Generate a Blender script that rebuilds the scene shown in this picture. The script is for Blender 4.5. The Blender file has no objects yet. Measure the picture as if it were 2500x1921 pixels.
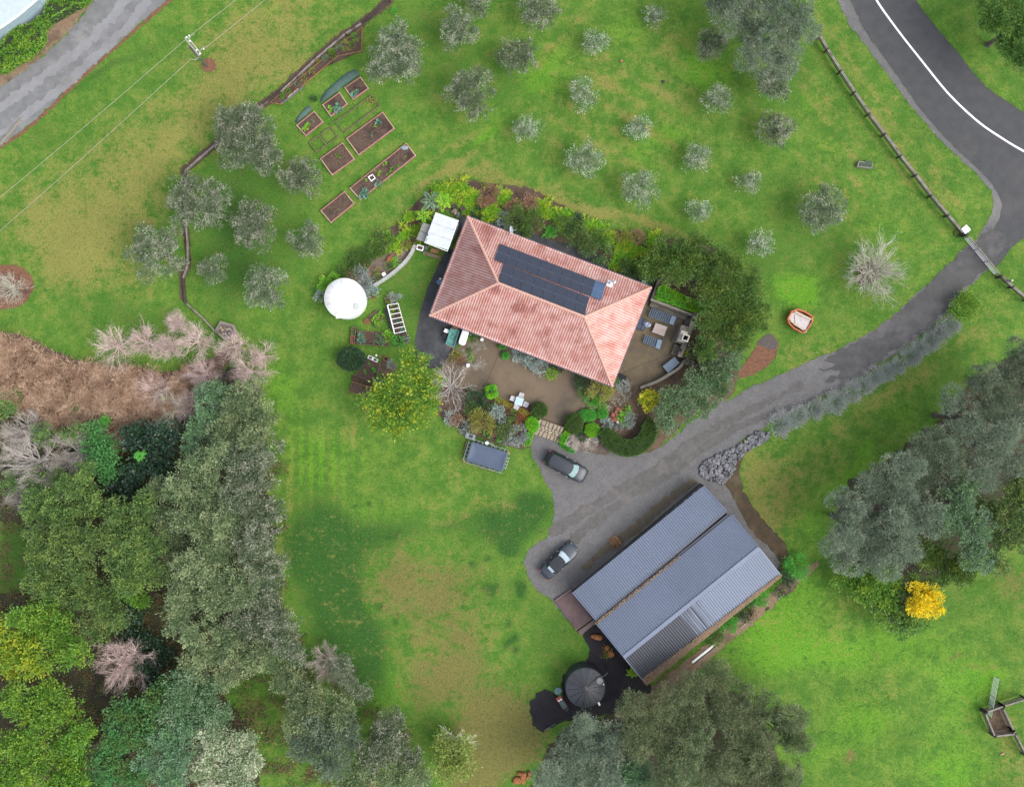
import bpy, math, random
import numpy as np
from mathutils import Vector, Matrix

# ------------------------------------------------------------------ camera, sky, sun, exposure
SC = bpy.context.scene
H = 110.0            # drone height over the lawn
F = 22.5 * H         # focal length in photo pixels (22.5 px per metre on the ground)
CX, CY = 1250.0, 960.5
cam_d = bpy.data.cameras.new('camera'); cam = bpy.data.objects.new('camera', cam_d)
SC.collection.objects.link(cam); SC.camera = cam
cam.location = (0, 0, H); cam.rotation_euler = (0, 0, 0)
cam_d.sensor_fit = 'HORIZONTAL'; cam_d.angle = 2 * math.atan(1250.0 / F)
cam_d.clip_start = 0.5; cam_d.clip_end = 3000

SUN_EL, SUN_AZ = 50.0, -24.0     # azimuth: math angle of where the sun stands (x to the right, y up in the picture)
w = bpy.data.worlds.new('World'); SC.world = w; w.use_nodes = True
nt = w.node_tree; nt.nodes.clear()
sky = nt.nodes.new('ShaderNodeTexSky'); sky.sky_type = 'NISHITA'; sky.sun_disc = False
sky.sun_elevation = math.radians(SUN_EL); sky.sun_rotation = math.radians(90 - SUN_AZ)
sky.air_density = 1.0; sky.dust_density = 3.0; sky.ozone_density = 1.0
hs = nt.nodes.new('ShaderNodeHueSaturation'); hs.inputs['Saturation'].default_value = 0.42
bg = nt.nodes.new('ShaderNodeBackground'); bg.inputs['Strength'].default_value = 0.15
wo = nt.nodes.new('ShaderNodeOutputWorld')
nt.links.new(sky.outputs[0], hs.inputs['Color']); nt.links.new(hs.outputs[0], bg.inputs['Color'])
nt.links.new(bg.outputs[0], wo.inputs['Surface'])
sd = bpy.data.lights.new('sun', 'SUN'); sun = bpy.data.objects.new('sun', sd); SC.collection.objects.link(sun)
sd.energy = .7; sd.angle = math.radians(40); sd.color = (1.0, 0.965, 0.91)
sdir = Vector((math.cos(math.radians(SUN_AZ)) * math.cos(math.radians(SUN_EL)), math.sin(math.radians(SUN_AZ)) * math.cos(math.radians(SUN_EL)), math.sin(math.radians(SUN_EL))))
sun.rotation_euler = sdir.to_track_quat('Z', 'Y').to_euler()
VS = SC.view_settings
SC.display_settings.display_device = 'sRGB'
VS.view_transform = 'Standard'; VS.look = 'None'; VS.gamma = 1.0; VS.use_curve_mapping = False
VS.exposure = 1.28
SC.cycles.max_bounces = 5; SC.cycles.diffuse_bounces = 3; SC.cycles.glossy_bounces = 2
SC.cycles.transmission_bounces = 2; SC.cycles.transparent_max_bounces = 4
SC.cycles.caustics_reflective = False; SC.cycles.caustics_refractive = False

# ------------------------------------------------------------------ helpers
COL = SC.collection
RS = np.random.RandomState(7)
rnd = random.Random(11)

def P(x, y, z=0.0):
    s = (H - z) / F
    return Vector(((x - CX) * s, (CY - y) * s, z))
def PX(r, z=0.0): return r * (H - z) / F

def setp(o, label=None, cat=None, group=None, kind=None):
    if label: o['label'] = label
    if cat: o['category'] = cat
    if group: o['group'] = group
    if kind: o['kind'] = kind
    return o

def thing(name, label, cat, loc=(0, 0, 0), rz=0.0, group=None):
    o = bpy.data.objects.new(name, None); COL.objects.link(o)
    o.location = loc; o.rotation_euler = (0, 0, rz); o.empty_display_size = .3
    return setp(o, label, cat, group)

def link(name, me, mat, parent=None, smooth=False, world=False, kind=None):
    """world=True: the mesh is in world coordinates and the parent (an unrotated Empty) is subtracted"""
    if mat is not None and len(me.materials) == 0: me.materials.append(mat)
    if smooth: me.polygons.foreach_set('use_smooth', np.ones(len(me.polygons), dtype=bool))
    o = bpy.data.objects.new(name, me); COL.objects.link(o)
    if parent is not None:
        o.parent = parent
        if world: 
            q = parent
            off = Vector((0, 0, 0))
            while q is not None: off = off + q.location; q = q.parent
            o.location = -off
    if kind: o['kind'] = kind
    return o

def rot2(x, y, a):
    c, s = math.cos(a), math.sin(a)
    return x * c - y * s, x * s + y * c

class B:
    def __init__(s): s.v = []; s.f = []
    def add(s, vs, fs):
        n = len(s.v); s.v += [tuple(p) for p in vs]; s.f += [tuple(i + n for i in f) for f in fs]; return s
    def box(s, cx, cy, cz, sx, sy, sz, a=0.0, top=1.0):
        vs = []
        for dz in (-.5, .5):
            k = top if dz > 0 else 1
            for dx, dy in ((-.5, -.5), (.5, -.5), (.5, .5), (-.5, .5)):
                x, y = rot2(dx * sx * k, dy * sy * k, a); vs.append((cx + x, cy + y, cz + dz * sz))
        return s.add(vs, [(3, 2, 1, 0), (4, 5, 6, 7), (0, 1, 5, 4), (1, 2, 6, 5), (2, 3, 7, 6), (3, 0, 4, 7)])
    def prism(s, poly, z0, z1):
        n = len(poly)
        A = sum(poly[i][0] * poly[(i + 1) % n][1] - poly[(i + 1) % n][0] * poly[i][1] for i in range(n))
        if A < 0: poly = poly[::-1]
        vs = [(p[0], p[1], z0) for p in poly] + [(p[0], p[1], z1) for p in poly]
        return s.add(vs, [tuple(range(n - 1, -1, -1)), tuple(range(n, 2 * n))] + [(i, (i + 1) % n, n + (i + 1) % n, n + i) for i in range(n)])
    def beam(s, p, q, wd, h):
        """a board from p to q (points on its underside axis), width wd, height h"""
        p = Vector(p); q = Vector(q); d = q - p; n = Vector((-d.y, d.x, 0)); n.normalize(); n *= wd / 2; u = Vector((0, 0, h))
        vs = [p - n, q - n, q + n, p + n, p - n + u, q - n + u, q + n + u, p + n + u]
        return s.add(vs, [(3, 2, 1, 0), (4, 5, 6, 7), (0, 1, 5, 4), (1, 2, 6, 5), (2, 3, 7, 6), (3, 0, 4, 7)])
    def tube(s, pts, rad, n=6, cap=True):
        pts = [Vector(p) for p in pts]
        if not hasattr(rad, '__len__'): rad = [rad] * len(pts)
        vs = []; m = len(pts)
        for i, p in enumerate(pts):
            t = (pts[min(i + 1, m - 1)] - pts[max(i - 1, 0)]).normalized()
            a = t.cross(Vector((0, 0, 1)) if abs(t.z) < .9 else Vector((1, 0, 0))).normalized(); b = t.cross(a)
            for k in range(n):
                th = 2 * math.pi * k / n
                vs.append(p + (a * math.cos(th) + b * math.sin(th)) * rad[i])
        fs = [(i * n + k, (i + 1) * n + k, (i + 1) * n + (k + 1) % n, i * n + (k + 1) % n) for i in range(m - 1) for k in range(n)]
        if cap: fs += [tuple(range(n)), tuple(range((m - 1) * n + n - 1, (m - 1) * n - 1, -1))]
        return s.add(vs, fs)
    def lathe(s, prof, c=(0, 0, 0), n=24, sx=1.0, sy=1.0):
        vs = []; m = len(prof)
        for r, z in prof:
            for k in range(n):
                th = 2 * math.pi * k / n; vs.append((c[0] + r * sx * math.cos(th), c[1] + r * sy * math.sin(th), c[2] + z))
        fs = [(i * n + k, i * n + (k + 1) % n, (i + 1) * n + (k + 1) % n, (i + 1) * n + k) for i in range(m - 1) for k in range(n)]
        if prof[0][0] > 1e-4: fs.append(tuple(range(n - 1, -1, -1)))
        if prof[-1][0] > 1e-4: fs.append(tuple(range((m - 1) * n, m * n)))
        return s.add(vs, fs)
    def rock(s, c, sx, sy, sz, a=0.0, rg=None, n=7, m=4):
        rg = rg or rnd; prof = []
        vs = []; ph = [rg.uniform(.78, 1.12) for _ in range(n)]
        for i in range(m):
            t = i / (m - 1); r = [1.0, 1.05, .82, .45][i] if m == 4 else math.cos(t * 1.1)
            z = [0, .45, .85, 1.0][i] if m == 4 else math.sin(t * 1.5)
            for k in range(n):
                th = 2 * math.pi * k / n; rr = r * ph[k] * rg.uniform(.93, 1.07)
                x, y = rot2(sx * rr * math.cos(th), sy * rr * math.sin(th), a)
                vs.append((c[0] + x, c[1] + y, c[2] + z * sz * rg.uniform(.9, 1.1)))
        fs = [(i * n + k, i * n + (k + 1) % n, (i + 1) * n + (k + 1) % n, (i + 1) * n + k) for i in range(m - 1) for k in range(n)]
        fs += [tuple(range(n - 1, -1, -1)), tuple(range((m - 1) * n, m * n))]
        return s.add(vs, fs)
    def mesh(s, name):
        me = bpy.data.meshes.new(name); me.from_pydata(s.v, [], s.f); me.update(); return me
    def obj(s, name, mat, parent=None, smooth=False, world=False, kind=None):
        return link(name, s.mesh(name), mat, parent, smooth, world, kind)

def npmesh(name, V, Q, attrs=None):
    """V (n,3), Q (m,k) faces of k corners"""
    me = bpy.data.meshes.new(name); n, m, k = len(V), len(Q), Q.shape[1]
    me.vertices.add(n); me.vertices.foreach_set('co', np.ascontiguousarray(V, dtype=np.float32).ravel())
    me.loops.add(m * k); me.loops.foreach_set('vertex_index', np.ascontiguousarray(Q, dtype=np.int32).ravel())
    me.polygons.add(m); me.polygons.foreach_set('loop_start', np.arange(0, m * k, k, dtype=np.int32))
    try: me.polygons.foreach_set('loop_total', np.full(m, k, dtype=np.int32))
    except Exception: pass
    if attrs:
        for an, arr in attrs.items():
            at = me.attributes.new(an, 'FLOAT_COLOR', 'POINT'); at.data.foreach_set('color', np.ascontiguousarray(arr, dtype=np.float32).ravel())
    me.update(calc_edges=True)
    return me

def unit(a): return a / (np.linalg.norm(a, axis=1, keepdims=True) + 1e-9)

def leaf_arrays(pos, dirs, L, W, rs=RS, droop=0.0):
    n = len(pos); d = unit(dirs); side = unit(np.cross(d, rs.normal(size=(n, 3)) * .55 + [0, 0, 1.])) * (W / 2)[:, None]
    l = L[:, None]
    tip = pos + d * l; tip[:, 2] -= droop * L
    mid = pos + d * l * .5
    V = np.stack([pos, mid - side, tip, mid + side], 1).reshape(-1, 3)
    Q = np.arange(4 * n).reshape(n, 4)
    return V, Q

# ------------------------------------------------------------------ materials
MATS = {}
def S(r, g, b, k=0.5):
    f = lambda c: (c / 255 / 12.92) if c / 255 <= .04045 else ((c / 255 + .055) / 1.055) ** 2.4
    return (f(r) * k, f(g) * k, f(b) * k, 1)

def newmat(name):
    m = bpy.data.materials.new(name); m.use_nodes = True; nt = m.node_tree
    b = nt.nodes['Principled BSDF']; MATS[name] = m
    return m, nt, b
def N(nt, t, **kw):
    n = nt.nodes.new(t)
    for k, v in kw.items():
        if k in n.inputs: n.inputs[k].default_value = v
        else: setattr(n, k, v)
    return n
def noise(nt, co, scale, detail=3, rough=.6, dist=0.0):
    n = N(nt, 'ShaderNodeTexNoise'); n.inputs['Scale'].default_value = scale; n.inputs['Detail'].default_value = detail
    n.inputs['Roughness'].default_value = rough; n.inputs['Distortion'].default_value = dist
    nt.links.new(co, n.inputs['Vector']); return n.outputs['Fac']
def rng(nt, fac, a, b, c=0.0, d=1.0):
    n = N(nt, 'ShaderNodeMapRange'); n.interpolation_type = 'SMOOTHSTEP'
    for i, v in enumerate((a, b, c, d)): n.inputs[i + 1].default_value = v
    nt.links.new(fac, n.inputs[0]); return n.outputs[0]
def mix(nt, fac, a, b, blend='MIX'):
    n = N(nt, 'ShaderNodeMix', data_type='RGBA', blend_type=blend)
    if isinstance(fac, float): n.inputs[0].default_value = fac
    else: nt.links.new(fac, n.inputs[0])
    for i, c in ((6, a), (7, b)):
        if isinstance(c, tuple): n.inputs[i].default_value = c
        else: nt.links.new(c, n.inputs[i])
    return n.outputs[2]
def mth(nt, op, a, b=None):
    n = N(nt, 'ShaderNodeMath', operation=op)
    for i, v in enumerate((a, b)):
        if v is None: continue
        if isinstance(v, (int, float)): n.inputs[i].default_value = v
        else: nt.links.new(v, n.inputs[i])
    return n.outputs[0]
def bump(nt, b, h, strength=.4, dist=.03):
    n = N(nt, 'ShaderNodeBump'); n.inputs['Strength'].default_value = strength; n.inputs['Distance'].default_value = dist
    nt.links.new(h, n.inputs['Height']); nt.links.new(n.outputs[0], b.inputs['Normal'])

def surf(name, c1, c2=None, scale=2.0, rough=.8, c3=None, scale3=.3, fine=30.0, fineamt=.35, bmp=.3, metal=0.0, spec=.5, t3=(.5, .7), coat=0.0):
    """two-tone noise surface, with a third tone in larger patches and a fine grain"""
    m, nt, b = newmat(name)
    tc = N(nt, 'ShaderNodeTexCoord').outputs['Object']
    col = c1
    c2 = c2 or c1
    col = mix(nt, rng(nt, noise(nt, tc, scale, 4), .32, .68), c1, c2)
    if c3: col = mix(nt, rng(nt, noise(nt, tc, scale3, 5, .65), *t3), col, c3)
    fn = noise(nt, tc, fine, 2)
    if fineamt:
        g = mth(nt, 'ADD', mth(nt, 'MULTIPLY', mth(nt, 'SUBTRACT', fn, .5), 2 * fineamt), 1.0)
        cc = N(nt, 'ShaderNodeCombineXYZ')
        for i in range(3): nt.links.new(g, cc.inputs[i])
        col = mix(nt, 1.0, col, cc.outputs[0], 'MULTIPLY')
    nt.links.new(col, b.inputs['Base Color'])
    b.inputs['Roughness'].default_value = rough; b.inputs['Metallic'].default_value = metal
    b.inputs['Specular IOR Level'].default_value = spec; b.inputs['Coat Weight'].default_value = coat
    if bmp: bump(nt, b, fn, bmp, .02)
    return m

def leafmat(name, cA, cB, cC=None, amtC=.3, k=1.0, trans=.35, rough=.6, patch=.7):
    """each leaf its own tone between cA and cB; some clumps lean to cC"""
    m, nt, b = newmat(name)
    cA, cB = [tuple(v * k for v in c[:3]) + (1,) for c in (cA, cB)]
    geo = N(nt, 'ShaderNodeNewGeometry'); tc = N(nt, 'ShaderNodeTexCoord').outputs['Object']
    r = geo.outputs['Random Per Island']
    col = mix(nt, r, cA, cB)
    if cC:
        cC = tuple(v * k for v in cC[:3]) + (1,)
        f = mth(nt, 'ADD', noise(nt, tc, patch, 3), mth(nt, 'MULTIPLY', mth(nt, 'SUBTRACT', r, .5), .25))
        col = mix(nt, rng(nt, f, .62 - amtC * .4, .72 - amtC * .25), col, cC)
    oi = N(nt, 'ShaderNodeObjectInfo').outputs['Random']
    hv = N(nt, 'ShaderNodeHueSaturation'); nt.links.new(col, hv.inputs['Color'])
    nt.links.new(mth(nt, 'ADD', mth(nt, 'MULTIPLY', oi, .22), .89), hv.inputs['Value'])
    nt.links.new(mth(nt, 'ADD', mth(nt, 'MULTIPLY', oi, .02), .49), hv.inputs['Hue'])
    col = hv.outputs[0]
    nt.links.new(col, b.inputs['Base Color']); b.inputs['Roughness'].default_value = rough
    b.inputs['Specular IOR Level'].default_value = .35
    tr = N(nt, 'ShaderNodeBsdfTranslucent'); nt.links.new(col, tr.inputs['Color'])
    ms = N(nt, 'ShaderNodeMixShader'); ms.inputs[0].default_value = trans
    nt.links.new(b.outputs[0], ms.inputs[1]); nt.links.new(tr.outputs[0], ms.inputs[2])
    nt.links.new(ms.outputs[0], nt.nodes['Material Output'].inputs['Surface'])
    return m

def grassmat():
    m, nt, b = newmat('grass')
    geo = N(nt, 'ShaderNodeNewGeometry'); co = geo.outputs['Position']
    at = N(nt, 'ShaderNodeAttribute', attribute_name='tint'); sp = N(nt, 'ShaderNodeSeparateColor'); nt.links.new(at.outputs['Color'], sp.inputs[0])
    n1 = noise(nt, co, .12, 5, .6); n2 = noise(nt, co, .55, 5, .7); n3 = noise(nt, co, 2.0, 6, .8); n4 = noise(nt, co, 6.0, 4, .8)
    lin = lambda f: (lambda q: (setattr(q, 'interpolation_type', 'LINEAR'), [q.inputs[i + 1].__setattr__('default_value', v) for i, v in enumerate((.32, .68, 0., 1.))], nt.links.new(f, q.inputs[0]), q.outputs[0])[-1])(N(nt, 'ShaderNodeMapRange'))
    n2 = lin(n2); n3 = lin(n3)
    br = lambda ch, amt: mth(nt, 'ADD', mth(nt, 'ADD', ch, mth(nt, 'MULTIPLY', mth(nt, 'SUBTRACT', n2, .5), amt * .55)), mth(nt, 'MULTIPLY', mth(nt, 'SUBTRACT', n3, .5), amt * .6))
    col = mix(nt, rng(nt, n2, .1, .9), S(90, 140, 48), S(122, 158, 62))
    col = mix(nt, rng(nt, br(sp.outputs[1], .9), .2, .95), col, S(116, 178, 46))
    col = mix(nt, rng(nt, br(sp.outputs[2], 1.1), .2, 1.2, 0, .85), col, S(54, 104, 42))
    col = mix(nt, rng(nt, br(sp.outputs[0], 1.5), .12, 1.0, 0, .82), col, S(164, 158, 86))
    col = mix(nt, rng(nt, br(at.outputs['Alpha'], 1.1), .25, .95), col, S(140, 136, 76))
    col = mix(nt, rng(nt, n3, .62, 1.0, 0, .55), col, S(160, 162, 84))
    col = mix(nt, rng(nt, n3, .38, .0, 0, .75), col, S(58, 108, 38))
    g = mth(nt, 'ADD', mth(nt, 'MULTIPLY', mth(nt, 'SUBTRACT', n4, .5), 2.2), mth(nt, 'ADD', mth(nt, 'MULTIPLY', mth(nt, 'SUBTRACT', n1, .5), .5), 1.0))
    g = mth(nt, 'MULTIPLY', g, mth(nt, 'ADD', mth(nt, 'MULTIPLY', geo.outputs['Random Per Island'], .0), 1.0))
    cc = N(nt, 'ShaderNodeCombineXYZ')
    for i in range(3): nt.links.new(g, cc.inputs[i])
    col = mix(nt, 1.0, col, cc.outputs[0], 'MULTIPLY')
    nt.links.new(col, b.inputs['Base Color']); b.inputs['Roughness'].default_value = .9; b.inputs['Specular IOR Level'].default_value = .2
    bump(nt, b, n4, .6, .06)
    return m
GRASS = grassmat()

def shinymat(name, c, rough=.35, metal=0.0, coat=0.0, spec=.5):
    m, nt, b = newmat(name)
    tc = N(nt, 'ShaderNodeTexCoord').outputs['Object']
    nt.links.new(mix(nt, rng(nt, noise(nt, tc, 1.7, 4), .3, .7), c, tuple(v * .86 for v in c[:3]) + (1,)), b.inputs['Base Color'])
    b.inputs['Roughness'].default_value = rough; b.inputs['Metallic'].default_value = metal
    b.inputs['Coat Weight'].default_value = coat; b.inputs['Specular IOR Level'].default_value = spec
    return m

gravel = surf('gravel', S(120, 118, 118), S(132, 130, 129), 1.2, .95, S(156, 153, 150), .16, 9, .8, .5, t3=(.5, .85))
gravel_blue = surf('gravel blue', S(134, 134, 134), S(150, 150, 150), .8, .95, S(168, 166, 162), .2, 14, .45, .5)
asphalt = surf('asphalt', S(82, 83, 86), S(92, 92, 94), .9, .9, S(106, 102, 100), .12, 25, .3, .3, t3=(.5, .75))
seal = surf('old seal', S(88, 87, 87), S(102, 100, 99), .9, .9, S(128, 124, 124), .22, 22, .38, .35, t3=(.5, .75))
concrete_dark = surf('stained dark concrete', S(62, 64, 68), S(84, 86, 90), .8, .85, S(120, 122, 126), .35, 20, .3, .2, t3=(.5, .75))
concrete_tan = surf('exposed aggregate concrete', S(126, 108, 88), S(146, 126, 100), .5, .85, S(104, 92, 78), .25, 24, .3, .2, t3=(.45, .7))
concrete_gold = surf('weathered patio concrete', S(134, 118, 88), S(112, 98, 78), .5, .85, S(88, 80, 70), .22, 24, .3, .2, t3=(.48, .7))
concrete_pale = surf('pale concrete', S(172, 164, 148), S(146, 138, 124), 1.5, .85, S(118, 112, 100), .6, 18, .25, .2)
concrete_grey = surf('grey concrete', S(126, 120, 108), S(104, 98, 88), 1.5, .9, S(86, 82, 72), .6, 18, .3, .2)
mulch = surf('bark mulch', S(92, 72, 60), S(122, 98, 82), 5, .95, S(70, 54, 46), .5, 14, .7, .8)
mulch_red = surf('red bark', S(132, 88, 66), S(156, 112, 84), 4, .95, S(104, 74, 60), .6, 14, .7, .8)
mulch_pale = surf('dry leaf litter', S(150, 124, 98), S(172, 146, 118), 3, .95, S(118, 96, 78), .4, 12, .6, .7)
mulch_black = surf('black mulch', S(36, 34, 42), S(56, 50, 54), 5, .95, S(30, 28, 36), .5, 16, .9, .9)
soil = surf('garden soil', S(86, 66, 54), S(112, 90, 76), 4, .95, S(66, 50, 42), .7, 15, .6, .7)
pebble = surf('pinkish pebbles', S(160, 138, 128), S(130, 112, 102), 5, .9, None, .3, 16, .6, .6)
dirt = surf('bare dirt', S(112, 90, 72), S(134, 110, 88), 1.5, .95, S(86, 72, 58), .3, 14, .55, .5)
litter = surf('forest floor', S(78, 66, 48), S(66, 78, 40), .8, .95, S(48, 40, 32), .3, 12, .6, .6)
timber = surf('weathered timber', S(160, 140, 118), S(128, 110, 92), 3, .85, S(100, 86, 74), 1.2, 20, .35, .3)
timber_new = surf('sawn timber', S(214, 176, 148), S(190, 146, 120), 2, .8, S(160, 110, 96), 1.4, 20, .25, .2)
timber_orange = surf('orange cedar boards', S(186, 140, 92), S(160, 112, 72), 2, .8, S(120, 90, 66), 1.4, 20, .35, .2)
timber_dark = surf('dark stained timber', S(70, 60, 58), S(92, 80, 76), 2, .85, S(50, 44, 44), 1.2, 20, .4, .3)
fence_pale = surf('grey fence timber', S(178, 170, 160), S(146, 138, 130), 2, .9, S(94, 86, 80), 1.1, 20, .35, .3)
deck_red = surf('maroon painted deck', S(116, 90, 90), S(132, 104, 102), 1.2, .7, S(98, 74, 74), .4, 20, .2, .15)
bark = surf('grey bark', S(118, 108, 98, .6), S(92, 82, 74, .6), 3, .95, None, .3, 14, .5, .5)
bark_pale = surf('pale bare bark', S(214, 210, 192, .75), S(188, 184, 166, .75), 2, .9, S(160, 152, 136, .6), .8, 16, .3, .3)
bark_pink = surf('pinkish twigs', S(232, 212, 206, .8), S(204, 172, 166, .75), 2, .9, S(190, 156, 148, .7), .7, 16, .3, .3)
bark_silver = surf('silvery dead twigs', S(206, 200, 194, .75), S(178, 170, 164, .75), 2, .9, None, .7, 16, .3, .3)
bark_lime = surf('lichen bark', S(220, 224, 190, .8), S(186, 192, 158, .8), 2, .9, None, .7, 16, .3, .3)
twig_tan = surf('dry tan stalks', S(186, 148, 116, .62), S(158, 124, 98, .62), 1, .95, S(120, 94, 78, .6), .4, 8, .4, .3)
paint_white = shinymat('white paint', (.8, .8, .79, 1), .5)
white_plastic = shinymat('white plastic', (.78, .8, .8, 1), .45)
white_roof = shinymat('white painted iron', (.47, .5, .52, 1), .5)
grey_sheet = surf('grey polycarbonate', S(160, 162, 156), S(146, 148, 142), 1.0, .6, None, .3, 20, .1, 0)
steel = shinymat('galvanised steel', (.34, .36, .38, 1), .4, .5)
black_plastic = shinymat('black plastic', (.022, .025, .03, 1), .45)
dark_void = shinymat('dark opening', (.012, .012, .016, 1), .9)
terracotta = surf('terracotta', S(158, 96, 72), S(176, 112, 86), 4, .85, None, .3, 20, .3, .2)
rock_orange = surf('rusty orange rock', S(190, 126, 72), S(160, 98, 56), 3, .9, S(120, 92, 56), 1.2, 12, .4, .5)
rock_grey = surf('crushed grey rock', S(168, 168, 172), S(124, 124, 128), 1.6, .9, S(92, 90, 92), 1.1, 12, .35, .4)
flag = surf('pale flagstone', S(208, 192, 166), S(182, 166, 140), 1.2, .85, S(150, 134, 112), .7, 16, .25, .3)
flag_grey = surf('grey flagstone', S(160, 154, 136), S(134, 130, 114), 1.2, .9, S(92, 98, 70), .7, 16, .3, .3)
shade = surf('green shade cloth', S(84, 116, 106), S(98, 128, 116), 1, .9, None, .3, 24, .15, .1)
glass_dark = shinymat('dark glass', (.02, .03, .035, 1), .08, 0, .3)
glass_pale = shinymat('pale screen glass', S(176, 206, 204, .55), .1, 0, .5)
rubber = shinymat('tyre rubber', (.02, .02, .02, 1), .85)
# ------------------------------------------------------------------ lawn: one sheet out to the horizon
def vnoise(x, y, s, seed):
    r = np.random.RandomState(seed); g = r.rand(128, 128)
    x = x / s; y = y / s; xi = np.floor(x).astype(int); yi = np.floor(y).astype(int); fx = x - xi; fy = y - yi
    fx = fx * fx * (3 - 2 * fx); fy = fy * fy * (3 - 2 * fy)
    a = g[xi % 128, yi % 128]; b = g[(xi + 1) % 128, yi % 128]; c = g[xi % 128, (yi + 1) % 128]; d = g[(xi + 1) % 128, (yi + 1) % 128]
    return (a * (1 - fx) + b * fx) * (1 - fy) + (c * (1 - fx) + d * fx) * fy

# px centre, radii, tilt (deg, clockwise in the picture), amount
DRY = [(1010,1440,150,80,0,.45),(1110,1590,130,90,-20,.5),(1500,260,200,120,20,.18),(1350,330,120,60,20,.15),(640,70,190,100,-35,.75),(300,420,210,110,-40,.62),(210,640,110,80,0,.8),(90,520,110,110,0,.55),(430,330,160,60,-38,.5),(700,160,110,45,-35,.5),
 (240,560,140,60,-20,.55),(560,190,90,60,-30,.55),(330,700,60,40,0,.3),(1640,215,70,30,35,.6),(1570,300,90,30,35,.5),(1470,180,60,50,0,.4),(1650,100,60,60,0,.45),
 (1240,440,120,30,12,.55),(1330,480,160,26,16,.6),(1450,520,180,16,18,.75),(1600,560,110,14,20,.6),(1500,370,80,25,30,.35),(1080,430,90,25,-25,.45),(1000,500,100,16,-32,.5),
 (1150,350,60,60,0,.3),(1080,250,40,30,0,.3),(1340,120,50,16,-50,.45),(1380,40,60,20,0,.3),(2060,120,25,110,-28,.45),(2000,260,30,120,-30,.35),(2180,330,30,130,-38,.45),(2320,470,30,80,-38,.45),
 (2050,440,90,50,0,.3),(1950,1180,110,45,-40,.62),(1860,1130,50,60,0,.7),(1900,1260,60,60,0,.45),(2060,1030,150,22,-32,.5),(2250,900,130,20,-38,.5),(2400,800,60,40,-40,.35),
 (1850,1220,25,90,-25,.6),(2010,860,80,12,-28,.4),(1900,930,80,10,-28,.7),(700,1260,14,140,0,.45),(690,1400,12,60,0,.55),(1110,1130,30,50,20,.5),(1080,1260,80,20,-10,.4),
 (1340,1180,10,110,-22,.6),(1300,1370,20,40,0,.4),(1010,1100,40,20,20,.4),(860,1060,40,60,-20,.35),(1230,1230,60,22,0,.35),(1700,1460,60,20,-35,.55),(1830,1520,60,50,0,.3),
 (1990,1560,110,60,0,.3),(2150,1700,50,60,0,.35),(2100,1480,60,60,0,.25),(2480,1850,60,80,0,.5),(1620,1490,120,16,-37,.4),(700,1780,60,110,-20,.3),(1930,860,60,30,-30,.4)]
LUSH = [(1320,180,110,90,0,.7),(1180,320,60,30,-40,.6),(1690,130,40,120,-10,.6),(1540,60,70,60,0,.5),(1650,330,60,50,0,.55),(1560,360,60,60,0,.5),(1960,715,42,36,20,1.2),(1900,680,60,30,0,.4),
 (1760,190,60,80,0,.5),(1960,240,40,40,0,.5),(2010,370,50,40,0,.45),(2150,560,130,50,20,.45),(2350,500,60,50,0,.3),(2210,1000,60,40,-40,.5),(2060,1180,70,35,-40,.75),(2110,1090,60,30,-40,.6),(1980,1290,50,50,-40,.5),
 (1900,1440,150,90,0,.7),(1880,1580,130,70,0,.75),(2050,1600,120,60,0,.6),(2200,1550,110,80,0,.5),(2110,1760,90,70,0,.75),(2350,1700,90,140,0,.6),(2300,1880,120,60,0,.6),(2430,1640,60,40,0,.5),(1960,1830,90,60,0,.5),
 (700,950,50,90,0,.6),(650,740,60,60,0,.4),(1000,1100,140,50,0,.35),(760,1130,90,70,0,.5),(930,1260,120,40,0,.4),(960,1650,50,110,-25,.55),(900,1700,40,60,0,.6),(1080,1850,30,40,0,.5),(140,580,60,30,0,.3),
 (410,700,40,30,0,.4),(660,30,30,25,0,.6),(860,60,60,50,0,.35),(760,560,80,40,-30,.3),(2300,80,60,90,-30,.5),(2440,240,60,40,40,.3),(1380,1290,30,30,0,.2),(1100,600,30,60,0,.2),(470,960,40,20,0,.3)]
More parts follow.
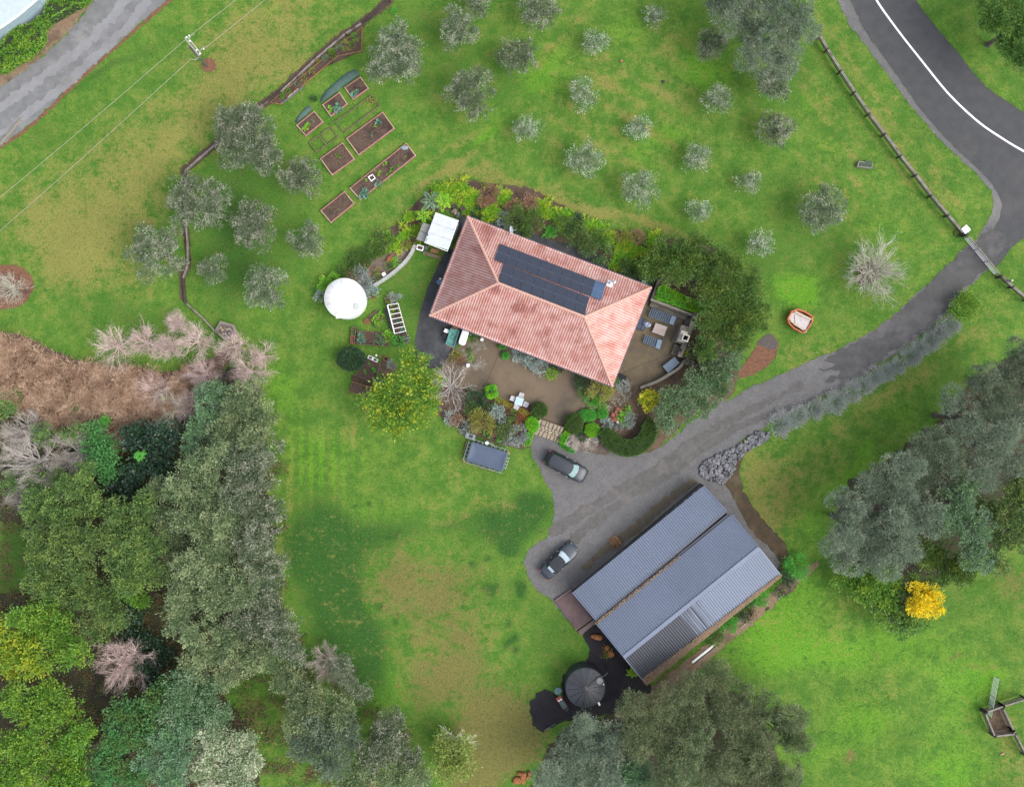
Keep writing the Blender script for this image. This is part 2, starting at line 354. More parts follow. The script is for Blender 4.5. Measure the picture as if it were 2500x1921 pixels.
DEEP = [(830,1440,75,170,-10,1.3),(760,1330,60,120,0,1.1),(890,1630,70,90,-30,1.15),(920,1330,110,45,0,.8),(800,1530,50,70,-20,.6),(1000,1280,140,30,0,.5),(1270,1260,90,50,-10,1.2),(1240,1310,60,40,0,.5),(1150,1280,60,30,0,.4),
 (650,470,120,150,0,.6),(560,560,70,160,0,.55),(620,660,140,60,0,.45),(420,540,70,100,0,.4),(560,770,50,60,0,.3),(520,860,80,30,0,.6),(300,780,120,50,10,.55),(180,220,130,16,-33,.6),(320,130,160,18,-33,.5),(120,330,80,40,-33,.4),
 (1130,160,110,110,0,.45),(1270,230,110,80,0,.45),(950,230,60,60,0,.35),(1000,60,80,60,0,.35),(900,400,60,40,-30,.2),(1720,300,80,40,30,.35),(1880,240,80,60,0,.5),(1700,60,30,110,0,.5),(1950,180,40,60,0,.5),
 (1950,440,100,60,0,.35),(1980,570,90,50,0,.5),(1860,640,80,60,0,.5),(1830,720,60,60,0,.45),(2080,650,60,60,0,.4),(2040,800,60,20,-30,.2),(2380,1000,70,110,-30,.7),(2190,1130,60,60,-45,.55),(2040,1330,40,110,-30,.5),
 (1930,1380,60,30,0,.5),(2300,1480,100,60,0,.35),(1700,1530,90,60,0,.55),(1840,1700,40,120,-20,.45),(2220,1800,60,50,0,.45),(40,1350,40,120,0,.8),(730,1700,30,90,-20,.4),(1200,1690,110,50,-10,.35),
 (1060,560,60,60,0,.45),(980,700,70,90,0,.5),(1000,800,40,60,0,.3),(1390,1500,60,60,0,.45),(1250,1450,60,60,0,.3),(560,1240,40,40,0,.2),(2420,620,50,40,0,.3),(2480,150,30,140,-30,.5),(1330,1560,60,60,0,.45),(1060,1700,110,30,-20,.3)]
BARE = [(960,1440,70,95,10,.62),(1040,1410,90,60,0,.5),(1100,1450,120,40,-35,.55),(1100,1590,105,95,0,.68),(1060,1670,90,60,-20,.6),(1200,1750,110,70,-30,.95),(1250,1830,110,70,-30,1.1),(1150,1870,70,70,0,.9),
 (1180,1480,40,50,0,.3),(1700,115,26,60,-30,.4),(1780,200,40,30,0,.4),(2450,1380,30,40,0,.5),(2490,1430,40,60,0,.6),(2350,1600,40,10,-20,.6),(2400,1620,60,14,-10,.5),(2360,1750,30,90,-10,.5),(2080,1840,16,16,0,.8),
 (2130,1600,14,30,0,.5),(1850,1620,30,40,0,.2),(1600,1640,60,30,-35,.6),(560,1880,60,60,0,.3),(640,1770,60,40,0,.5),(360,1550,90,60,0,.9),(490,1420,40,30,0,.5),(1480,1330,60,20,-40,.2),(1990,470,14,14,0,.4),(2080,590,20,12,0,.3)]
SPOTS = [(962,1452,10),(930,1480,12),(1000,1430,9),(1020,1470,10),(1060,1470,13),(1110,1470,9),(1130,1450,14),(990,1500,10),(960,1510,13),(1005,1520,9),(1040,1550,12),(1080,1490,12),(1090,1510,8),(1140,1490,9),(1095,1530,10),
 (1195,1275,9),(958,1313,10),(1150,1470,11),(868,1468,10),(1240,1560,16),(1255,1545,12),(1270,1440,18),(1210,1455,16),(1230,1510,10),(1265,1575,9),(1160,1380,12),(1190,1360,10),(1085,1695,10),(1125,1708,8),(1280,1225,26),(1240,1330,16),
 (890,1235,8),(855,1235,7),(775,1280,8),(1440,350,6),(1620,200,10),(1275,1460,12),(1020,1440,12),(985,1470,14),(1050,1500,10),(950,1535,9),(1000,1560,8),(930,1440,8)]

def field(x, y, L):
    o = np.zeros_like(x)
    for bx, by, rx, ry, t, a in L:
        c, s = math.cos(math.radians(t)), math.sin(math.radians(t)); dx = x - bx; dy = y - by
        u = (dx * c + dy * s) / rx; v = (-dx * s + dy * c) / ry
        o += a * np.exp(-(u * u + v * v) * .9)
    return o
def tint_at(x, y):
    """x, y in photo pixels on the ground"""
    wx = x + 40 * (vnoise(x, y, 90, 3) - .5) + 14 * (vnoise(x, y, 25, 13) - .5); wy = y + 40 * (vnoise(x, y, 90, 4) - .5) + 14 * (vnoise(x, y, 25, 14) - .5)
    dry = field(wx, wy, DRY); lush = field(wx, wy, LUSH); deep = field(wx, wy, DEEP); bare = field(wx, wy, BARE)
    for sx, sy, r in SPOTS: deep += 1.1 * np.exp(-((wx - sx) ** 2 + (wy - sy) ** 2) / r ** 2)
    # mower stripes: straight north-south on the low lawn, slanted ones round the house
    a = np.exp(-(((x - 790) / 130) ** 4 + ((y - 1190) / 190) ** 4)); lush += a * .2 * np.sign(np.sin(x / 26.0 * 6.283)) + .1 * a; dry += a * .2 * np.sin(x / 26.0 * 6.283)
    b = np.exp(-(((x - 1120) / 130) ** 4 + ((y - 1190) / 90) ** 4)); dry += b * .16 * np.sin(x / 22. * 6.283 + 2)
    u = (x * .53 + y * .85); m = np.exp(-(((x - 980) / 230) ** 4 + ((y - 430) / 150) ** 4)); dry += m * .34 * np.sin(u / 40 * 6.283); lush += m * .2 * np.sin(u / 40 * 6.283 + 2.5)
    u = (x * .5 - y * .86); m = np.exp(-(((x - 1560) / 320) ** 4 + ((y - 330) / 260) ** 4)); dry += m * .24 * np.sin(u / 46 * 6.283); deep += m * .1 * np.sin(u / 46 * 6.283 + 3)
    u = (x * .8 - y * .6); m = np.exp(-(((x - 2150) / 260) ** 4 + ((y - 420) / 330) ** 4)); dry += m * .26 * np.sin(u / 34 * 6.283)
    m = np.exp(-(((x - 1300) / 250) ** 4 + ((y - 80) / 120) ** 4)); u = x * .72 + y * .7; dry += m * .2 * np.sin(u / 52 * 6.283)
    out = (x < -120) | (x > 2620) | (y < -120) | (y > 2040)
    dry = np.where(out, .25, dry)
    return np.clip(np.stack([dry, lush, deep, bare], -1), 0, 1.3)

def far_axis(lo, hi, st):
    a = np.arange(lo, hi + st * .5, st); e = []; d = st
    p = hi
    while p < 1400: d *= 1.5; p += d; e.append(p)
    e = np.array(e); return np.concatenate([(-e + (lo + hi) - 0)[::-1], a, e])
gx = far_axis(-60., 60., .27); gy = far_axis(-47., 47., .27)
X, Y = np.meshgrid(gx, gy); px = X * 22.5 + CX; py = CY - Y * 22.5
Z = (vnoise(X + 500, Y + 500, 1.2, 8) - .5) * .02
V = np.stack([X, Y, Z - .012], -1).reshape(-1, 3)
nx, ny = len(gx), len(gy); ii = (np.arange(ny - 1)[:, None] * nx + np.arange(nx - 1)[None, :]).ravel()
Q = np.stack([ii, ii + 1, ii + nx + 1, ii + nx], 1)
me = npmesh('lawn', V, Q, {'tint': tint_at(px, py).reshape(-1, 4)})
setp(link('lawn', me, GRASS, smooth=True), 'mown grass lawns and paddocks with yellow, lush and dark patches', kind='structure')

# grass tufts standing in the turf (thousands of blades; clear of the roads they only edge)
def inpoly(x, y, poly):
    c = np.zeros(x.shape, bool); n = len(poly); j = n - 1
    for i in range(n):
        xi, yi = poly[i][:2]; xj, yj = poly[j][:2]
        if yi != yj: c ^= ((yi > y) != (yj > y)) & (x < (xj - xi) * (y - yi) / (yj - yi) + xi)
        j = i
    return c

def spline(pts, closed=True, step=10.0):
    out = []; n = len(pts); rngi = range(n if closed else n - 1)
    g = lambda i: np.array(pts[i % n] if closed else pts[min(max(i, 0), n - 1)], float)
    for i in rngi:
        p0, p1, p2, p3 = g(i - 1), g(i), g(i + 1), g(i + 2); m = max(1, int(np.linalg.norm(p2 - p1) / step))
        for k in range(m):
            t = k / m; out.append(.5 * ((2 * p1) + (-p0 + p2) * t + (2 * p0 - 5 * p1 + 4 * p2 - p3) * t * t + (-p0 + 3 * p1 - 3 * p2 + p3) * t ** 3))
    if not closed: out.append(g(n - 1))
    return out
def dens(pts, step=8.0):
    out = []; n = len(pts)
    for i in range(n):
        a, b = np.array(pts[i], float), np.array(pts[(i + 1) % n], float); m = max(1, int(np.linalg.norm(b - a) / step))
        out += [a + (b - a) * k / m for k in range(m)]
    return out
SHEETS = []; ZI = [0]
def sheet(name, pts, z, mat, jit=1.5, smooth=True, label=None, kind='structure', thick=0.0, parent=None, block=True):
    q = spline(pts, True, 8) if smooth else dens(pts)
    q = [(a[0] + RS.normal() * jit, a[1] + RS.normal() * jit) for a in q]
    if block: SHEETS.append(q)
    w = [P(a, b) for a, b in q]; b = B()
    if thick: b.prism([(p.x, p.y) for p in w], z - thick, z)
    else:
        A = sum(w[i].x * w[(i + 1) % len(w)].y - w[(i + 1) % len(w)].x * w[i].y for i in range(len(w)))
        if A < 0: w = w[::-1]
        from mathutils.geometry import delaunay_2d_cdt
        vo, eo, fo = delaunay_2d_cdt([Vector((p.x, p.y)) for p in w], [], [list(range(len(w)))], 1, 1e-5)[:3]
        fs = []
        for f in fo:
            a2 = sum(vo[f[i]].x * vo[f[(i + 1) % len(f)]].y - vo[f[(i + 1) % len(f)]].x * vo[f[i]].y for i in range(len(f))); fs.append(tuple(f) if a2 > 0 else tuple(f[::-1]))
        ZI[0] += 1; zj = z + .00013 * (ZI[0] % 11)
        b.add([(p.x, p.y, zj) for p in vo], fs)
    o = b.obj(name, mat, parent); 
    if parent is None: setp(o, label, None, None, kind)
    return o

# main road, its shoulder and the drive
sheet('road_shoulder', [(2020,-60),(2043,0),(2075,61),(2129,132),(2225,261),(2300,346),(2379,421),(2421,471),(2423,514),(2400,560),(2386,582),(2410,630),(2460,600),(2470,480),(2370,370),(2290,270),(2200,160),(2150,80),(2120,-60)], .004, gravel, 1.5, label='grey gravel shoulder along the asphalt road')
sheet('road', [(2058,-60),(2085,20),(2118,85),(2165,150),(2250,270),(2330,360),(2400,425),(2440,480),(2444,520),(2425,560),(2398,600),(2430,650),(2475,600),(2540,560),(2620,520),(2620,360),(2500,275),(2407,211),(2329,118),(2275,54),(2237,0),(2220,-60)], .014, asphalt, .8, label='dark asphalt road curving past the property')
lw = spline([(2110,-60),(2139,0),(2189,71),(2254,154),(2318,232),(2386,296),(2443,336),(2500,370),(2580,410)], False, 8)
b = B(); L_, R_ = [], []
for i, p in enumerate(lw):
    t = lw[min(i + 1, len(lw) - 1)] - lw[max(i - 1, 0)]; t = t / np.linalg.norm(t); nrm = np.array([-t[1], t[0]])
    L_.append(P(*(p + nrm * 2.3))); R_.append(P(*(p - nrm * 2.3)))
vs = [(p.x, p.y, .022) for p in L_] + [(p.x, p.y, .022) for p in R_]; n = len(lw)
b.add(vs, [(i, i + 1, n + i + 1, n + i) for i in range(n - 1)])
setp(b.obj('road_marking', surf('road paint', (.8, .8, .8, 1), (.66, .66, .66, 1), 3, .7, None, .3, 20, .1, 0)), 'solid white line along the middle of the asphalt road', kind='structure')
sheet('driveway', [(2405,575),(2357,604),(2307,654),(2229,725),(2179,771),(2121,814),(2064,843),(1971,886),(1836,946),(1760,985),(1700,1020),(1650,1062),(1602,1096),(1560,1112),(1500,1108),(1440,1095),(1365,1078),(1304,1058),(1296,1081),(1297,1110),(1316,1143),(1334,1180),(1350,1215),(1353,1260),(1345,1290),(1325,1318),(1290,1345),(1281,1361),(1285,1392),(1300,1425),(1350,1470),(1400,1520),(1470,1500),(1520,1440),(1600,1380),(1750,1300),(1800,1200),(1775,1160),(1800,1085),(1870,1046),(1882,1029),(2000,971),(2086,929),(2175,871),(2264,807),(2318,754),(2386,682),(2432,632),(2466,600),(2440,560)], .008, gravel, 2.0, label='grey gravel driveway widening into a yard')
sheet('driveway_seal', [(2420,560),(2385,590),(2357,606),(2307,656),(2229,730),(2179,776),(2121,819),(2064,849),(2010,880),(2040,890),(2000,905),(2050,905),(2010,935),(2060,925),(2086,920),(2175,862),(2264,799),(2318,746),(2386,676),(2432,628),(2475,590)], .0155, seal, 3.0, label='worn dark seal on the upper driveway', block=False)
track = surf('packed wheel track', S(108, 105, 102), S(120, 117, 114), 1.5, .95, S(134, 128, 122), .3, 9, .6, .3)
sheet('wheel_track', [(1340,1290),(1400,1250),(1500,1190),(1600,1130),(1700,1060),(1800,1005),(1900,960),(1960,930),(1965,945),(1900,975),(1810,1022),(1712,1078),(1615,1150),(1512,1210),(1420,1268),(1350,1310)], .0168, track, 2.5, True, 'packed darker wheel track along the drive', block=False)
sheet('wheel_track', [(1400,1330),(1450,1290),(1540,1220),(1640,1165),(1700,1120),(1790,1060),(1880,1015),(1890,1000),(1780,1040),(1690,1100),(1625,1145),(1530,1205),(1435,1270),(1388,1315)], .0182, track, 2.5, True, 'second packed wheel track nearer the shed', block=False)
sheet('yard_dirt', [(1530,1290),(1580,1250),(1640,1200),(1690,1170),(1700,1178),(1650,1218),(1600,1262),(1560,1300),(1480,1350),(1430,1395),(1420,1385),(1470,1335)], .0196, surf('brown yard dirt', S(118, 106, 86), S(128, 116, 98), 1.5, .95, S(104, 92, 72), .4, 12, .5, .4), 2.5, True, 'brown dusty strip of yard in front of the shed', block=False)
# gravel lane, top left
sheet('lane', [(-60,250),(0,214),(90,150),(160,88),(232,0),(280,-60),(470,-60),(410,0),(330,70),(200,185),(90,290),(0,357),(-60,400)], .009, gravel_blue, 2.0, label='pale grey gravel lane across the top left corner')
lt_m = surf('lane wheel track', S(156, 156, 158), S(168, 168, 170), 1.2, .95, S(146, 144, 142), .3, 14, .4, .3)
sheet('lane_track', [(-60,292),(0,252),(100,180),(190,108),(265,35),(320,-50),(345,-50),(290,42),(208,124),(112,198),(0,276),(-60,316)], .0172, lt_m, 3, True, 'paler wheel track on the lane, nearer the hedge', block=False)
sheet('lane_track', [(-60,350),(0,314),(95,246),(205,150),(300,62),(380,-40),(400,-40),(325,64),(220,166),(105,264),(0,334),(-60,372)], .0192, lt_m, 3, True, 'paler wheel track on the lane, nearer the paddock', block=False)
sheet('lane_verge', [(-60,180),(0,178),(60,140),(95,95),(100,70),(150,35),(225,-10),(262,-20),(215,20),(160,86),(90,150),(0,222),(-60,260)], .006, mulch_pale, 2.5, label='strip of dry litter between the hedge and the lane')
sheet('lane_edge', [(-40,380),(0,357),(90,290),(200,185),(330,70),(410,0),(450,-40),(456,-36),(415,6),(335,76),(205,191),(95,296),(4,363),(-36,386)], .013, mulch_red, 1.0, label='thin brown edge of the gravel lane', block=False)
# house surrounds
sheet('north_path', [(1112,548),(1140,512),(1200,528),(1260,552),(1340,585),(1420,602),(1500,640),(1560,664),(1612,684),(1592,728),(1500,760),(1200,640),(1118,600)], .010, concrete_dark, .8, False, 'black wet concrete path along the back of the house')
sheet('west_path', [(1094,610),(1075,640),(1058,672),(1042,710),(1028,753),(1018,800),(1013,845),(1020,885),(1060,900),(1096,880),(1112,850),(1150,800),(1180,700),(1130,620)], .012, concrete_dark, .8, True, 'stained dark concrete apron beside the house')
sheet('patio', [(1096,868),(1118,850),(1150,830),(1220,800),(1300,830),(1400,880),(1500,925),(1530,955),(1535,985),(1470,975),(1436,985),(1425,1010),(1400,1015),(1378,1043),(1317,1023),(1312,990),(1270,985),(1212,970),(1188,950),(1174,968),(1140,952),(1095,935),(1075,905)], .016, concrete_tan, .5, False, 'brown exposed aggregate patio in front of the house')
sheet('east_patio', [(1470,900),(1560,700),(1600,726),(1690,768),(1697,790),(1665,880),(1640,908),(1605,929),(1562,945),(1545,965),(1530,955),(1500,940)], .020, concrete_gold, .5, False, 'golden brown concrete terrace at the end of the house')
b = B()
for p, q in (((1214,872),(1187,935)),((1499,921),(1560,893)),((1560,893),(1640,862)),((1516,893),(1540,930))):
    b.beam(P(*p, .0215), P(*q, .0215), .035, .004)
setp(b.obj('patio_joints', mulch_black), 'dark joint lines cut in the patio concrete', kind='structure')
# garden beds as flat mulch sheets
sheet('north_garden', [(1000,600),(960,612),(880,640),(850,672),(905,690),(1000,620),(1030,590),(1062,520),(1110,510),(1135,512),(1200,528),(1260,552),(1340,585),(1420,602),(1500,640),(1560,664),(1622,700),(1730,700),(1790,640),(1700,590),(1560,575),(1500,560),(1370,500),(1290,460),(1200,448),(1120,440),(1060,458),(1010,500),(985,540),(900,590),(860,640)][1:-1], .005, mulch, 2.0, True, 'mulched garden bed along the back of the house')
sheet('rockery_soil', [(880,640),(950,618),(1010,600),(1004,618),(988,640),(960,664),(918,694),(880,720),(862,700),(862,665)], .007, pebble, 1.5, True, 'pinkish pebble bed above the curved white wall')
sheet('front_garden', [(1080,930),(1140,920),(1200,935),(1270,960),(1330,990),(1322,1023),(1300,1062),(1290,1092),(1240,1088),(1150,1060),(1100,1030),(1070,1010)], .006, mulch, 1.5, True, 'mulched flower garden below the patio')
sheet('east_garden', [(1400,1000),(1420,960),(1500,940),(1540,900),(1590,860),(1640,790),(1640,740),(1600,690),(1700,670),(1770,670),(1815,720),(1830,800),(1800,870),(1790,960),(1700,1014),(1640,1060),(1590,1100),(1500,1110),(1400,1085),(1366,1080),(1380,1045)], .0032, dirt, 2.0, True, 'brown mulched ground under the hedges east of the house')
sheet('red_soil', [(1880,818),(1898,835),(1898,858),(1870,895),(1830,918),(1803,926),(1800,912),(1830,870),(1855,830)], .010, mulch_red, 2.0, True, 'rust red soil patch beside the drive')
sheet('soil_ash', [(1880,815),(1900,838),(1893,852),(1850,842),(1862,822)], .0165, surf('ash grey soil', S(120, 112, 108), S(96, 88, 86), 4, .95, None, .3, 14, .5, .5), 1.5, True, 'grey ash at the top of the red soil patch', block=False)
sheet('bush_floor', [(-60,1010),(60,1020),(200,1080),(260,1010),(420,980),(540,900),(600,920),(640,990),(655,1250),(640,1480),(680,1580),(600,1650),(540,1680),(600,1760),(620,1850),(600,1990),(300,1990),(-60,1990),(-60,1500),(60,1440),(60,1290),(-60,1250)], .004, litter, 4, True, 'dark leaf litter under the trees at the lower left')
sheet('dead_bracken_floor', [(-60,820),(0,812),(40,815),(120,850),(200,885),(300,900),(420,905),(520,870),(560,850),(560,880),(500,960),(430,1010),(330,1050),(260,1150),(210,1120),(150,1060),(60,1010),(0,970),(-60,960)], .009, dirt, 3, True, 'brown ground under the dead brush')
sheet('oval_bed', [(-60,652),(-20,650),(30,646),(70,665),(83,695),(70,730),(35,750),(-20,756),(-60,750)], .008, mulch_red, 1.5, True, 'oval bark bed at the left edge of the paddock')
sheet('pole_mulch', [(510 + 18 * math.cos(t * .628), 160 + 18 * math.sin(t * .628)) for t in range(10)], .007, mulch_red, 1.2, True, 'round patch of red bark around the power pole')
sheet('shed_bank', [(1795,1105),(1840,1085),(1868,1072),(1820,1105),(1806,1150),(1815,1190),(1850,1250),(1910,1320),(1925,1360),(1918,1385),(1890,1400),(1860,1390),(1770,1250),(1770,1180)], .0125, surf('brown bank', S(104, 86, 62), S(84, 72, 54), 1.2, .95, S(118, 104, 82), .4, 14, .5, .5), 2, True, 'bare brown bank beside the shed')
sheet('shed_apron', [(1715,1165),(1765,1180),(1790,1215),(1830,1290),(1890,1350),(1900,1385),(1870,1390),(1780,1260)], .018, gravel, 1.5, True, 'pale gravel strip along the shed end', block=False)
sheet('black_mulch_bed', [(1422,1553),(1450,1520),(1530,1600),(1590,1672),(1560,1705),(1500,1740),(1460,1750),(1425,1768),(1385,1760),(1345,1775),(1322,1788),(1300,1760),(1290,1725),(1305,1700),(1340,1686),(1375,1705),(1372,1660),(1400,1630),(1436,1605),(1438,1580)], .010, mulch_black, 3.5, True, 'black mulch around the black water tank')
sheet('shed_back_soil', [(1590,1672),(1680,1610),(1800,1510),(1900,1430),(1960,1385),(2000,1370),(1985,1395),(1900,1470),(1790,1560),(1700,1640),(1640,1700),(1560,1760),(1500,1740),(1560,1700)], .0065, mulch_pale, 3, True, 'strip of brown bark chips behind the shed')
sheet('wattle_floor', [(2060,1200),(2150,1130),(2290,1030),(2350,950),(2420,900),(2560,860),(2560,1250),(2430,1340),(2300,1400),(2240,1500),(2180,1520),(2120,1440),(2050,1370)], .0035, litter, 4, True, 'leaf litter under the wattle wood')
sheet('shade_soil', [(1500,1740),(1560,1700),(1650,1680),(1840,1720),(1870,1990),(1330,1990),(1330,1850),(1350,1810),(1400,1765)], .005, litter, 4, True, 'leaf litter under the bottom trees')
sheet('front_bed_soil', [(1385,1052),(1410,1042),(1470,1060),(1490,1090),(1480,1110),(1420,1100),(1366,1084)], .0115, surf('grey dead groundcover', S(132, 118, 108), S(106, 90, 78), 2.5, .95, S(84, 68, 56), .9, 10, .6, .8), 1.2, True, 'dead groundcover bed beside the stone steps', block=False)
sheet('vege_path', [(928,885),(945,876),(960,888),(968,900),(955,912),(935,925),(925,905)], .008, dirt, 1.5, True, 'worn dirt path between vegetable beds')
for i, (x, y, r) in enumerate([(2120,666,34),(1460,985,1)]):
    if r > 5: sheet('tree_mulch', [(x + r * math.cos(t * .628) * RS.uniform(.8, 1.1), y + r * math.sin(t * .628) * .8) for t in range(10)], .006, mulch, 2.5, True, 'ring of mulch under the bare tree')

# fence-line strip, upper left
FL = [(985,-40),(950,0),(882,57),(843,82),(771,143),(684,225),(654,246),(600,287),(507,368),(450,418),(453,436),(452,536),(457,600),(458,643),(446,679),(452,739),(493,775),(528,812)]
l1 = [(p[0] - 8, p[1] - 6) for p in FL]; l2 = [(p[0] + 8, p[1] + 6) for p in FL]
sheet('fence_line_mulch', l1 + l2[::-1], .0075, mulch, 1.6, True, 'strip of brown mulch along the boundary retaining wall')

def tufts():
    n = 260000
    x = RS.uniform(-30, 2530, n); y = RS.uniform(-30, 1950, n); k = np.ones(n, bool)
    for q in SHEETS:
        qa = np.array(q); bb = (x > qa[:, 0].min()) & (x < qa[:, 0].max()) & (y > qa[:, 1].min()) & (y < qa[:, 1].max()) & k
        idx = np.nonzero(bb)[0]; k[idx[inpoly(x[idx], y[idx], q)]] = False
    # extra fringe along the edges of paths and roads
    fx, fy = [], []
    for q in SHEETS:
        for p in q:
            for _ in range(5): fx.append(p[0] + RS.normal() * 2.2); fy.append(p[1] + RS.normal() * 2.2)
    x = np.concatenate([x[k], fx]); y = np.concatenate([y[k], fy]); n = len(x)
    pos = np.stack([(x - CX) / 22.5, (CY - y) / 22.5, np.zeros(n)], 1)
    d = RS.normal(size=(n, 3)) * [1, 1, .3]; d[:, 2] = np.abs(d[:, 2]) + .35
    Lh = RS.uniform(.07, .17, n); V, Q = leaf_arrays(pos, d, Lh, RS.uniform(.05, .1, n))
    V = V.reshape(n, 4, 3)[:, [0, 1, 2]]; V[:, 0] = V[:, 1] * 2 - V[:, 2] * 0 if False else V[:, 0]
    V = V.reshape(-1, 3); Q = np.arange(3 * n).reshape(n, 3)
    t = tint_at(x, y); t[:, 0] += RS.normal(size=n) * .3; t[:, 1] += RS.normal(size=n) * .3; t[:, 2] += RS.normal(size=n) * .35
    me = npmesh('grass', V, Q, {'tint': np.repeat(np.clip(t, 0, 1.3), 3, 0)})
    setp(link('grass', me, GRASS), 'grass blades standing in the lawns', kind='stuff')
tufts()
# ------------------------------------------------------------------ buildings
tile = surf('clay roof tile', S(238, 172, 158, .6), S(254, 208, 198, .64), 1.1, .45, S(206, 138, 126, .55), .5, 9, .28, .25)
tile_cap = surf('pale ridge tile', S(240, 192, 172, .5), S(230, 176, 156, .5), 1.5, .7, None, .3, 10, .2, .2)
iron = surf('blue grey roofing iron', S(134, 146, 168, .5), S(128, 140, 162, .5), .25, .5, S(120, 132, 152, .5), .12, 4, .1, 0, metal=.25, t3=(.5, .8))
def channel_shade(m, c, amt):  # roll channels painted darker, standing in for the shade between the ribs
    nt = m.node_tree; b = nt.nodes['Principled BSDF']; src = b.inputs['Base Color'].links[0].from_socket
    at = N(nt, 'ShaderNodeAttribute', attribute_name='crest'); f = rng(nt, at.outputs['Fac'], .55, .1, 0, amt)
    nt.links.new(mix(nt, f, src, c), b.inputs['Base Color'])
iron_flash = surf('ridge flashing', S(136, 148, 172, .5), S(128, 140, 164, .5), .4, .45, None, .3, 6, .08, 0, metal=.25)
channel_shade(tile, S(164, 98, 92, .5), .6); channel_shade(iron, S(96, 106, 128, .5), .4)
panel_m = shinymat('solar cell glass', S(54, 62, 80, .55), .3, 0, .25); panel_blue = shinymat('bluer solar glass', S(76, 104, 138, .6), .3, 0, .25)
gutter_m = surf('grey gutter', S(120, 112, 120), S(90, 84, 90), 2, .6)
brick_m = surf('plastered wall', S(176, 160, 138), S(160, 144, 122), 1.5, .9)
shed_wall = surf('dark cladding', S(66, 64, 70), S(80, 78, 84), 1.2, .7, None, .3, 12, .2, .2)
moss = surf('lichen and dry needles', S(160, 134, 108), S(182, 156, 126), 4, .95, None, .3, 14, .6, .6)
winframe = surf('window frame', S(120, 120, 122), S(100, 100, 104), 3, .6)

def wave_face(corners, z_at, along, pitch, amp, course=0.0, cstep=.02, ulen=None):
    """roof face with rolled profile. corners: world xy polygon; z_at(x,y); along: unit vec of the eave; waves repeat along it, run down the slope"""
    ax = Vector(along); dn = Vector((-ax.y, ax.x)); C = [Vector(c[:2]) for c in corners]
    us = [c.dot(ax) for c in C]; u0, u1 = min(us), max(us); n = int((u1 - u0) / pitch) * 6; V = []; Q = []; WT = []
    def vspan(u):
        t = []; m = len(C)
        for i in range(m):
            a, b = C[i], C[(i + 1) % m]; ua, ub = a.dot(ax), b.dot(ax)
            if abs(ua - ub) < 1e-6:
                if abs(u - ua) < 1e-4: t += [a.dot(dn), b.dot(dn)]
                continue
            f = (u - ua) / (ub - ua)
            if -1e-6 <= f <= 1 + 1e-6: t.append(a.dot(dn) + (b.dot(dn) - a.dot(dn)) * f)
        return (min(t), max(t)) if t else None
    cols = []
    for i in range(n + 1):
        u = u0 + (u1 - u0) * min(max(i / n, 1e-5), 1 - 1e-5); s = vspan(u)
        if s is None: continue
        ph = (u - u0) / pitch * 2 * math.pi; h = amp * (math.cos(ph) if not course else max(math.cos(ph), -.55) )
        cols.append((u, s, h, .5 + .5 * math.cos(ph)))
    rows = []
    vmin = min(c[1][0] for c in cols); vmax = max(c[1][1] for c in cols)
    if course:
        lv = []; v = vmin
        while v < vmax - 1e-6: lv += [(v, 0.0), (min(v + course, vmax) - .001, 1.0)]; v += course
    else: lv = [(vmin, 0), (vmax, 0)]
    m = len(lv)
    for u, (a, b), h, w01 in cols:
        for v, t in lv:
            vv = min(max(v, a), b); x, y = ax.x * u + dn.x * vv, ax.y * u + dn.y * vv
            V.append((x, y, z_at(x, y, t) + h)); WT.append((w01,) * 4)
    for i in range(len(cols) - 1):
        for j in range(m - 1):
            a = i * m + j; Q.append((a, a + m, a + m + 1, a + 1))
    V = np.array(V); Q = np.array(Q)
    A = V[Q[:, 0]]; C2 = V[Q[:, 2]]; Bq = V[Q[:, 1]]; D = V[Q[:, 3]]
    ar = np.linalg.norm(np.cross(C2 - A, D - Bq), axis=1); Q = Q[ar > 1e-5]
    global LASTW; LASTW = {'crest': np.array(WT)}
    return V, Q

# ---- house
EZ, RZ = 2.75, 4.75
TL, TR, BR, BL = [P(x, y, EZ) for x, y in ((1141.8, 528.6), (1590.2, 701.4), (1495.1, 943.7), (1048.6, 770.7))]
RL, RR = P(1216.9, 691.5, RZ), P(1427, 773.5, RZ)
hc = (TL + TR + BR + BL) / 4; hc.z = 0
house = thing('house', 'single storey house with pink tiled hip roof and solar panels', 'house', hc)
def plane_z(a, b, c):
    n = (b - a).cross(c - a); return lambda x, y, t=0: a.z - (n.x * (x - a.x) + n.y * (y - a.y)) / n.z
roof = thing('roof', None, None); roof.parent = house; roof.location = (0, 0, 0)
faces = (([TL, TR, RR, RL], (TR - TL)), ([BL, BR, RR, RL], (BR - BL)), ([TL, BL, RL], (BL - TL)), ([TR, BR, RR], (BR - TR)))
ZF = []
for cs, al in faces:
    zf = plane_z(cs[0], cs[1], cs[2]); ZF.append(zf); al = al.normalized(); mid = (cs[0] + cs[1]) / 2
    dn = Vector((-al.y, al.x)); up = 1 if (Vector(RL[:2]) - Vector(mid[:2])).dot(dn) > 0 else -1
    def z_at(x, y, t, zf=zf, up=up): return zf(x, y) + .045 - .035 * ((t) if up > 0 else (1 - t))
    V, Q = wave_face([c[:2] for c in cs], z_at, (al.x, al.y), .27, .055, .34)
    link('roof_tiles', npmesh('roof_tiles', V, Q, LASTW), tile, roof, world=True, kind='stuff')
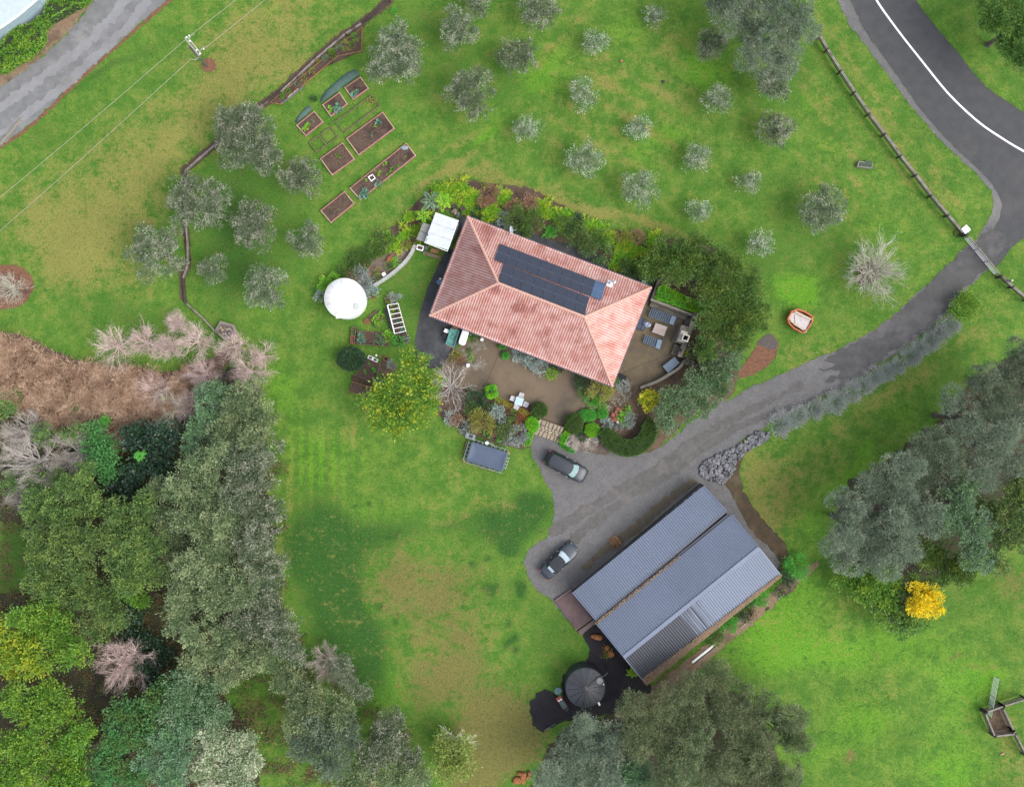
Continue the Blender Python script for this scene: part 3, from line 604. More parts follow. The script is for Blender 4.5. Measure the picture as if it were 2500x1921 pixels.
# ridge and hip caps: one short cap tile shared by all
cap = B(); L0 = .42
for s in (0, 1):
    pass
seg = 7; vs = []
for k, (xx, rr) in enumerate(((0, .15), (L0, .125))):
    for j in range(seg): 
        th = math.pi * j / (seg - 1); vs.append((xx, rr * math.cos(th), rr * .75 * math.sin(th)))
cap.add(vs, [(j, j + 1, seg + j + 1, seg + j) for j in range(seg - 1)] + [tuple(range(seg))])
capm = cap.mesh('ridge_tile'); capm.materials.append(tile_cap)
for a, b_ in ((RL, RR), (TL, RL), (BL, RL), (TR, RR), (BR, RR)):
    d = b_ - a; n = int(d.length / .38); e = d.normalized()
    q = e.to_track_quat('X', 'Z')
    for i in range(n):
        o = bpy.data.objects.new('ridge_tile', capm); COL.objects.link(o); o.parent = roof
        o.location = a + d * (i / n) + Vector((0, 0, .07)) - hc; o.rotation_mode = 'QUATERNION'; o.rotation_quaternion = q
b = B()
for a, c in ((TL, TR), (TR, BR), (BR, BL), (BL, TL)):
    o_ = (a + c) / 2 - hc; o_.z = 0; d = c - a; nn = Vector((d.y, -d.x, 0)).normalized(); nn = nn if nn.dot(o_) > 0 else -nn
    b.beam(a + nn * .06 - Vector((0, 0, .12)), c + nn * .06 - Vector((0, 0, .12)), .11, .1)
b.obj('gutter', gutter_m, house, world=True)
ins = lambda p, k=.045: hc + (Vector((p.x, p.y, 0)) - hc) * (1 - k * 1.6)
W4 = [ins(p) for p in (TL, TR, BR, BL)]
b = B()
for i in range(4):
    a, c = W4[i], W4[(i + 1) % 4]; b.beam(a, c, .2, EZ - .15)
b.obj('wall', brick_m, house, world=True)
b = B(); b.prism([(hc + (p - hc) * .99)[:2] for p in (TL, TR, BR, BL)], EZ - .17, EZ - .13); b.obj('soffit', paint_white, house, world=True)
for i, ts in ((0, (.12, .3, .5, .68, .86)), (1, (.35, .7)), (2, (.15, .38, .62, .85)), (3, (.3, .7))):
    a, c = W4[i], W4[(i + 1) % 4]; d = (c - a); L = d.length; e = d.normalized(); nn = Vector((e.y, -e.x, 0)); nn = nn if nn.dot((a + c) / 2 - hc) > 0 else -nn
    for t in ts:
        m = a + d * t + nn * .11; wd = 1.6 if t != .5 else 1.0
        z0 = .9
        f = B(); f.beam(m - e * wd / 2 + Vector((0, 0, z0)), m + e * wd / 2 + Vector((0, 0, z0)), .06, 1.2); fo = f.obj('window', winframe, house, world=True)
        g = B(); g.beam(m - e * (wd / 2 - .07) + nn * .02 + Vector((0, 0, z0 + .07)), m + e * (wd / 2 - .07) + nn * .02 + Vector((0, 0, z0 + .07)), .05, 1.06); g.obj('pane', glass_dark, fo, world=True)
for i, t in ((2, .5), (1, .5)):
    a, c = W4[i], W4[(i + 1) % 4]; d = c - a; e = d.normalized(); nn = Vector((e.y, -e.x, 0)); nn = nn if nn.dot((a + c) / 2 - hc) > 0 else -nn
    m = a + d * t + nn * .11; f = B(); f.beam(m - e * .5, m + e * .5, .06, 2.05); f.obj('door', timber_dark, house, world=True)
# solar panels, on the northern roof face
ex = (TR - TL).normalized(); zf = ZF[0]
dnv = Vector((ex.y, -ex.x, 0)); slope = Vector((dnv.x, dnv.y, zf(dnv.x, dnv.y) - zf(0, 0)))
def at_roof(x, y):
    z = 4.0
    for _ in range(6): p = P(x, y, z); z = zf(p.x, p.y) + .14
    return P(x, y, z)
def panels(tl, tr, bl, n, blue_last):
    a, bq, c = at_roof(*tl), at_roof(*tr), at_roof(*bl); du = (bq - a) / n; dv = c - a
    nrm = du.cross(dv).normalized(); nrm = nrm if nrm.z > 0 else -nrm
    for i in range(n):
        q = B(); s = a + du * i + du * .012; u = du * .976; lift = nrm * .04
        q.add([s, s + u, s + u + dv, s + dv, s + lift, s + u + lift, s + u + dv + lift, s + dv + lift], [(0, 1, 2, 3), (7, 6, 5, 4), (0, 4, 5, 1), (1, 5, 6, 2), (2, 6, 7, 3), (3, 7, 4, 0)])
        o = q.obj('solar_panel', panel_blue if (blue_last and i == n - 1) else panel_m, house, world=True)
        g = B()
        for f in (.5,):
            m0 = s + dv * f + lift * 1.08; g.add([m0, m0 + u, m0 + u + dv * .004, m0 + dv * .004], [(0, 1, 2, 3)])
        for cx in (.0, 1.):
            m0 = s + u * cx + dv * .49 + lift * 1.15 - u * .02; g.add([m0, m0 + u * .04, m0 + u * .04 + dv * .03, m0 + dv * .03], [(0, 1, 2, 3)])
        g.obj('clamp', steel, o, world=True)
        if blue_last and i == n - 1: o['label'] = 'bluer end solar panel'
panels((1219.8, 595.3), (1479.4, 694.1), (1206.2, 633.8), 10, True)
panels((1228.9, 644), (1438.8, 726.3), (1216.4, 687), 8, False)
# rail strips under the panels
b = B()
# flues and small vents
c = at_roof(1488.6, 693.6); f = B(); f.box(c.x, c.y, c.z + .1, .62, .62, .5, -.37); fo = f.obj('flue', paint_white, house, world=True)
f = B(); f.lathe([(.14, 0), (.14, .7), (.2, .72), (.2, .85), (.02, .9)], (c.x - .02, c.y, c.z + .2), 12); f.obj('flue_cap', steel, fo, world=True)
c = at_roof(1497.5, 690.5); f = B(); f.lathe([(.13, -.2), (.13, .9), (.19, .92), (.19, 1.05), (.02, 1.1)], (c.x, c.y, c.z), 12); f.obj('vent_pipe', steel, house, world=True)
c = at_roof(1336.7, 634.5); f = B(); f.lathe([(.08, -.2), (.08, .35), (.14, .36), (.12, .45), (.02, .48)], (c.x, c.y, c.z), 8); f.obj('roof_vent', tile_cap, house, world=True)
c = at_roof(1440, 656); f = B(); f.box(c.x, c.y, c.z - .04, .35, .22, .12, 1.0); f.obj('patched_tile', surf('pale mortar', S(240, 214, 190), S(225, 196, 170), 2, .8), house, world=True)
# satellite dish on the back gutter
c = P(1250.4, 562, 3.2); f = B(); f.lathe([(.01, 0), (.2, .03), (.38, .12), (.44, .2), (.43, .21), (.2, .06), (.01, .03)], (0, 0, 0), 20, .42, 1.0)
d = thing('satellite_dish', 'pale satellite dish on the back eave of the house', 'satellite dish', c)
f.obj('dish', surf('dish grey', (.55, .58, .6, 1), (.5, .53, .56, 1), 2, .6), d, smooth=True).rotation_euler = (.1, -.5, .05)
f = B(); f.tube([(.05, -.02, .05), (.35, -.02, .25), (.42, 0, .3)], .035, 6); f.tube([(-.1, 0, 0), (-.25, .02, -.4), (-.35, -.12, -.55)], .04, 6); f.obj('bracket', steel, d)
c = P(1569, 691, 2.6); f = B(); f.tube([(c.x, c.y, 2.55), (c.x + .35, c.y + .15, 2.4), (c.x + .6, c.y - .1, 2.0)], .05, 6)
f.add([(c.x - .2, c.y - .1, 2.6), (c.x + .35, c.y - .32, 2.6), (c.x + .3, c.y + .25, 2.6), (c.x, c.y + .4, 2.6)], [(0, 1, 2, 3)])
f.obj('downpipe_awning', surf('clear awning', S(150, 156, 150), S(130, 136, 130), 2, .4), house, world=True)

# ---- white garden shed and its lean-to by the house
sh_c = P(1078, 566, 0)
gs = thing('garden_shed', 'small shed with a white flat iron roof behind the house', 'shed', sh_c)
c4 = [P(x, y, 2.4) for x, y in ((1063.7, 519.5), (1119.1, 538.8), (1092, 613.4), (1036.6, 591.9))]
al = (c4[2] - c4[1]).normalized()
zr = lambda x, y, t=0: 2.4 + .02 * ((x - c4[0].x) * al.x + (y - c4[0].y) * al.y)
e2 = (c4[1] - c4[0]); e3 = (c4[3] - c4[0]); 
for i in range(3):
    a = c4[0] + e3 * (i / 3); q = [a, a + e2, a + e2 + e3 * (1 / 3 - .006), a + e3 * (1 / 3 - .006)]
    V, Q = wave_face([p[:2] for p in q], zr, (e3.normalized().x, e3.normalized().y), .155, .012)
    link('roof_sheet', npmesh('roof_sheet', V, Q, LASTW), white_roof, gs, world=True)
b = B()
for i in range(4): b.beam(c4[i] - Vector((0, 0, .16)), c4[(i + 1) % 4] - Vector((0, 0, .16)), .06, .14)
b.obj('fascia', paint_white, gs, world=True)
wc = (c4[0] + c4[2]) / 2; b = B(); inn = [wc + (p - wc) * .93 for p in c4]; 
inn[2] = inn[1] + (inn[2] - inn[1]) * .78; inn[3] = inn[0] + (inn[3] - inn[0]) * .78
for i in range(4): b.beam((inn[i].x, inn[i].y, 0), (inn[(i + 1) % 4].x, inn[(i + 1) % 4].y, 0), .08, 2.2)
b.obj('wall', paint_white, gs, world=True)
b = B(); 
for p in (c4[2], c4[3]): q = wc + (p - wc) * .94; b.box(q.x, q.y, 1.1, .1, .1, 2.2)
b.obj('post', timber_dark, gs, world=True)
for x, y, r in ((1044, 574, .1), (1042, 584, .06), (1041, 588, .05)):
    c = P(x, y, 2.45); b = B(); b.lathe([(r, 0), (r, .06), (r * .6, .1)], c, 10); b.obj('roof_vent', winframe, gs, world=True)
lt = [P(x, y, 2.0) for x, y in ((1033, 543), (1051, 549), (1036, 592), (1016, 585))]
ltt = thing('lean_to', 'grey lean-to roof of two sheets beside the white shed', 'lean-to', Vector(((lt[0].x + lt[2].x) / 2, (lt[0].y + lt[2].y) / 2, 0)))
for s in (0, 1):
    a = lt[0].lerp(lt[3], s * .5 + .01); bq = lt[1].lerp(lt[2], s * .5 + .01); c_ = lt[1].lerp(lt[2], s * .5 + .48); d_ = lt[0].lerp(lt[3], s * .5 + .48)
    b = B(); b.prism([p[:2] for p in (a, bq, c_, d_)], 1.98 - s * .04, 2.0 - s * .04); b.obj('roof_sheet', grey_sheet, ltt, world=True)
b = B()
for p in lt: b.box(p.x, p.y, .98, .07, .07, 1.96)
b.obj('post', timber, ltt, world=True)

# ---- big shed
UZ = 2.6
LT = [P(1717.9, 1185.7, UZ), P(1773, 1246, 3.0), P(1455, 1514, 3.0), P(1398, 1446, UZ)]
MZ, GZ, LZ = 3.15, 4.1, 3.0
M = [P(1785.7, 1255, MZ), P(1853.6, 1337.5, GZ), P(1907, 1405, LZ), P(1578.6, 1671, LZ), P(1523, 1603.6, GZ), P(1457, 1523, MZ)]
sc_ = P(1640, 1430, 0); shed = thing('big_shed', 'long blue grey iron shed with gabled roof and lean-to', 'shed', sc_)
def slope_face(q, name, mat=iron, pitch=.27, amp=.03):
    zf = plane_z(q[0], q[1], q[2]); al = (q[-1] - q[0]).normalized()
    V, Q = wave_face([p[:2] for p in q], lambda x, y, t=0: zf(x, y), (al.x, al.y), pitch, amp)
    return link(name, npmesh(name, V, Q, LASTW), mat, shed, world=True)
def iron_dark_mat():
    m, nt, b = newmat('half dark iron'); tc = N(nt, 'ShaderNodeTexCoord').outputs['Object']
    # dark at one end, paler towards the other, edge streaked along the corrugation
    al = (M[3] - M[2]).normalized(); mp = N(nt, 'ShaderNodeVectorMath', operation='DOT_PRODUCT'); nt.links.new(tc, mp.inputs[0]); mp.inputs[1].default_value = (al.x, al.y, 0)
    dn = N(nt, 'ShaderNodeVectorMath', operation='DOT_PRODUCT'); nt.links.new(tc, dn.inputs[0]); dn.inputs[1].default_value = (-al.y, al.x, 0)
    o = M[2].dot(Vector((al.x, al.y, 0)))
    u = mth(nt, 'SUBTRACT', mp.outputs['Value'], o)
    cc = N(nt, 'ShaderNodeCombineXYZ'); nt.links.new(mth(nt, 'MULTIPLY', u, 3.2), cc.inputs[0]); nt.links.new(mth(nt, 'MULTIPLY', dn.outputs['Value'], .12), cc.inputs[1])
    n = noise(nt, cc.outputs[0], 1.0, 2, .6)
    f = rng(nt, mth(nt, 'ADD', u, mth(nt, 'MULTIPLY', mth(nt, 'SUBTRACT', n, .5), 9.0)), 8.5, 11.5)
    nt.links.new(mix(nt, f, S(134, 146, 168, .5), S(66, 70, 80, .5)), b.inputs['Base Color'])
    b.inputs['Roughness'].default_value = .5; b.inputs['Metallic'].default_value = .25
    channel_shade(m, S(66, 74, 94, .5), .35); return m
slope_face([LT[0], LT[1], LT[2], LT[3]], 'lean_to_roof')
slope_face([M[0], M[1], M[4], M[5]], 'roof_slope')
o = slope_face([M[2], M[1], M[4], M[3]], 'roof_slope', iron_dark_mat()); o['label'] = 'outer roof slope darker at its lower end'
b = B(); b.beam(M[1] + Vector((0, 0, .03)), M[4] + Vector((0, 0, .03)), .42, .03); b.obj('ridge_flashing', iron_flash, shed, world=True)
# barge flashings on the ends
for a, c in ((M[0], M[1]), (M[1], M[2]), (M[3], M[4]), (M[4], M[5]), (LT[0], LT[1]), (LT[2], LT[3])):
    b = B(); b.beam(a, c, .1, .045); b.obj('barge_flashing', iron_flash, shed, world=True)
# valley: dark gutter between lean-to and main roof, with dry needles along the main eave
b = B(); b.beam(LT[1] - Vector((0, 0, .05)), LT[2] - Vector((0, 0, .05)), .36, .04); b.obj('flashing', shinymat('dark flashing', S(84, 90, 106), .5), shed, world=True)
b = B(); b.beam(M[0] - Vector((0, 0, .14)), M[5] - Vector((0, 0, .14)), .5, .06); b.obj('valley_gutter', shinymat('valley iron', S(70, 74, 86, .5), .6), shed, world=True)
def needles(a, c, n, wd0, wd1, name, out):
    d = c - a; al = d.normalized(); nn = Vector((al.y, -al.x, 0)) * out; t = RS.rand(n); 
    wv = wd0 + (wd1 - wd0) * t; s = RS.rand(n) ** 1.6 * wv
    pos = np.array([(a + d * float(tt) + nn * float(ss) + Vector((0, 0, .05)))[:] for tt, ss in zip(t, s)]); pos[:, 2] += RS.rand(n) * .05
    dr = RS.normal(size=(n, 3)) * [1, 1, .25]; V, Q = leaf_arrays(pos, dr, RS.uniform(.1, .25, n), RS.uniform(.04, .09, n))
    return V, Q
V1, Q1 = needles(M[5], M[5].lerp(M[0], .62), 900, .2, .02, 'x', -1)
link('dry_needles', npmesh('dry_needles', V1, Q1), moss, shed, world=True, kind='stuff')
V1, Q1 = needles(M[3], M[2], 7000, .85, .16, 'x', -1); 
zf2 = plane_z(M[2], M[1], M[3]); V1[:, 2] = [zf2(v[0], v[1]) + .05 + RS.rand() * .06 for v in V1]
link('dry_needles', npmesh('dry_needles', V1, Q1), moss, shed, world=True, kind='stuff')
# walls
g0 = [Vector((p.x, p.y, 0)) for p in (M[0], M[2], M[3], M[5])]
b = B(); mc = sum(g0, Vector()) / 4
gi = [mc + (p - mc) * .975 for p in g0]
for i in range(4): b.beam(gi[i], gi[(i + 1) % 4], .12, 2.8)
ends = ((gi[0], gi[1], M[1]), (gi[3], gi[2], M[4]))
for a, c, r in ends:
    m0 = (a + c) / 2; b.add([(a.x, a.y, 2.8), (c.x, c.y, 2.8), (m0.x, m0.y, 3.95)], [(0, 1, 2)])
b.obj('wall', shed_wall, shed, world=True)
# lean-to front wall, standing half a metre out from the eave: seen as a dark strip with bays
fa, fb = P(1707, 1178.6, 0), P(1396, 1439, 0)
ea = (fb - fa).normalized(); nout = Vector((ea.y, -ea.x, 0)); nout = nout if nout.dot(fa - sc_) > 0 else -nout
wa, wb = fa - nout * .1, fb - nout * .1; wl = (wb - wa).length
b = B(); b.beam(wa, wb, .12, 2.5); b.beam(wa, Vector((LT[1].x, LT[1].y, 0)), .12, 2.5); b.beam(wb, Vector((LT[2].x, LT[2].y, 0)), .12, 2.5)
b.obj('lean_to_wall', shed_wall, shed, world=True)
b = B(); b.beam(wa + nout * .1, wb + nout * .1, .14, .07); b.obj('sill', concrete_pale, shed, world=True)
for t0, t1 in ((.02, .09), (.1, .17), (.18, .25), (.3, .48), (.5, .57)):
    p, q = wa + ea * wl * t0 + nout * .075 + Vector((0, 0, .9)), wa + ea * wl * t1 + nout * .075 + Vector((0, 0, .9))
    f = B(); f.beam(p, q, .05, 1.1); fo = f.obj('window', winframe, shed, world=True)
    f = B(); f.beam(p + ea * .06 + nout * .03 + Vector((0, 0, .06)), q - ea * .06 + nout * .03 + Vector((0, 0, .06)), .04, .98); f.obj('pane', glass_dark, fo, world=True)
for t0, t1 in ((.6, .76), (.8, .97)):
    p, q = wa + ea * wl * t0 + nout * .08, wa + ea * wl * t1 + nout * .08
    f = B(); f.beam(p, q, .05, 2.15); f.obj('roller_door', shinymat('roller door', S(92, 94, 102), .5), shed, world=True)
# brackets and boards tucked along the front eave
for i in range(8):
    p = wa + ea * (.5 + i * .62) + nout * .02 + Vector((0, 0, 2.5)); b = B(); b.beam(p, p + ea * .42, .26 if i % 2 else .2, .05)
    b.obj('eave_bracket', shinymat('eave grey', S(104, 104, 116), .6) if i == 0 else MATS['eave grey'], shed, world=True)

# maroon deck at the shed end
dk = thing('shed_deck', 'maroon painted board deck at the end of the big shed', 'deck', P(1400, 1490, 0))
e = [P(x, y, .25) for x, y in ((1396, 1443), (1446.5, 1510.7), (1407, 1539.3), (1357, 1469.6))]
nb = 16
for i in range(nb):
    a = e[0].lerp(e[1], i / nb); bq = e[0].lerp(e[1], (i + .93) / nb); c_ = e[3].lerp(e[2], (i + .93) / nb); d_ = e[3].lerp(e[2], i / nb)
    b = B(); b.prism([p[:2] for p in (a, bq, c_, d_)], .02, .24 + (i % 3) * .004); b.obj('plank', deck_red, dk, world=True)
step_m = surf('pinkish deck edge', S(142, 120, 118), S(126, 104, 104), 2, .8)
b = B(); b.prism([P(x, y, .3)[:2] for x, y in ((1410.7, 1541), (1449.6, 1512.5), (1455.5, 1519.6), (1418, 1550.7))], .0, .3); b.obj('step', step_m, dk, world=True)
b = B(); b.prism([P(x, y, .28)[:2] for x, y in ((1353, 1466), (1393, 1437.5), (1396, 1441), (1357, 1469))], .0, .29); b.obj('edge_board', step_m, dk, world=True)

# ---- white roofed building, top left corner
wb_ = thing('white_building', 'white metal building cut off by the top left corner', 'building', P(-20, -20, 0))
q = [P(x, y, 3.2) for x, y in ((88, -4), (41, 36), (-2, 66), (-160, 170), (-340, -40), (150, -90))]
b = B(); b.prism([p[:2] for p in q[:3]] + [q[3][:2], q[4][:2], q[5][:2]], 3.05, 3.2); b.obj('roof', shinymat('pale blue white iron', (.4, .46, .5, 1), .45), wb_, world=True)
b = B()
for i in (0, 1, 2): b.beam(q[i] + Vector((.05, -.05, -.25)), q[(i + 1)] + Vector((.05, -.05, -.25)), .16, .12)
b.obj('gutter', paint_white, wb_, world=True)
b = B(); qi = [P(-20, -20, 0) + (Vector((p.x, p.y, 0)) - P(-20, -20, 0)) * .97 for p in q]
for i in range(len(qi)): b.beam(qi[i], qi[(i + 1) % len(qi)], .2, 3.0)
b.obj('wall', shinymat('pale blue cladding', (.26, .34, .38, 1), .5), wb_, world=True)

# ------------------------------------------------------------------ tanks
def tank(name, label, px, py, r, h, mat, top_mat, base_px=None):
    c = P(px, py, h); c0 = Vector((c.x, c.y, 0)); t = thing(name, label, 'water tank', c0); return t, c0
t, c0 = tank('water_tank', 'large round white water tank beside the vegetable beds', 840.8, 728.3, 0, 2.3, None, None)
r = PX(49.3, 2.3); b = B(); b.lathe([(r * .985, 0), (r * .985, 2.1), (r, 2.12), (r, 2.28)], (0, 0, 0), 64); b.obj('wall', white_plastic, t, smooth=False)
b = B(); b.lathe([(r * .995, 2.27), (r * .99, 2.29), (r * .5, 2.33), (.02, 2.36)], (0, 0, 0), 64); b.obj('lid', surf('white tank lid', (.58,.59,.57,1), (.54,.55,.53,1), 1.2, .6, (.49,.5,.46,1), .5, 20, .05, 0), t, smooth=True)
b = B(); b.lathe([(.36, 0), (.36, .09), (.3, .12), (.02, .13)], (PX(29.5, 2.4), -PX(20, 2.4), 2.3), 20); b.obj('hatch', surf('hatch grey', (.38,.4,.39,1)), t)
b = B()
for a in (100, 135, 160, 178, 200, 240, 265): 
    ca, sa = math.cos(math.radians(a)), math.sin(math.radians(a)); b.beam((ca * r * .72, sa * r * .72, 2.315), (ca * r * .97, sa * r * .97, 2.29), .035, .03)
b.obj('seam', surf('seam grey', (.3, .32, .32, 1)), t)
b = B(); b.box(r + .05, -.35 * r, 2.2, .16, .3, .2); b.box(-.35 * r, -r * .96, 2.2, .3, .16, .2); b.lathe([(.07, 0), (.07, .1)], (PX(24, 2.4), -PX(32, 2.4), 2.33), 8); b.obj('fitting', white_plastic, t)

t, c0 = tank('black_water_tank', 'large round black ribbed water tank below the big shed', 1429.4, 1678.5, 0, 2.75, None, None)
r = PX(48, 2.75); b = B(); prof = [(r * 1.0, 0)]
for k in range(9): z = .15 + k * .28; prof += [(r, z), (r * 1.012, z + .06), (r * 1.012, z + .16), (r, z + .22)]
b.lathe(prof + [(r, 2.6)], (0, 0, 0), 48); b.obj('wall', black_plastic, t)
lidm = shinymat('black tank lid', S(66, 70, 78, .5), .45)
b = B(); b.lathe([(r * 1.02, 2.55), (r * 1.02, 2.68), (r * .97, 2.75), (r * .12, 3.05), (.02, 3.08)], (0, 0, 0), 48); b.obj('lid', lidm, t)
ribm = shinymat('tank rib', S(40, 42, 50, .5), .5)
for k in range(14):
    a = 2 * math.pi * k / 14 + .1; ca, sa = math.cos(a), math.sin(a); px_, py_ = -sa, ca; b = B()
    wide = .16 if 30 < math.degrees(a) % 360 < 170 else 0
    for s in ((-1, 1) if wide else (0,)):
        b.beam((ca * r * .13 + px_ * s * .03, sa * r * .13 + py_ * s * .03, 3.02), (ca * r * .93 + px_ * s * wide, sa * r * .93 + py_ * s * wide, 2.76), .07, .045)
    if wide: b.beam((ca * r * .92 - px_ * wide, sa * r * .92 - py_ * wide, 2.77), (ca * r * .92 + px_ * wide, sa * r * .92 + py_ * wide, 2.77), .07, .045)
    b.obj('rib', ribm, t)
b = B(); b.lathe([(.34, 0), (.34, .12), (.27, .16), (.02, .17)], (PX(34, 2.8), PX(18, 2.8), 2.8), 20); b.obj('hatch', surf('pale grey hatch', S(176, 180, 178), S(160, 164, 164), 3, .6), t)
b = B(); b.box(PX(33, 2.8), -PX(38, 2.8), 2.86, .2, .34, .14, .4); b.lathe([(.07, 0), (.07, .1)], (PX(44, 2.8), PX(9, 2.8), 2.75), 8); b.obj('fitting', white_plastic, t)
b = B(); b.tube([(.2, .15, 3.08), (PX(30, 2.8), PX(27, 2.8), 2.95), (r * .95, r * .62, 2.85), (r + .25, r * .75, 2.75), (r + .3, r * .78, 0)], .05, 6); b.obj('inlet_pipe', lidm, t)
timber_cream = surf('cream sawn board', S(236, 206, 178), S(220, 184, 156), 2, .8, S(190, 140, 124), 1.4, 20, .25, .2)
timber_pink = surf('pinkish sawn board', S(216, 150, 148), S(200, 138, 134), 2, .8, S(180, 124, 116), 1.4, 20, .25, .2)
# ------------------------------------------------------------------ raised beds
def frame_boards(t, pts, wd, h, mat, z0=0.0, fw=None):
    n = len(pts); W = [P(*p, h) for p in pts]; W = [Vector((p.x, p.y, z0)) for p in W]; c = sum(W, Vector()) / n
    for i in range(n):
        a, q = W[i], W[(i + 1) % n]; e = (q - a).normalized(); k = wd * .5 if i % 2 == 0 else -wd * .5
        m = mat[i % len(mat)] if isinstance(mat, (list, tuple)) else mat
        b = B(); b.beam(a - e * k, q + e * k, wd, h - z0 - (i % 2) * .004); b.obj('board', m, t, world=True)
def ctr(pts): return (sum(p[0] for p in pts) / len(pts), sum(p[1] for p in pts) / len(pts))
def bed(name, label, pts, h=.3, wd=.09, fill=mulch, mats=None, group=None, fillh=.72, cat='garden bed'):
    c = P(*ctr(pts)); t = thing(name, label, cat, c, 0, group)
    frame_boards(t, pts, wd, h, mats or [timber_cream, timber_pink])
    if fill is not None:
        q = dens(pts, 7); q = [P(a, b_, h) for a, b_ in q]; cc = P(*ctr(pts), h); zz = h * fillh
        n = len(q); vs = []; rings = (1.0, .75, .45, .2)
        for j, k in enumerate(rings):
            for p in q: vs.append((cc.x + (p.x - cc.x) * k * .99, cc.y + (p.y - cc.y) * k * .99, zz + (0 if j == 0 else rnd.uniform(-.03, .06))))
        b = B(); b.add(vs, [(j * n + i, j * n + (i + 1) % n, (j + 1) * n + (i + 1) % n, (j + 1) * n + i) for j in range(3) for i in range(n)] + [tuple(range(3 * n, 4 * n))])
        b.obj('soil', fill, t, smooth=True, world=True)
    return t
BG = 'timber framed vegetable beds on the lawn'
bed('garden_bed', 'small timber bed nearest the big olive, below the right end of the green netting', [(879.8,188.8),(898.8,215.5),(861.9,242.4),(842.1,214.3)], group=BG)
bed('garden_bed', 'small timber bed with kale, between the two top netting pieces', [(828.6,226.2),(847.1,253.6),(807.6,283.3),(788.1,256.4)], group=BG)
bed('garden_bed', 'small timber bed with bright lettuce, beside the short netting piece', [(766.7,272.6),(787.6,297.1),(746.4,331),(724.5,306.4)], group=BG)
bed('timber_surround', 'long empty timber frame with grass growing inside', [(907.1,232.6),(926.2,259),(839.3,323.3),(818.3,297.1)], .16, .07, None, [timber, timber], BG)
bed('garden_bed', 'widest timber bed, brown mulch with one grey green plant at its top end', [(934,274.5),(961.9,313.1),(875.5,377.9),(846.4,338.8)], group=BG)
bed('timber_surround', 'small square empty frame nearer the long grass frame', [(807.1,310.2),(823.8,333.3),(802.4,350.7),(783.3,327.4)], .16, .06, None, [timber, timber], BG)
bed('timber_surround', 'small square empty frame below the lettuce bed', [(777.4,331.4),(795.7,354.3),(772.1,371.9),(754.3,348.3)], .16, .06, None, [timber, timber], BG)
bed('garden_bed', 'squarish timber bed of bare mulch with one pink painted side', [(836.2,349.5),(864.3,388.1),(810.7,426.7),(782.6,387.6)], group=BG)
bed('garden_bed', 'longest narrow timber bed with a white square frame inside', [(991.7,350.5),(1014.3,379.8),(879,486.9),(854.8,459.5)], group=BG)
bed('garden_bed', 'bare mulched timber bed at the lower end of the group', [(841,468.3),(863.8,496.4),(807.9,542.9),(783.3,514.3)], group=BG)
b9 = thing('square_frame', 'white square plastic frame standing in the longest bed', 'frame', P(907.6, 433.8, .3)); frame_boards(b9, [(909,426),(916,435),(906,442),(899,432.6)], .07, .42, paint_white, .24)
c = P(988, 361, .3); b = B(); b.lathe([(.3, 0), (.32, .1), (.2, .16), (.02, .17)], (0, 0, 0), 9, 1.3, .8); o = b.obj('covered_heap', surf('grey plastic sheet', S(176, 190, 200), S(150, 160, 170), 3, .5)); o.location = (c.x, c.y, .22); setp(o, 'crumpled grey plastic sheet in the top corner of the longest bed', 'plastic sheet')
# boundary bed along the retaining wall
t = bed('boundary_bed', 'long wedge shaped planted bed along the boundary wall', [(884,66),(882,125),(823,138),(684,255),(659,250)], .22, .07, soil, [timber_orange, timber_orange])
for pts, m, l in (([(690,252),(741,213)], surf('blue grey sheet edge', S(126, 142, 152), S(110, 124, 134), 2, .5), 'blue grey plank leaning along the wedge bed'), ([(703,238),(728,217)], timber_new, 'short pink plank lying on the wedge bed edge')):
    b = B(); b.beam(P(*pts[0], .23), P(*pts[1], .23), .14, .04); setp(b.obj('plank', m), l, 'plank')
# shade cloth
for pts, l in (([(781,251),(784,238),(792,226),(812,207),(843,181),(860,172),(866,170),(879,181),(860,197),(835,214),(820,228),(790,247)], 'long piece of green netting lying behind two beds'), ([(720,299),(724,288),(738,271),(753.6,257),(763,266),(748,283),(726,301)], 'short piece of green netting behind the lettuce bed')):
    q = [P(*p) for p in dens(pts, 6)]; cc = sum(q, Vector()) / len(q); b = B(); n = len(q)
    vs = [(p.x, p.y, .03) for p in q] + [(cc.x + (p.x - cc.x) * .5, cc.y + (p.y - cc.y) * .5, .16) for p in q] + [(p.x, p.y, .01) for p in q]
    b.add(vs, [(i, (i + 1) % n, n + (i + 1) % n, n + i) for i in range(n)] + [tuple(range(n, 2 * n))] + [(2 * n + i, 2 * n + (i + 1) % n, (i + 1) % n, i) for i in range(n)])
    setp(b.obj('netting', shade, smooth=True), l, 'netting')

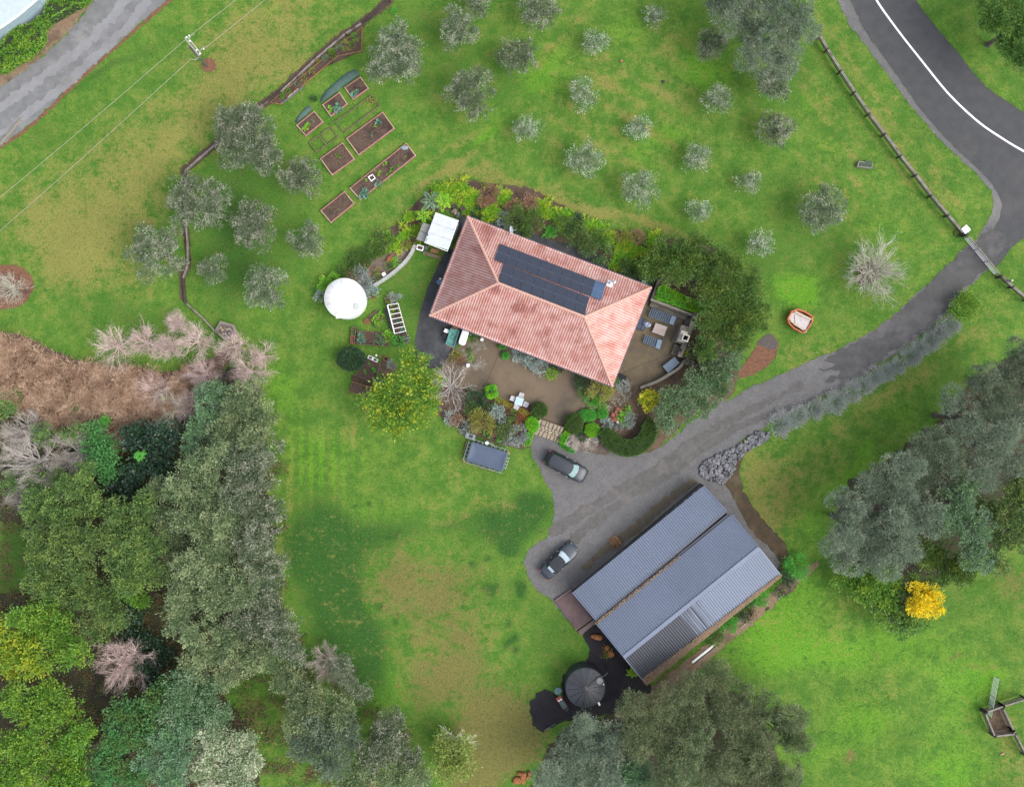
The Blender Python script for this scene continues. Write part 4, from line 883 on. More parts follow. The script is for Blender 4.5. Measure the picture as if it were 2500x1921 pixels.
# ---- vegetable beds by the white tank
t = bed('garden_bed', 'long tilted bed under a white hoop frame', [(939,728),(960,724.5),(1000,837),(971,845)], .35, .06, soil, [timber, timber])
hf = thing('hoop_frame', 'white pipe frame with six crossbars over the tilted bed', 'frame', P(968, 777, 0))
q = [P(x, y, .75) for x, y in ((946,745),(972,741),(991,808),(963.5,814.6))]
for a, c_ in ((q[0], q[3]), (q[1], q[2])):
    b = B(); b.beam(a, c_, .11 if a is q[0] else .05, .06); b.obj('rail', paint_white, hf, world=True)
for i in range(7):
    a = q[0].lerp(q[3], i / 6.0); c_ = q[1].lerp(q[2], i / 6.0); b = B(); b.beam(a, c_, .06, .05); b.obj('crossbar', paint_white, hf, world=True)
b = B()
for p in q: b.box(p.x, p.y, .38, .05, .05, .76)
b.obj('post', paint_white, hf, world=True)
for i in range(9):
    p = P(943.5 + i * 1.9, 757 + i * 5.6, .2); b = B(); b.lathe([(.12, 0), (.15, .3), (.13, .3), (.12, .2)], (0, 0, 0), 10); o = b.obj('plant_pot', black_plastic); o.location = (p.x - .12, p.y, 0)
    setp(o, 'small black pot in the row along the hoop frame bed', 'pot', 'black pots beside the hoop frame bed')
bed('garden_bed', 'small tilted square bed full of lettuces near the white tank', [(920.7,757.4),(937.9,780.4),(917.9,799),(898.9,773.9)], .3, .05, soil, [timber_dark, timber])
t = bed('garden_bed', 'rectangular bed divided in two, below the lettuce bed', [(872.5,808),(951.8,812.5),(948.6,846),(871.4,840)], .3, .05, soil, [timber, timber])
b = B(); a, c_ = P(911, 810, .3), P(911, 843, .3); b.beam((a.x, a.y, .1), (c_.x, c_.y, .1), .05, .2); b.obj('divider', timber, t, world=True)
bed('planter_box', 'narrow planter of green leaves at the left end of the divided bed', [(858.6,798.8),(867.7,799),(867,819),(857,818.8)], .45, .05, soil, [timber, timber], cat='planter')
bed('planter_box', 'narrow terracotta coloured planter below the green leafed one', [(856,820.2),(865.8,820.5),(865,840),(854.6,839)], .45, .05, mulch_red, [terracotta, terracotta], cat='planter')
for i in range(5):
    p = P(869.5 - i * .2, 802 + i * 8); b = B(); b.lathe([(.11, 0), (.15, .28), (.13, .28), (.1, .2)], (0, 0, 0), 10); o = b.obj('plant_pot', black_plastic); o.location = p
    setp(o, 'small black pot squeezed between planter and divided bed', 'pot', 'black pots between the planters and the divided bed')
def pot(px, py, r, h, mat, fillm, label, sides=20):
    p = P(px, py, h * .8); t = thing('plant_pot', label, 'pot', (p.x, p.y, 0)); b = B(); b.lathe([(r * .7, 0), (r, h), (r * .87, h), (r * .82, h * .85)], (0, 0, 0), sides); b.obj('wall', mat, t)
    b = B(); b.lathe([(r * .85, h * .84), (.02, h * .88)], (0, 0, 0), sides); b.obj('soil', fillm, t); return t
pot(896.5, 784.6, .3, .35, terracotta, mulch_red, 'terracotta bowl of red bark beside the lettuce bed')
pot(942, 876, .28, .4, terracotta, mulch_black, 'round terracotta pot on the worn dirt path')
pot(929, 871, .15, .25, terracotta, pebble, 'tiny terracotta pot beside the round one')
pot(919, 867.6, .11, .2, paint_white, paint_white, 'small white pot on the grass near the double planter')
pot(911, 725, .2, .35, terracotta, soil, 'brown pot beside the white tank')
pot(897, 727.5, .22, .4, black_plastic, soil, 'black pot beside the white tank')
t = thing('double_planter', 'white planter with two round openings above the square bed', 'planter', P(911, 876, 0), -.45)
b = B(); b.box(0, 0, .15, .56 * 2, .34, .3); b.obj('body', white_plastic, t)
for s in (-1, 1): b = B(); b.lathe([(.17, .302), (.17, .31), (.02, .312)], (s * .28, 0, 0), 16, 1.3, .8); b.obj('opening', soil, t)
bed('garden_bed', 'square mulched bed beside the dark round bush', [(897,875.7),(928,888.6),(914,934.6),(867,916)], .3, .05, soil, [timber, timber])
bed('garden_bed', 'lowest bed of bare mulch half under the yellow green tree', [(860.7,931.4),(907.9,946.4),(896,968),(852,956)], .3, .06, mulch, [timber_orange, timber])
sheet('bed_gap', [(860,915),(912,936),(905,945),(858,930)], .011, soil, 1, False, 'bare soil strip between two beds', block=False)
p = P(927, 934.6, .8); t = thing('compost_bin', 'black compost bin beside the square mulched bed', 'compost bin', (p.x, p.y, 0))
b = B(); b.lathe([(.44, 0), (.38, .7)], (0, 0, 0), 8); b.obj('body', black_plastic, t); b = B(); b.lathe([(.4, .7), (.4, .76), (.1, .86), (.02, .88)], (0, 0, 0), 8); b.obj('lid', shinymat('dark grey lid', S(76, 80, 88), .5), t)
# curved white block wall + rockery
path = spline([(1013,598),(1005,616),(989,639),(962,664),(939,681),(913,697)], False, 7)
t = thing('curved_wall', 'curved low wall of white blocks round the rockery', 'wall', P(970, 655))
Pw = [P(a, b_, .5) for a, b_ in path]
for i in range(len(Pw) - 1):
    b = B(); a, c_ = Pw[i], Pw[i + 1]; e = (c_ - a); b.beam((a.x, a.y, 0), (a.x + e.x * .965, a.y + e.y * .965, 0), .36, .5 + rnd.uniform(-.01, .01)); b.obj('block', block_white if i else concrete_pale, t, world=True) if False else b.obj('block', paint_block, t, world=True) if 'paint_block' in globals() else b.obj('block', globals().setdefault('paint_block', surf('whitewashed block', S(214, 216, 208), S(190, 192, 184), 2, .8, None, .3, 16, .15, .1)), t, world=True)
def rock(px, py, r, h, mat, label, group=None, ar=1.0, a=0.0, cat='rock'):
    p = P(px, py, h * .4); b = B(); b.rock((0, 0, -.03), r * ar, r, h, a); o = b.obj('rock', mat); o.location = (p.x, p.y, 0); return setp(o, label, cat, group)
for x, y, r in ((892,647,.36),(897,657,.3),(903,668,.34),(906,676,.3),(899,650,.2),(951,632,.36),(946,638,.25),(955,625,.22),(962,636,.22)):
    rock(x, y, r, .35, rock_orange, ('rusty orange rock in the pile near the white tank' if x < 920 else 'rusty orange rock along the upper edge of the pebble bed'), 'orange rocks in the rockery')
b = B(); p = P(937, 669.5, .5); b.box(0, 0, .27, .36, .34, .54, .5); o = b.obj('white_box', white_plastic); o.location = (p.x, p.y, 0); setp(o, 'white electrical box behind the curved wall', 'box')

# ---- things around the white shed
t = thing('planter_box', 'square white edged planter beside the white shed', 'planter', P(1026, 605)); frame_boards(t, [(1020,598),(1034,602),(1031,612),(1017,608)], .1, .45, paint_white)
b = B(); b.prism([P(*p, .4)[:2] for p in ((1021,599),(1033,602.5),(1030.5,611),(1018.5,607.5))], .0, .38); b.obj('soil', soil, t, world=True)
t = thing('timber_bench', 'long grey timber bench on the lawn below the white shed', 'bench', P(1055, 622))
for i in range(3):
    a, c_ = P(1034 + i * -.8, 614 + i * 2.6, .45), P(1077.5 - i * .8, 628 + i * 2.6, .45); b = B(); b.beam(a - Vector((0, 0, .05)), c_ - Vector((0, 0, .05)), .1, .05); b.obj('slat', timber, t, world=True)
for x, y in ((1037, 617), (1074, 630)): b = B(); p = P(x, y, .3); b.box(p.x, p.y, .2, .3, .08, .4, -.3); b.obj('leg', timber_dark, t, world=True)
b = B(); b.box(0, 0, .25, .34, .4, .5, -.3); o = b.obj('storage_crate', surf('grey crate', S(130, 130, 128), S(110, 110, 110))); o.location = P(1041, 606, 0); setp(o, 'grey crate tucked under the white shed roof', 'crate')
b = B(); b.box(0, 0, .3, .9, .4, .04, -.3); b.box(-.2, 0, .15, .1, .3, .3, -.3); o = b.obj('timber_board', timber_orange); o.location = P(1062, 614, 0); setp(o, 'orange brown board under the white shed roof edge', 'board')
for x, y, r in ((1109,504,.28),(1130,510,.3)): pot(x, y, r, .6, shinymat('dark blue pot%d' % x, S(70, 76, 88), .4), soil, 'dark glazed pot in the corner behind the white shed' + (', nearer the house' if x > 1120 else ', nearer the tree fern'))
t = thing('stone_stack', 'small pile of pale stones between the shed and the dark pots', 'stone pile', P(1113, 519))
for i, (x, y) in enumerate(((1104,517),(1112,520),(1119,521),(1110,514),(1117,528))): b = B(); p = P(x, y, .2); b.rock((p.x, p.y, 0), .26, .2, .3, i); b.obj('stone', flag if i % 2 else rock_grey, t, world=True)
# something blue by the west wall: bucket and hose reel
t = thing('hose_reel', 'blue hose reel against the west wall of the house', 'hose reel', P(1073, 690))
b = B(); b.lathe([(.28, 0), (.28, .1), (.14, .12), (.14, .4), (.28, .42), (.28, .5)], (0, 0, 0), 16); b.obj('reel', shinymat('blue plastic', S(110, 140, 190), .5), t); b = B(); b.box(.1, .35, .2, .2, .2, .4, .3); b.obj('tap_box', white_plastic, t)

# ---- teal cart, white bath, by the patio corner
ang = math.atan2(-(844 - 806), (1099 - 1110.5)) 
def rrect(L, W_, r, n=5):
    pts = []
    for cx, cy, a0 in ((L / 2 - r, W_ / 2 - r, 0), (-L / 2 + r, W_ / 2 - r, 90), (-L / 2 + r, -W_ / 2 + r, 180), (L / 2 - r, -W_ / 2 + r, 270)):
        for k in range(n + 1): a = math.radians(a0 + 90 * k / n); pts.append((cx + r * math.cos(a), cy + r * math.sin(a)))
    return pts
t = thing('utility_trailer', 'teal plastic cart with an orange handle by the house corner', 'cart', P(1105.5, 825), math.atan2(-38, -12))
teal = surf('teal plastic', S(120, 196, 184), S(96, 172, 164), 1.5, .45, None, .3, 16, .08, 0)
b = B(); q = rrect(1.75, .92, .08, 3); n = len(q); vs = [(x, y, .35) for x, y in q] + [(x * 1.06, y * 1.08, .8) for x, y in q] + [(x * .98, y * .98, .8) for x, y in q] + [(x * .92, y * .9, .42) for x, y in q]
b.add(vs, [tuple(range(n - 1, -1, -1))] + [(k * n + i, k * n + (i + 1) % n, (k + 1) * n + (i + 1) % n, (k + 1) * n + i) for k in range(3) for i in range(n)] + [tuple(range(3 * n, 4 * n))]); b.obj('tub', teal, t)
b = B(); b.tube([(-.5, -.2, .5), (-.2, .25, .5), (.2, .1, .48), (.1, -.2, .5), (-.3, -.1, .52)], .03, 6); b.obj('hose', shinymat('teal hose', S(86, 150, 140), .5), t)
for sx in (-.5, .5):
    for sy in (-.4, .4): b = B(); b.tube([(sx, sy - .05, .17), (sx, sy + .05, .17)], .17, 12); b.obj('wheel', rubber, t)
b = B(); b.tube([(.88, -.3, .6), (1.02, -.3, .7), (1.02, .3, .7), (.88, .3, .6)], .03, 6); b.obj('handle', shinymat('orange handle', S(214, 130, 100), .5), t)
t = thing('bath', 'white rounded bath shell lying beside the teal cart', 'bath', P(1132.8, 824), math.atan2(-38, -12))
b = B(); q = rrect(1.72, .78, .28, 6); n = len(q); vs = [(x * .8, y * .75, .0) for x, y in q] + [(x, y, .5) for x, y in q] + [(x * .97, y * .93, .56) for x, y in q] + [(x * .5, y * .4, .6) for x, y in q]
b.add(vs, [tuple(range(n - 1, -1, -1))] + [(k * n + i, k * n + (i + 1) % n, (k + 1) * n + (i + 1) % n, (k + 1) * n + i) for k in range(3) for i in range(n)] + [tuple(range(3 * n, 4 * n))]); b.obj('shell', shinymat('white enamel', (.85, .85, .85, 1), .35), t, smooth=False)
b = B(); q = rrect(.55, .42, .1, 3); b.prism(q, 0, .45); o = b.obj('cooler_box', white_plastic); o.location = P(1091, 808.6, 0); o.rotation_euler.z = -.4; setp(o, 'white cooler box beside the teal cart', 'cool box')
b = B(); b.lathe([(.2, 0), (.26, .4), (.22, .4), (.2, .3), (.02, .3)], (0, 0, 0), 14); o = b.obj('bucket', shinymat('dark brown bucket', S(60, 46, 46), .5)); o.location = P(1087, 820, 0); setp(o, 'dark bucket below the white cooler box', 'bucket')
b = B(); b.box(0, 0, .3, .6, .45, .6, -.37); o = b.obj('crate', terracotta); o.location = P(1112, 798.5, 0); setp(o, 'terracotta coloured crate against the house behind the teal cart', 'crate')
b = B(); b.lathe([(.16, 0), (.2, .35), (.17, .35), (.02, .3)], (0, 0, 0), 10); o = b.obj('plant_pot', paint_white); o.location = P(1177, 829.5, 0); setp(o, 'white pot under the front eave', 'pot')
b = B(); b.box(0, 0, .25, .34, .34, .5, 0); o = b.obj('white_stool', white_plastic); o.location = P(1143, 892.6, 0); setp(o, 'small white cube stool on the stepping stones', 'stool')
b = B(); b.lathe([(.08, 0), (.08, .3), (.02, .3)], (0, 0, 0), 10); o = b.obj('canister', surf('lilac canister', S(190, 186, 214))); o.location = P(1149, 817.5, 0); setp(o, 'small lilac canister at the top of the white bath', 'canister')
# stepping stones
t = thing('stepping_stones', 'patch of irregular grey stepping stones between house and patio', 'stepping stones', P(1150, 860))
def slab(t, px, py, rx, ry, a, mat, z=.06, n=6, h=.07):
    p = P(px, py); b = B(); ph = rnd.uniform(0, 6)
    q = [(p.x + rot2(rx / 22.5 * math.cos(k * 6.283 / n + ph) * rnd.uniform(.8, 1.15), ry / 22.5 * math.sin(k * 6.283 / n + ph) * rnd.uniform(.8, 1.15), a)[0], p.y + rot2(rx / 22.5 * math.cos(k * 6.283 / n + ph), ry / 22.5 * math.sin(k * 6.283 / n + ph) * rnd.uniform(.85, 1.1), a)[1]) for k in range(n)]
    b.prism(q, z - h, z + rnd.uniform(-.008, .012)); return b.obj('stone', mat, t, world=True)
for x, y, rx, ry, a in ((1161,838,11,7,-.2),(1149,846,7,8,.4),(1178,841,9,7,0),(1132,857,5,7,.9),(1126,864,4,4,0),(1136,866,8,5,-.3),(1156,862,9,6,.3),(1140,876,7,5,0),(1147,886,8,6,.2),(1133,893,6,6,0),(1168,852,8,6,.5),(1185,850,6,5,0),(1151,871,5,5,0),(1160,829,8,5,0)):
    slab(t, x, y, rx, ry, a, flag_grey if rnd.random() < .75 else concrete_pale)
b = B(); b.beam(P(1109, 842, 0), P(1100, 868, 0), .12, .18); setp(b.obj('timber_edging', timber), 'short timber edging at the foot of the teal cart', 'edging')
b = B(); b.beam(P(1141, 957, 0), P(1182, 973, 0), .1, .25); setp(b.obj('timber_edging', fence_pale), 'pale timber edging below the yellow green tree', 'edging')

# ---- table and four chairs on the patio
A0 = math.atan2(-(1090 - 1010), (1475 - 1400)) ; tc_ = P(1267.4, 979.6, .72); tc_.z = 0
t = thing('garden_table', 'square pale blue topped patio table', 'table', tc_, -.32)
b = B(); b.box(0, 0, .71, .86, .86, .04); b.obj('tabletop', shinymat('pale blue table top', S(196, 222, 232, .62), .4), t)
for sx in (-1, 1):
    for sy in (-1, 1): b = B(); b.box(sx * .38, sy * .38, .345, .04, .04, .69); b.obj('leg', paint_white, t)
chair_m = shinymat('white resin chair', S(226, 222, 224, .6), .5)
def chair():
    t = thing('garden_chair', '', 'chair')
    b = B(); b.box(0, 0, .43, .46, .44, .04); b.obj('seat', chair_m, t)
    b = B(); 
    for k in range(5): b.box(-.24 - .02, -.17 + .085 * k, .68, .03, .06, .44)
    b.box(-.255, 0, .9, .045, .46, .06); b.obj('backrest', chair_m, t)
    for sx in (-.2, .2):
        for sy in (-.2, .2): b = B(); b.box(sx, sy, .205, .04, .04, .41); b.obj('leg', chair_m, t)
    for sy in (-.24, .24): b = B(); b.box(0, sy, .64, .42, .05, .03); b.box(.18, sy, .53, .04, .04, .2); b.obj('armrest', chair_m, t)
    return t
def copy_tree(o, parent=None):
    c = o.copy(); COL.objects.link(c); c.parent = parent
    for ch in list(o.children): copy_tree(ch, c)
    return c
c0 = chair()
for i, (x, y, l) in enumerate(((1273, 965, 'white patio chair on the house side of the table'), (1252, 973, 'white patio chair on the left side of the table'), (1283, 987, 'white patio chair on the side facing the dark round bush'), (1261, 993, 'white patio chair on the flower garden side of the table'))):
    o = c0 if i == 0 else copy_tree(c0); p = P(x, y, .6); d = Vector((tc_.x - p.x, tc_.y - p.y)); o.location = (p.x, p.y, 0); o.rotation_euler.z = math.atan2(d.y, d.x); o['label'] = l; o['group'] = 'white chairs round the patio table'

# ---- stone steps and flagged path
t = thing('stone_steps', 'broad pale stone steps from the yard up to the patio', 'steps', P(1340, 1050))
SA, SB_, SC2, SD = (1317,1022),(1378,1043),(1365,1081),(1303,1060)
def lerp2(a, b_, f): return (a[0] + (b_[0] - a[0]) * f, a[1] + (b_[1] - a[1]) * f)
steps_z = (.42, .28, .14)
for k in range(3):
    a, bq = lerp2(SA, SD, k / 3), lerp2(SB_, SC2, k / 3); d_, c_ = lerp2(SA, SD, (k + 1) / 3), lerp2(SB_, SC2, (k + 1) / 3)
    b = B(); b.prism([P(*p, .2)[:2] for p in (a, bq, c_, d_)], 0, steps_z[k] - .03); b.obj('step', mortar if 'mortar' in globals() else globals().setdefault('mortar', surf('brown mortar', S(120, 104, 84), S(100, 86, 70), 3, .95)), t, world=True)
    m = 7; u0 = [0]
    for i in range(m): u0.append(u0[-1] + rnd.uniform(.7, 1.4))
    u0 = [v / u0[-1] for v in u0]
    for row, (f0, f1) in enumerate(((.04, .5), (.54, .97)) if k % 2 else ((.04, .97),)):
        uu = u0 if row == 0 else [0] + [min(.98, v + rnd.uniform(.02, .08)) for v in u0[1:-1]] + [1]
        for i in range(m):
            g = .012; cs = [lerp2(lerp2(a, bq, uu[i] + g + (rnd.uniform(-.015, .03))), lerp2(d_, c_, uu[i] + g + rnd.uniform(-.01, .04)), 0)] 
            p1 = lerp2(lerp2(a, bq, uu[i] + g), lerp2(d_, c_, uu[i] + g), f0); p2 = lerp2(lerp2(a, bq, uu[i + 1] - g), lerp2(d_, c_, uu[i + 1] - g), f0)
            p3 = lerp2(lerp2(a, bq, uu[i + 1] - g + .01), lerp2(d_, c_, uu[i + 1] - g - .03), f1); p4 = lerp2(lerp2(a, bq, uu[i] + g + .02), lerp2(d_, c_, uu[i] + g), f1)
            b = B(); b.prism([P(*p, .2)[:2] for p in (p1, p2, p3, p4)], steps_z[k] - .028, steps_z[k] + rnd.uniform(-.004, .012)); b.obj('stone', flag, t, world=True)
t = thing('flagstone_path', 'crazy paved stone path curving under the house corner bush', 'path', P(1480, 980))
sheet('flagstone_bedding', [(1433,980),(1470,984),(1510,968),(1534,945),(1552,940),(1540,968),(1515,985),(1485,1003),(1455,1008),(1430,1000)], .0225, dirt, .6, True, 'dirt bedding of the crazy paved path', block=False)
for i in range(130):
    f = rnd.random(); s = rnd.uniform(-1, 1)
    ps = [(1438,992),(1465,996),(1490,990),(1515,976),(1538,955)]; k = min(3, int(f * 4)); g = f * 4 - k; x = ps[k][0] + (ps[k + 1][0] - ps[k][0]) * g; y = ps[k][1] + (ps[k + 1][1] - ps[k][1]) * g
    x += s * 4; y += s * 8.5
    if all((x - q_[0]) ** 2 + (y - q_[1]) ** 2 > 26 for q_ in globals().setdefault('_pl', [])):
        _pl.append((x, y)); slab(t, x, y, 3.6, 3.1, rnd.random() * 3, flag if x < 1485 else flag_grey, .05, 6, .03)

# ---- east terrace: walls, fireplace, furniture
t = thing('terrace_wall', 'low concrete wall with seat ledge round two sides of the terrace', 'wall', P(1650, 750))
def wall_seg(name, t, pts, wd, h, mat, z0=0):
    q = [P(x, y, h) for x, y in pts]
    for i in range(len(q) - 1):
        b = B(); b.beam((q[i].x, q[i].y, z0), (q[i + 1].x, q[i + 1].y, z0), wd, h - z0 + (i % 2) * .003); b.obj(name, mat, t, world=True)
wall_seg('wall', t, [(1609.5,681),(1594,728)], .3, 1.1, concrete_grey)
wall_seg('wall', t, [(1590,732),(1691,770)], .34, 1.1, concrete_grey)
wall_seg('cap', t, [(1589,730.5),(1690,768)], .2, 1.16, concrete_pale, 1.101)
wall_seg('ledge', t, [(1588,741),(1678,776)], .62, .5, concrete_grey)
wall_seg('ledge', t, [(1682,776),(1675,797)], .5, .5, concrete_grey)
wall_seg('wall', t, [(1700,764),(1687,800),(1660,871)], .5, 1.3, concrete_pale)
for i, (x, y) in enumerate(((1697,768),(1692.5,781),(1659,862),(1662,855))):
    p = P(x, y, 1.3); b = B(); b.box(p.x, p.y, 1.31, .22, .3, .04, -.35); b.obj('recess', concrete_grey if i in (0, 2) else dark_void, t, world=True)
t = thing('outdoor_fireplace', 'pale concrete outdoor fireplace with a square white chimney', 'fireplace', P(1665, 820))
def poly_prism(name, t, pts, z0, z1, mat): b = B(); b.prism([P(x, y, z1)[:2] for x, y in pts], z0, z1); return b.obj(name, mat, t, world=True)
poly_prism('hearth', t, [(1657,791),(1665,793.5),(1650,838),(1640,833)], 0, .4, concrete_grey)
poly_prism('base', t, [(1664,793),(1681,798),(1668,840),(1650,834)], 0, 1.2, concrete_pale)
poly_prism('smoke_hood', t, [(1664,806),(1680,811),(1672,837),(1655,831)], 1.2, 2.0, surf('white render', S(226, 220, 208), S(206, 200, 188), 1.5, .8, None, .3, 16, .12, .1))
b = B(); p = P(1674.3, 824.4, 3.0)
for dx, dy, sx, sy in ((-.3, 0, .1, .7), (.3, 0, .1, .7), (0, -.3, .5, .1), (0, .3, .5, .1)):
    x, y = rot2(dx, dy, -.35); b.box(p.x + x, p.y + y, 2.5, sx, sy, 1.0, -.35)
b.obj('chimney', MATS['white render'], t, world=True)
b = B(); b.box(p.x, p.y, 2.1, .5, .5, .1, -.35); b.obj('flue', dark_void, t, world=True)
t = thing('stub_wall', 'low concrete bench and stub wall at the corner of the terrace', 'wall', P(1655, 860)); wall_seg('ledge', t, [(1654,842),(1645,866)], .62, .5, concrete_grey); wall_seg('wall', t, [(1664,868),(1687,877)], .26, 1.0, concrete_grey)
t = thing('curved_terrace_wall', 'curved concrete wall closing the terrace towards the yard', 'wall', P(1630, 910))
wall_seg('wall', t, spline([(1674,878),(1661,896),(1634,914),(1605,931),(1564,947)], False, 12), .3, .9, concrete_pale)
wood_blue = surf('blue grey painted slats', S(124, 144, 166), S(108, 128, 150), 2, .6, None, .3, 20, .15, .1)
def lattice_sofa(label, q, nx, ny, end, h=.45):
    W_ = [P(*p, h) for p in q]; c_ = sum(W_, Vector()) / 4; t = thing('slatted_lounge', label, 'outdoor lounge', (c_.x, c_.y, 0), 0, 'slatted lounges on the terrace')
    a, bq, cq, d = W_; n0 = int(nx)
    k = 1 - end
    for i in range(n0 + 1):
        f = i / n0 * k; b = B(); b.beam(a.lerp(bq, f) - Vector((0, 0, .05)), d.lerp(cq, f) - Vector((0, 0, .05)), .07, .05); b.obj('slat', wood_blue, t, world=True)
    for j in range(ny + 1):
        f = j / ny; b = B(); b.beam(a.lerp(d, f) - Vector((0, 0, .1)), bq.lerp(cq, f) - Vector((0, 0, .1)), .07, .048); b.obj('rail', wood_blue, t, world=True)
    b = B(); b.prism([p[:2] for p in (a.lerp(bq, k), bq, cq, d.lerp(cq, k))], .32, .47); b.obj('side_table', shinymat('pale blue seat%d' % nx, S(140, 166, 192), .5), t, world=True)
    b = B(); b.prism([(c_ + (p - c_) * .95)[:2] for p in W_], .08, .14); b.obj('lower_shelf', timber_dark, t, world=True)
    for p in W_: b = B(); b.box(p.x, p.y, .2, .06, .06, .4); b.obj('leg', wood_blue, t, world=True)
lattice_sofa('longer blue grey slatted lounge beside the seat ledge', [(1591.4,752.4),(1651.4,774.3),(1643.8,793.3),(1583.8,771.4)], 10, 4, .17)
lattice_sofa('shorter blue grey slatted lounge below the pale table', [(1576,818),(1616.6,831.4),(1610.5,852.4),(1570.5,835)], 6, 4, .25)
t = thing('coffee_table', 'low square pale stone table between the slatted lounges', 'table', P(1611, 805)); poly_prism('tabletop', t, [(1601,788.6),(1629.5,798),(1621,821),(1591.8,810.5)], .38, .45, surf('pale marble', S(214, 194, 184), S(196, 176, 168), 1.5, .6, S(226, 210, 200), .8, 14, .1, .05)); poly_prism('base', t, [(1603,793),(1624,800),(1618,816),(1597,809)], 0, .38, concrete_grey)
t = thing('daybed', 'blue grey cushioned lounger half under the roof edge', 'lounger', P(1567, 792))
cush = surf('blue grey cushion', S(92, 104, 124), S(80, 92, 112), 2, .9)
for q in ([(1562.9,776),(1571,779),(1567,791),(1558.5,788)], [(1572,779.4),(1580,782),(1576,794.5),(1568,791.4)], [(1558,789.2),(1566.6,792.3),(1563,804.6),(1554.5,801.5)], [(1567.6,792.6),(1575.6,795.6),(1572,807.5),(1564,804.9)]): poly_prism('cushion', t, q, .3, .46, cush)
poly_prism('frame', t, [(1562,775),(1581,781.5),(1572.5,808.5),(1553.5,802)], .1, .3, timber_dark)
b = B(); q = [(1572,788),(1578,785),(1585,787),(1590,792),(1588,797),(1582,799),(1575,797)]; W_ = [P(x, y, .6) for x, y in q]; cc = sum(W_, Vector()) / 7; n = 7
vs = [(p.x, p.y, .47) for p in W_] + [(cc.x + (p.x - cc.x) * .6, cc.y + (p.y - cc.y) * .6, .6 + .06 * (i % 2)) for i, p in enumerate(W_)] + [(cc.x, cc.y, .56)]
b.add(vs, [(i, (i + 1) % n, n + (i + 1) % n, n + i) for i in range(n)] + [(n + i, n + (i + 1) % n, 2 * n) for i in range(n)]); setp(b.obj('towel', surf('white blue towel', S(206, 214, 236), S(176, 188, 222), 4, .9)), 'crumpled white towel thrown on the lounger', 'towel')
t = thing('storage_box', 'blue grey lidded storage box against the curved terrace wall', 'storage box', P(1639, 891)); 
poly_prism('body', t, [(1647,873),(1658.5,886),(1631.5,909),(1619,895)], 0, .62, shinymat('storage box side', S(80, 94, 112), .5)); poly_prism('lid', t, [(1646.7,871.4),(1659.6,885.7),(1631.4,910.5),(1617.7,894.3)], .62, .7, shinymat('storage box lid', S(116, 136, 160), .45))
t = thing('black_crate', 'flat black crate beside the house corner', 'crate', P(1520, 925)); poly_prism('body', t, [(1514,911),(1530.5,918),(1524,938),(1505,928)], 0, .4, dark_void)
for x, y, l in ((1546.5, 1011, 0), ): pass

# ---- front garden ornaments
for x, y, r in ((1508,998,.3),(1512,1003,.22),(1503,1006,.24),(1496,1013,.3),(1494,1026,.26),(1501,1025,.24),(1499,1019,.18),(1515,999,.2),(1506,1012,.18)):
    rock(x, y, r, .3, terracotta, 'terracotta red rock in the little rockery by the crazy path', 'red rocks by the crazy path')
for x, y, l in ((1517,1011,'white square stepping block among the red rocks'), (1508,1031,'white round stone below the red rocks')):
    b = B(); b.lathe([(.14, 0), (.14, .2), (.02, .22)], (0, 0, 0), 4 if x > 1510 else 10); o = b.obj('white_block', white_plastic); o.location = P(x, y, .1); o.location.z = 0; setp(o, l, 'garden ornament')

# ---- barbecue and covered pool
t = thing('barbecue', 'silver barbecue on the lawn above the covered pool', 'barbecue', P(1149.5, 1063.6), -.3)
b = B(); b.box(0, 0, .85, 1.05, .5, .1); b.box(0, 0, .45, .7, .42, .7); b.obj('body', shinymat('silver grey steel', S(170, 178, 188), .4, .3), t)
b = B(); b.box(.06, 0, .92, .4, .36, .05); b.obj('grill', black_plastic, t)
for sx in (-.45, .45): b = B(); b.tube([(sx, -.28, .07), (sx, .28, .07)], .07, 8); b.obj('wheel', rubber, t)
b = B(); b.beam((-.52, -.3, .83), (.52, -.3, .83), .04, .03); b.obj('handle', steel, t)
pc = P(1189, 1114.5, 1.1); A = math.atan2(-(1105 - 1077), (1242 - 1150)); t = thing('covered_pool', 'rectangular above ground pool under a dark blue grey cover', 'pool', (pc.x, pc.y, 0), A)
L, W_ = 4.15, 2.15; cover = shinymat('pool cover', S(88, 104, 130, .5), .55)
def rr3(k, z, L=L, W_=W_): return [(x * k, y * k, z) for x, y in rrect(L, W_, .12, 3)]
b = B(); n = len(rr3(1, 0)); vs = rr3(1.0, .95) + rr3(1.0, 1.06) + [(x * .985, y * .97, 1.1) for x, y, z in rr3(1, 0)] + [(x * .9, y * .8, 1.03) for x, y, z in rr3(1, 0)] + [(x * .6, y * .4, 1.0) for x, y, z in rr3(1, 0)]
b.add(vs, [(k * n + i, k * n + (i + 1) % n, (k + 1) * n + (i + 1) % n, (k + 1) * n + i) for k in range(4) for i in range(n)] + [tuple(range(4 * n, 5 * n))]); b.obj('cover', cover, t, smooth=True)
b = B(); b.prism([(x * .96, y * .96) for x, y in rrect(L, W_, .12, 3)], 0, .96); b.obj('wall', shinymat('pool liner', S(90, 110, 140), .5), t)
def rails(x0, y0, x1, y1, nb, out, hgt=.8):
    d = Vector((x1 - x0, y1 - y0, 0)); e = d.normalized(); o_ = Vector((e.y, -e.x, 0)) * out
    for i in range(nb):
        p = Vector((x0, y0, 0)) + d * ((i + .5) / nb); b = B(); b.tube([p + Vector((0, 0, .95)), p + o_ * .8 + Vector((0, 0, .9)), p + o_ + Vector((0, 0, .5)), p + o_ * 1.1], .028, 6); b.obj('brace', steel, t)
    b = B(); b.tube([Vector((x0, y0, .88)) + o_ * .85, Vector((x1, y1, .88)) + o_ * .85], .03, 6); b.obj('rail', steel, t)
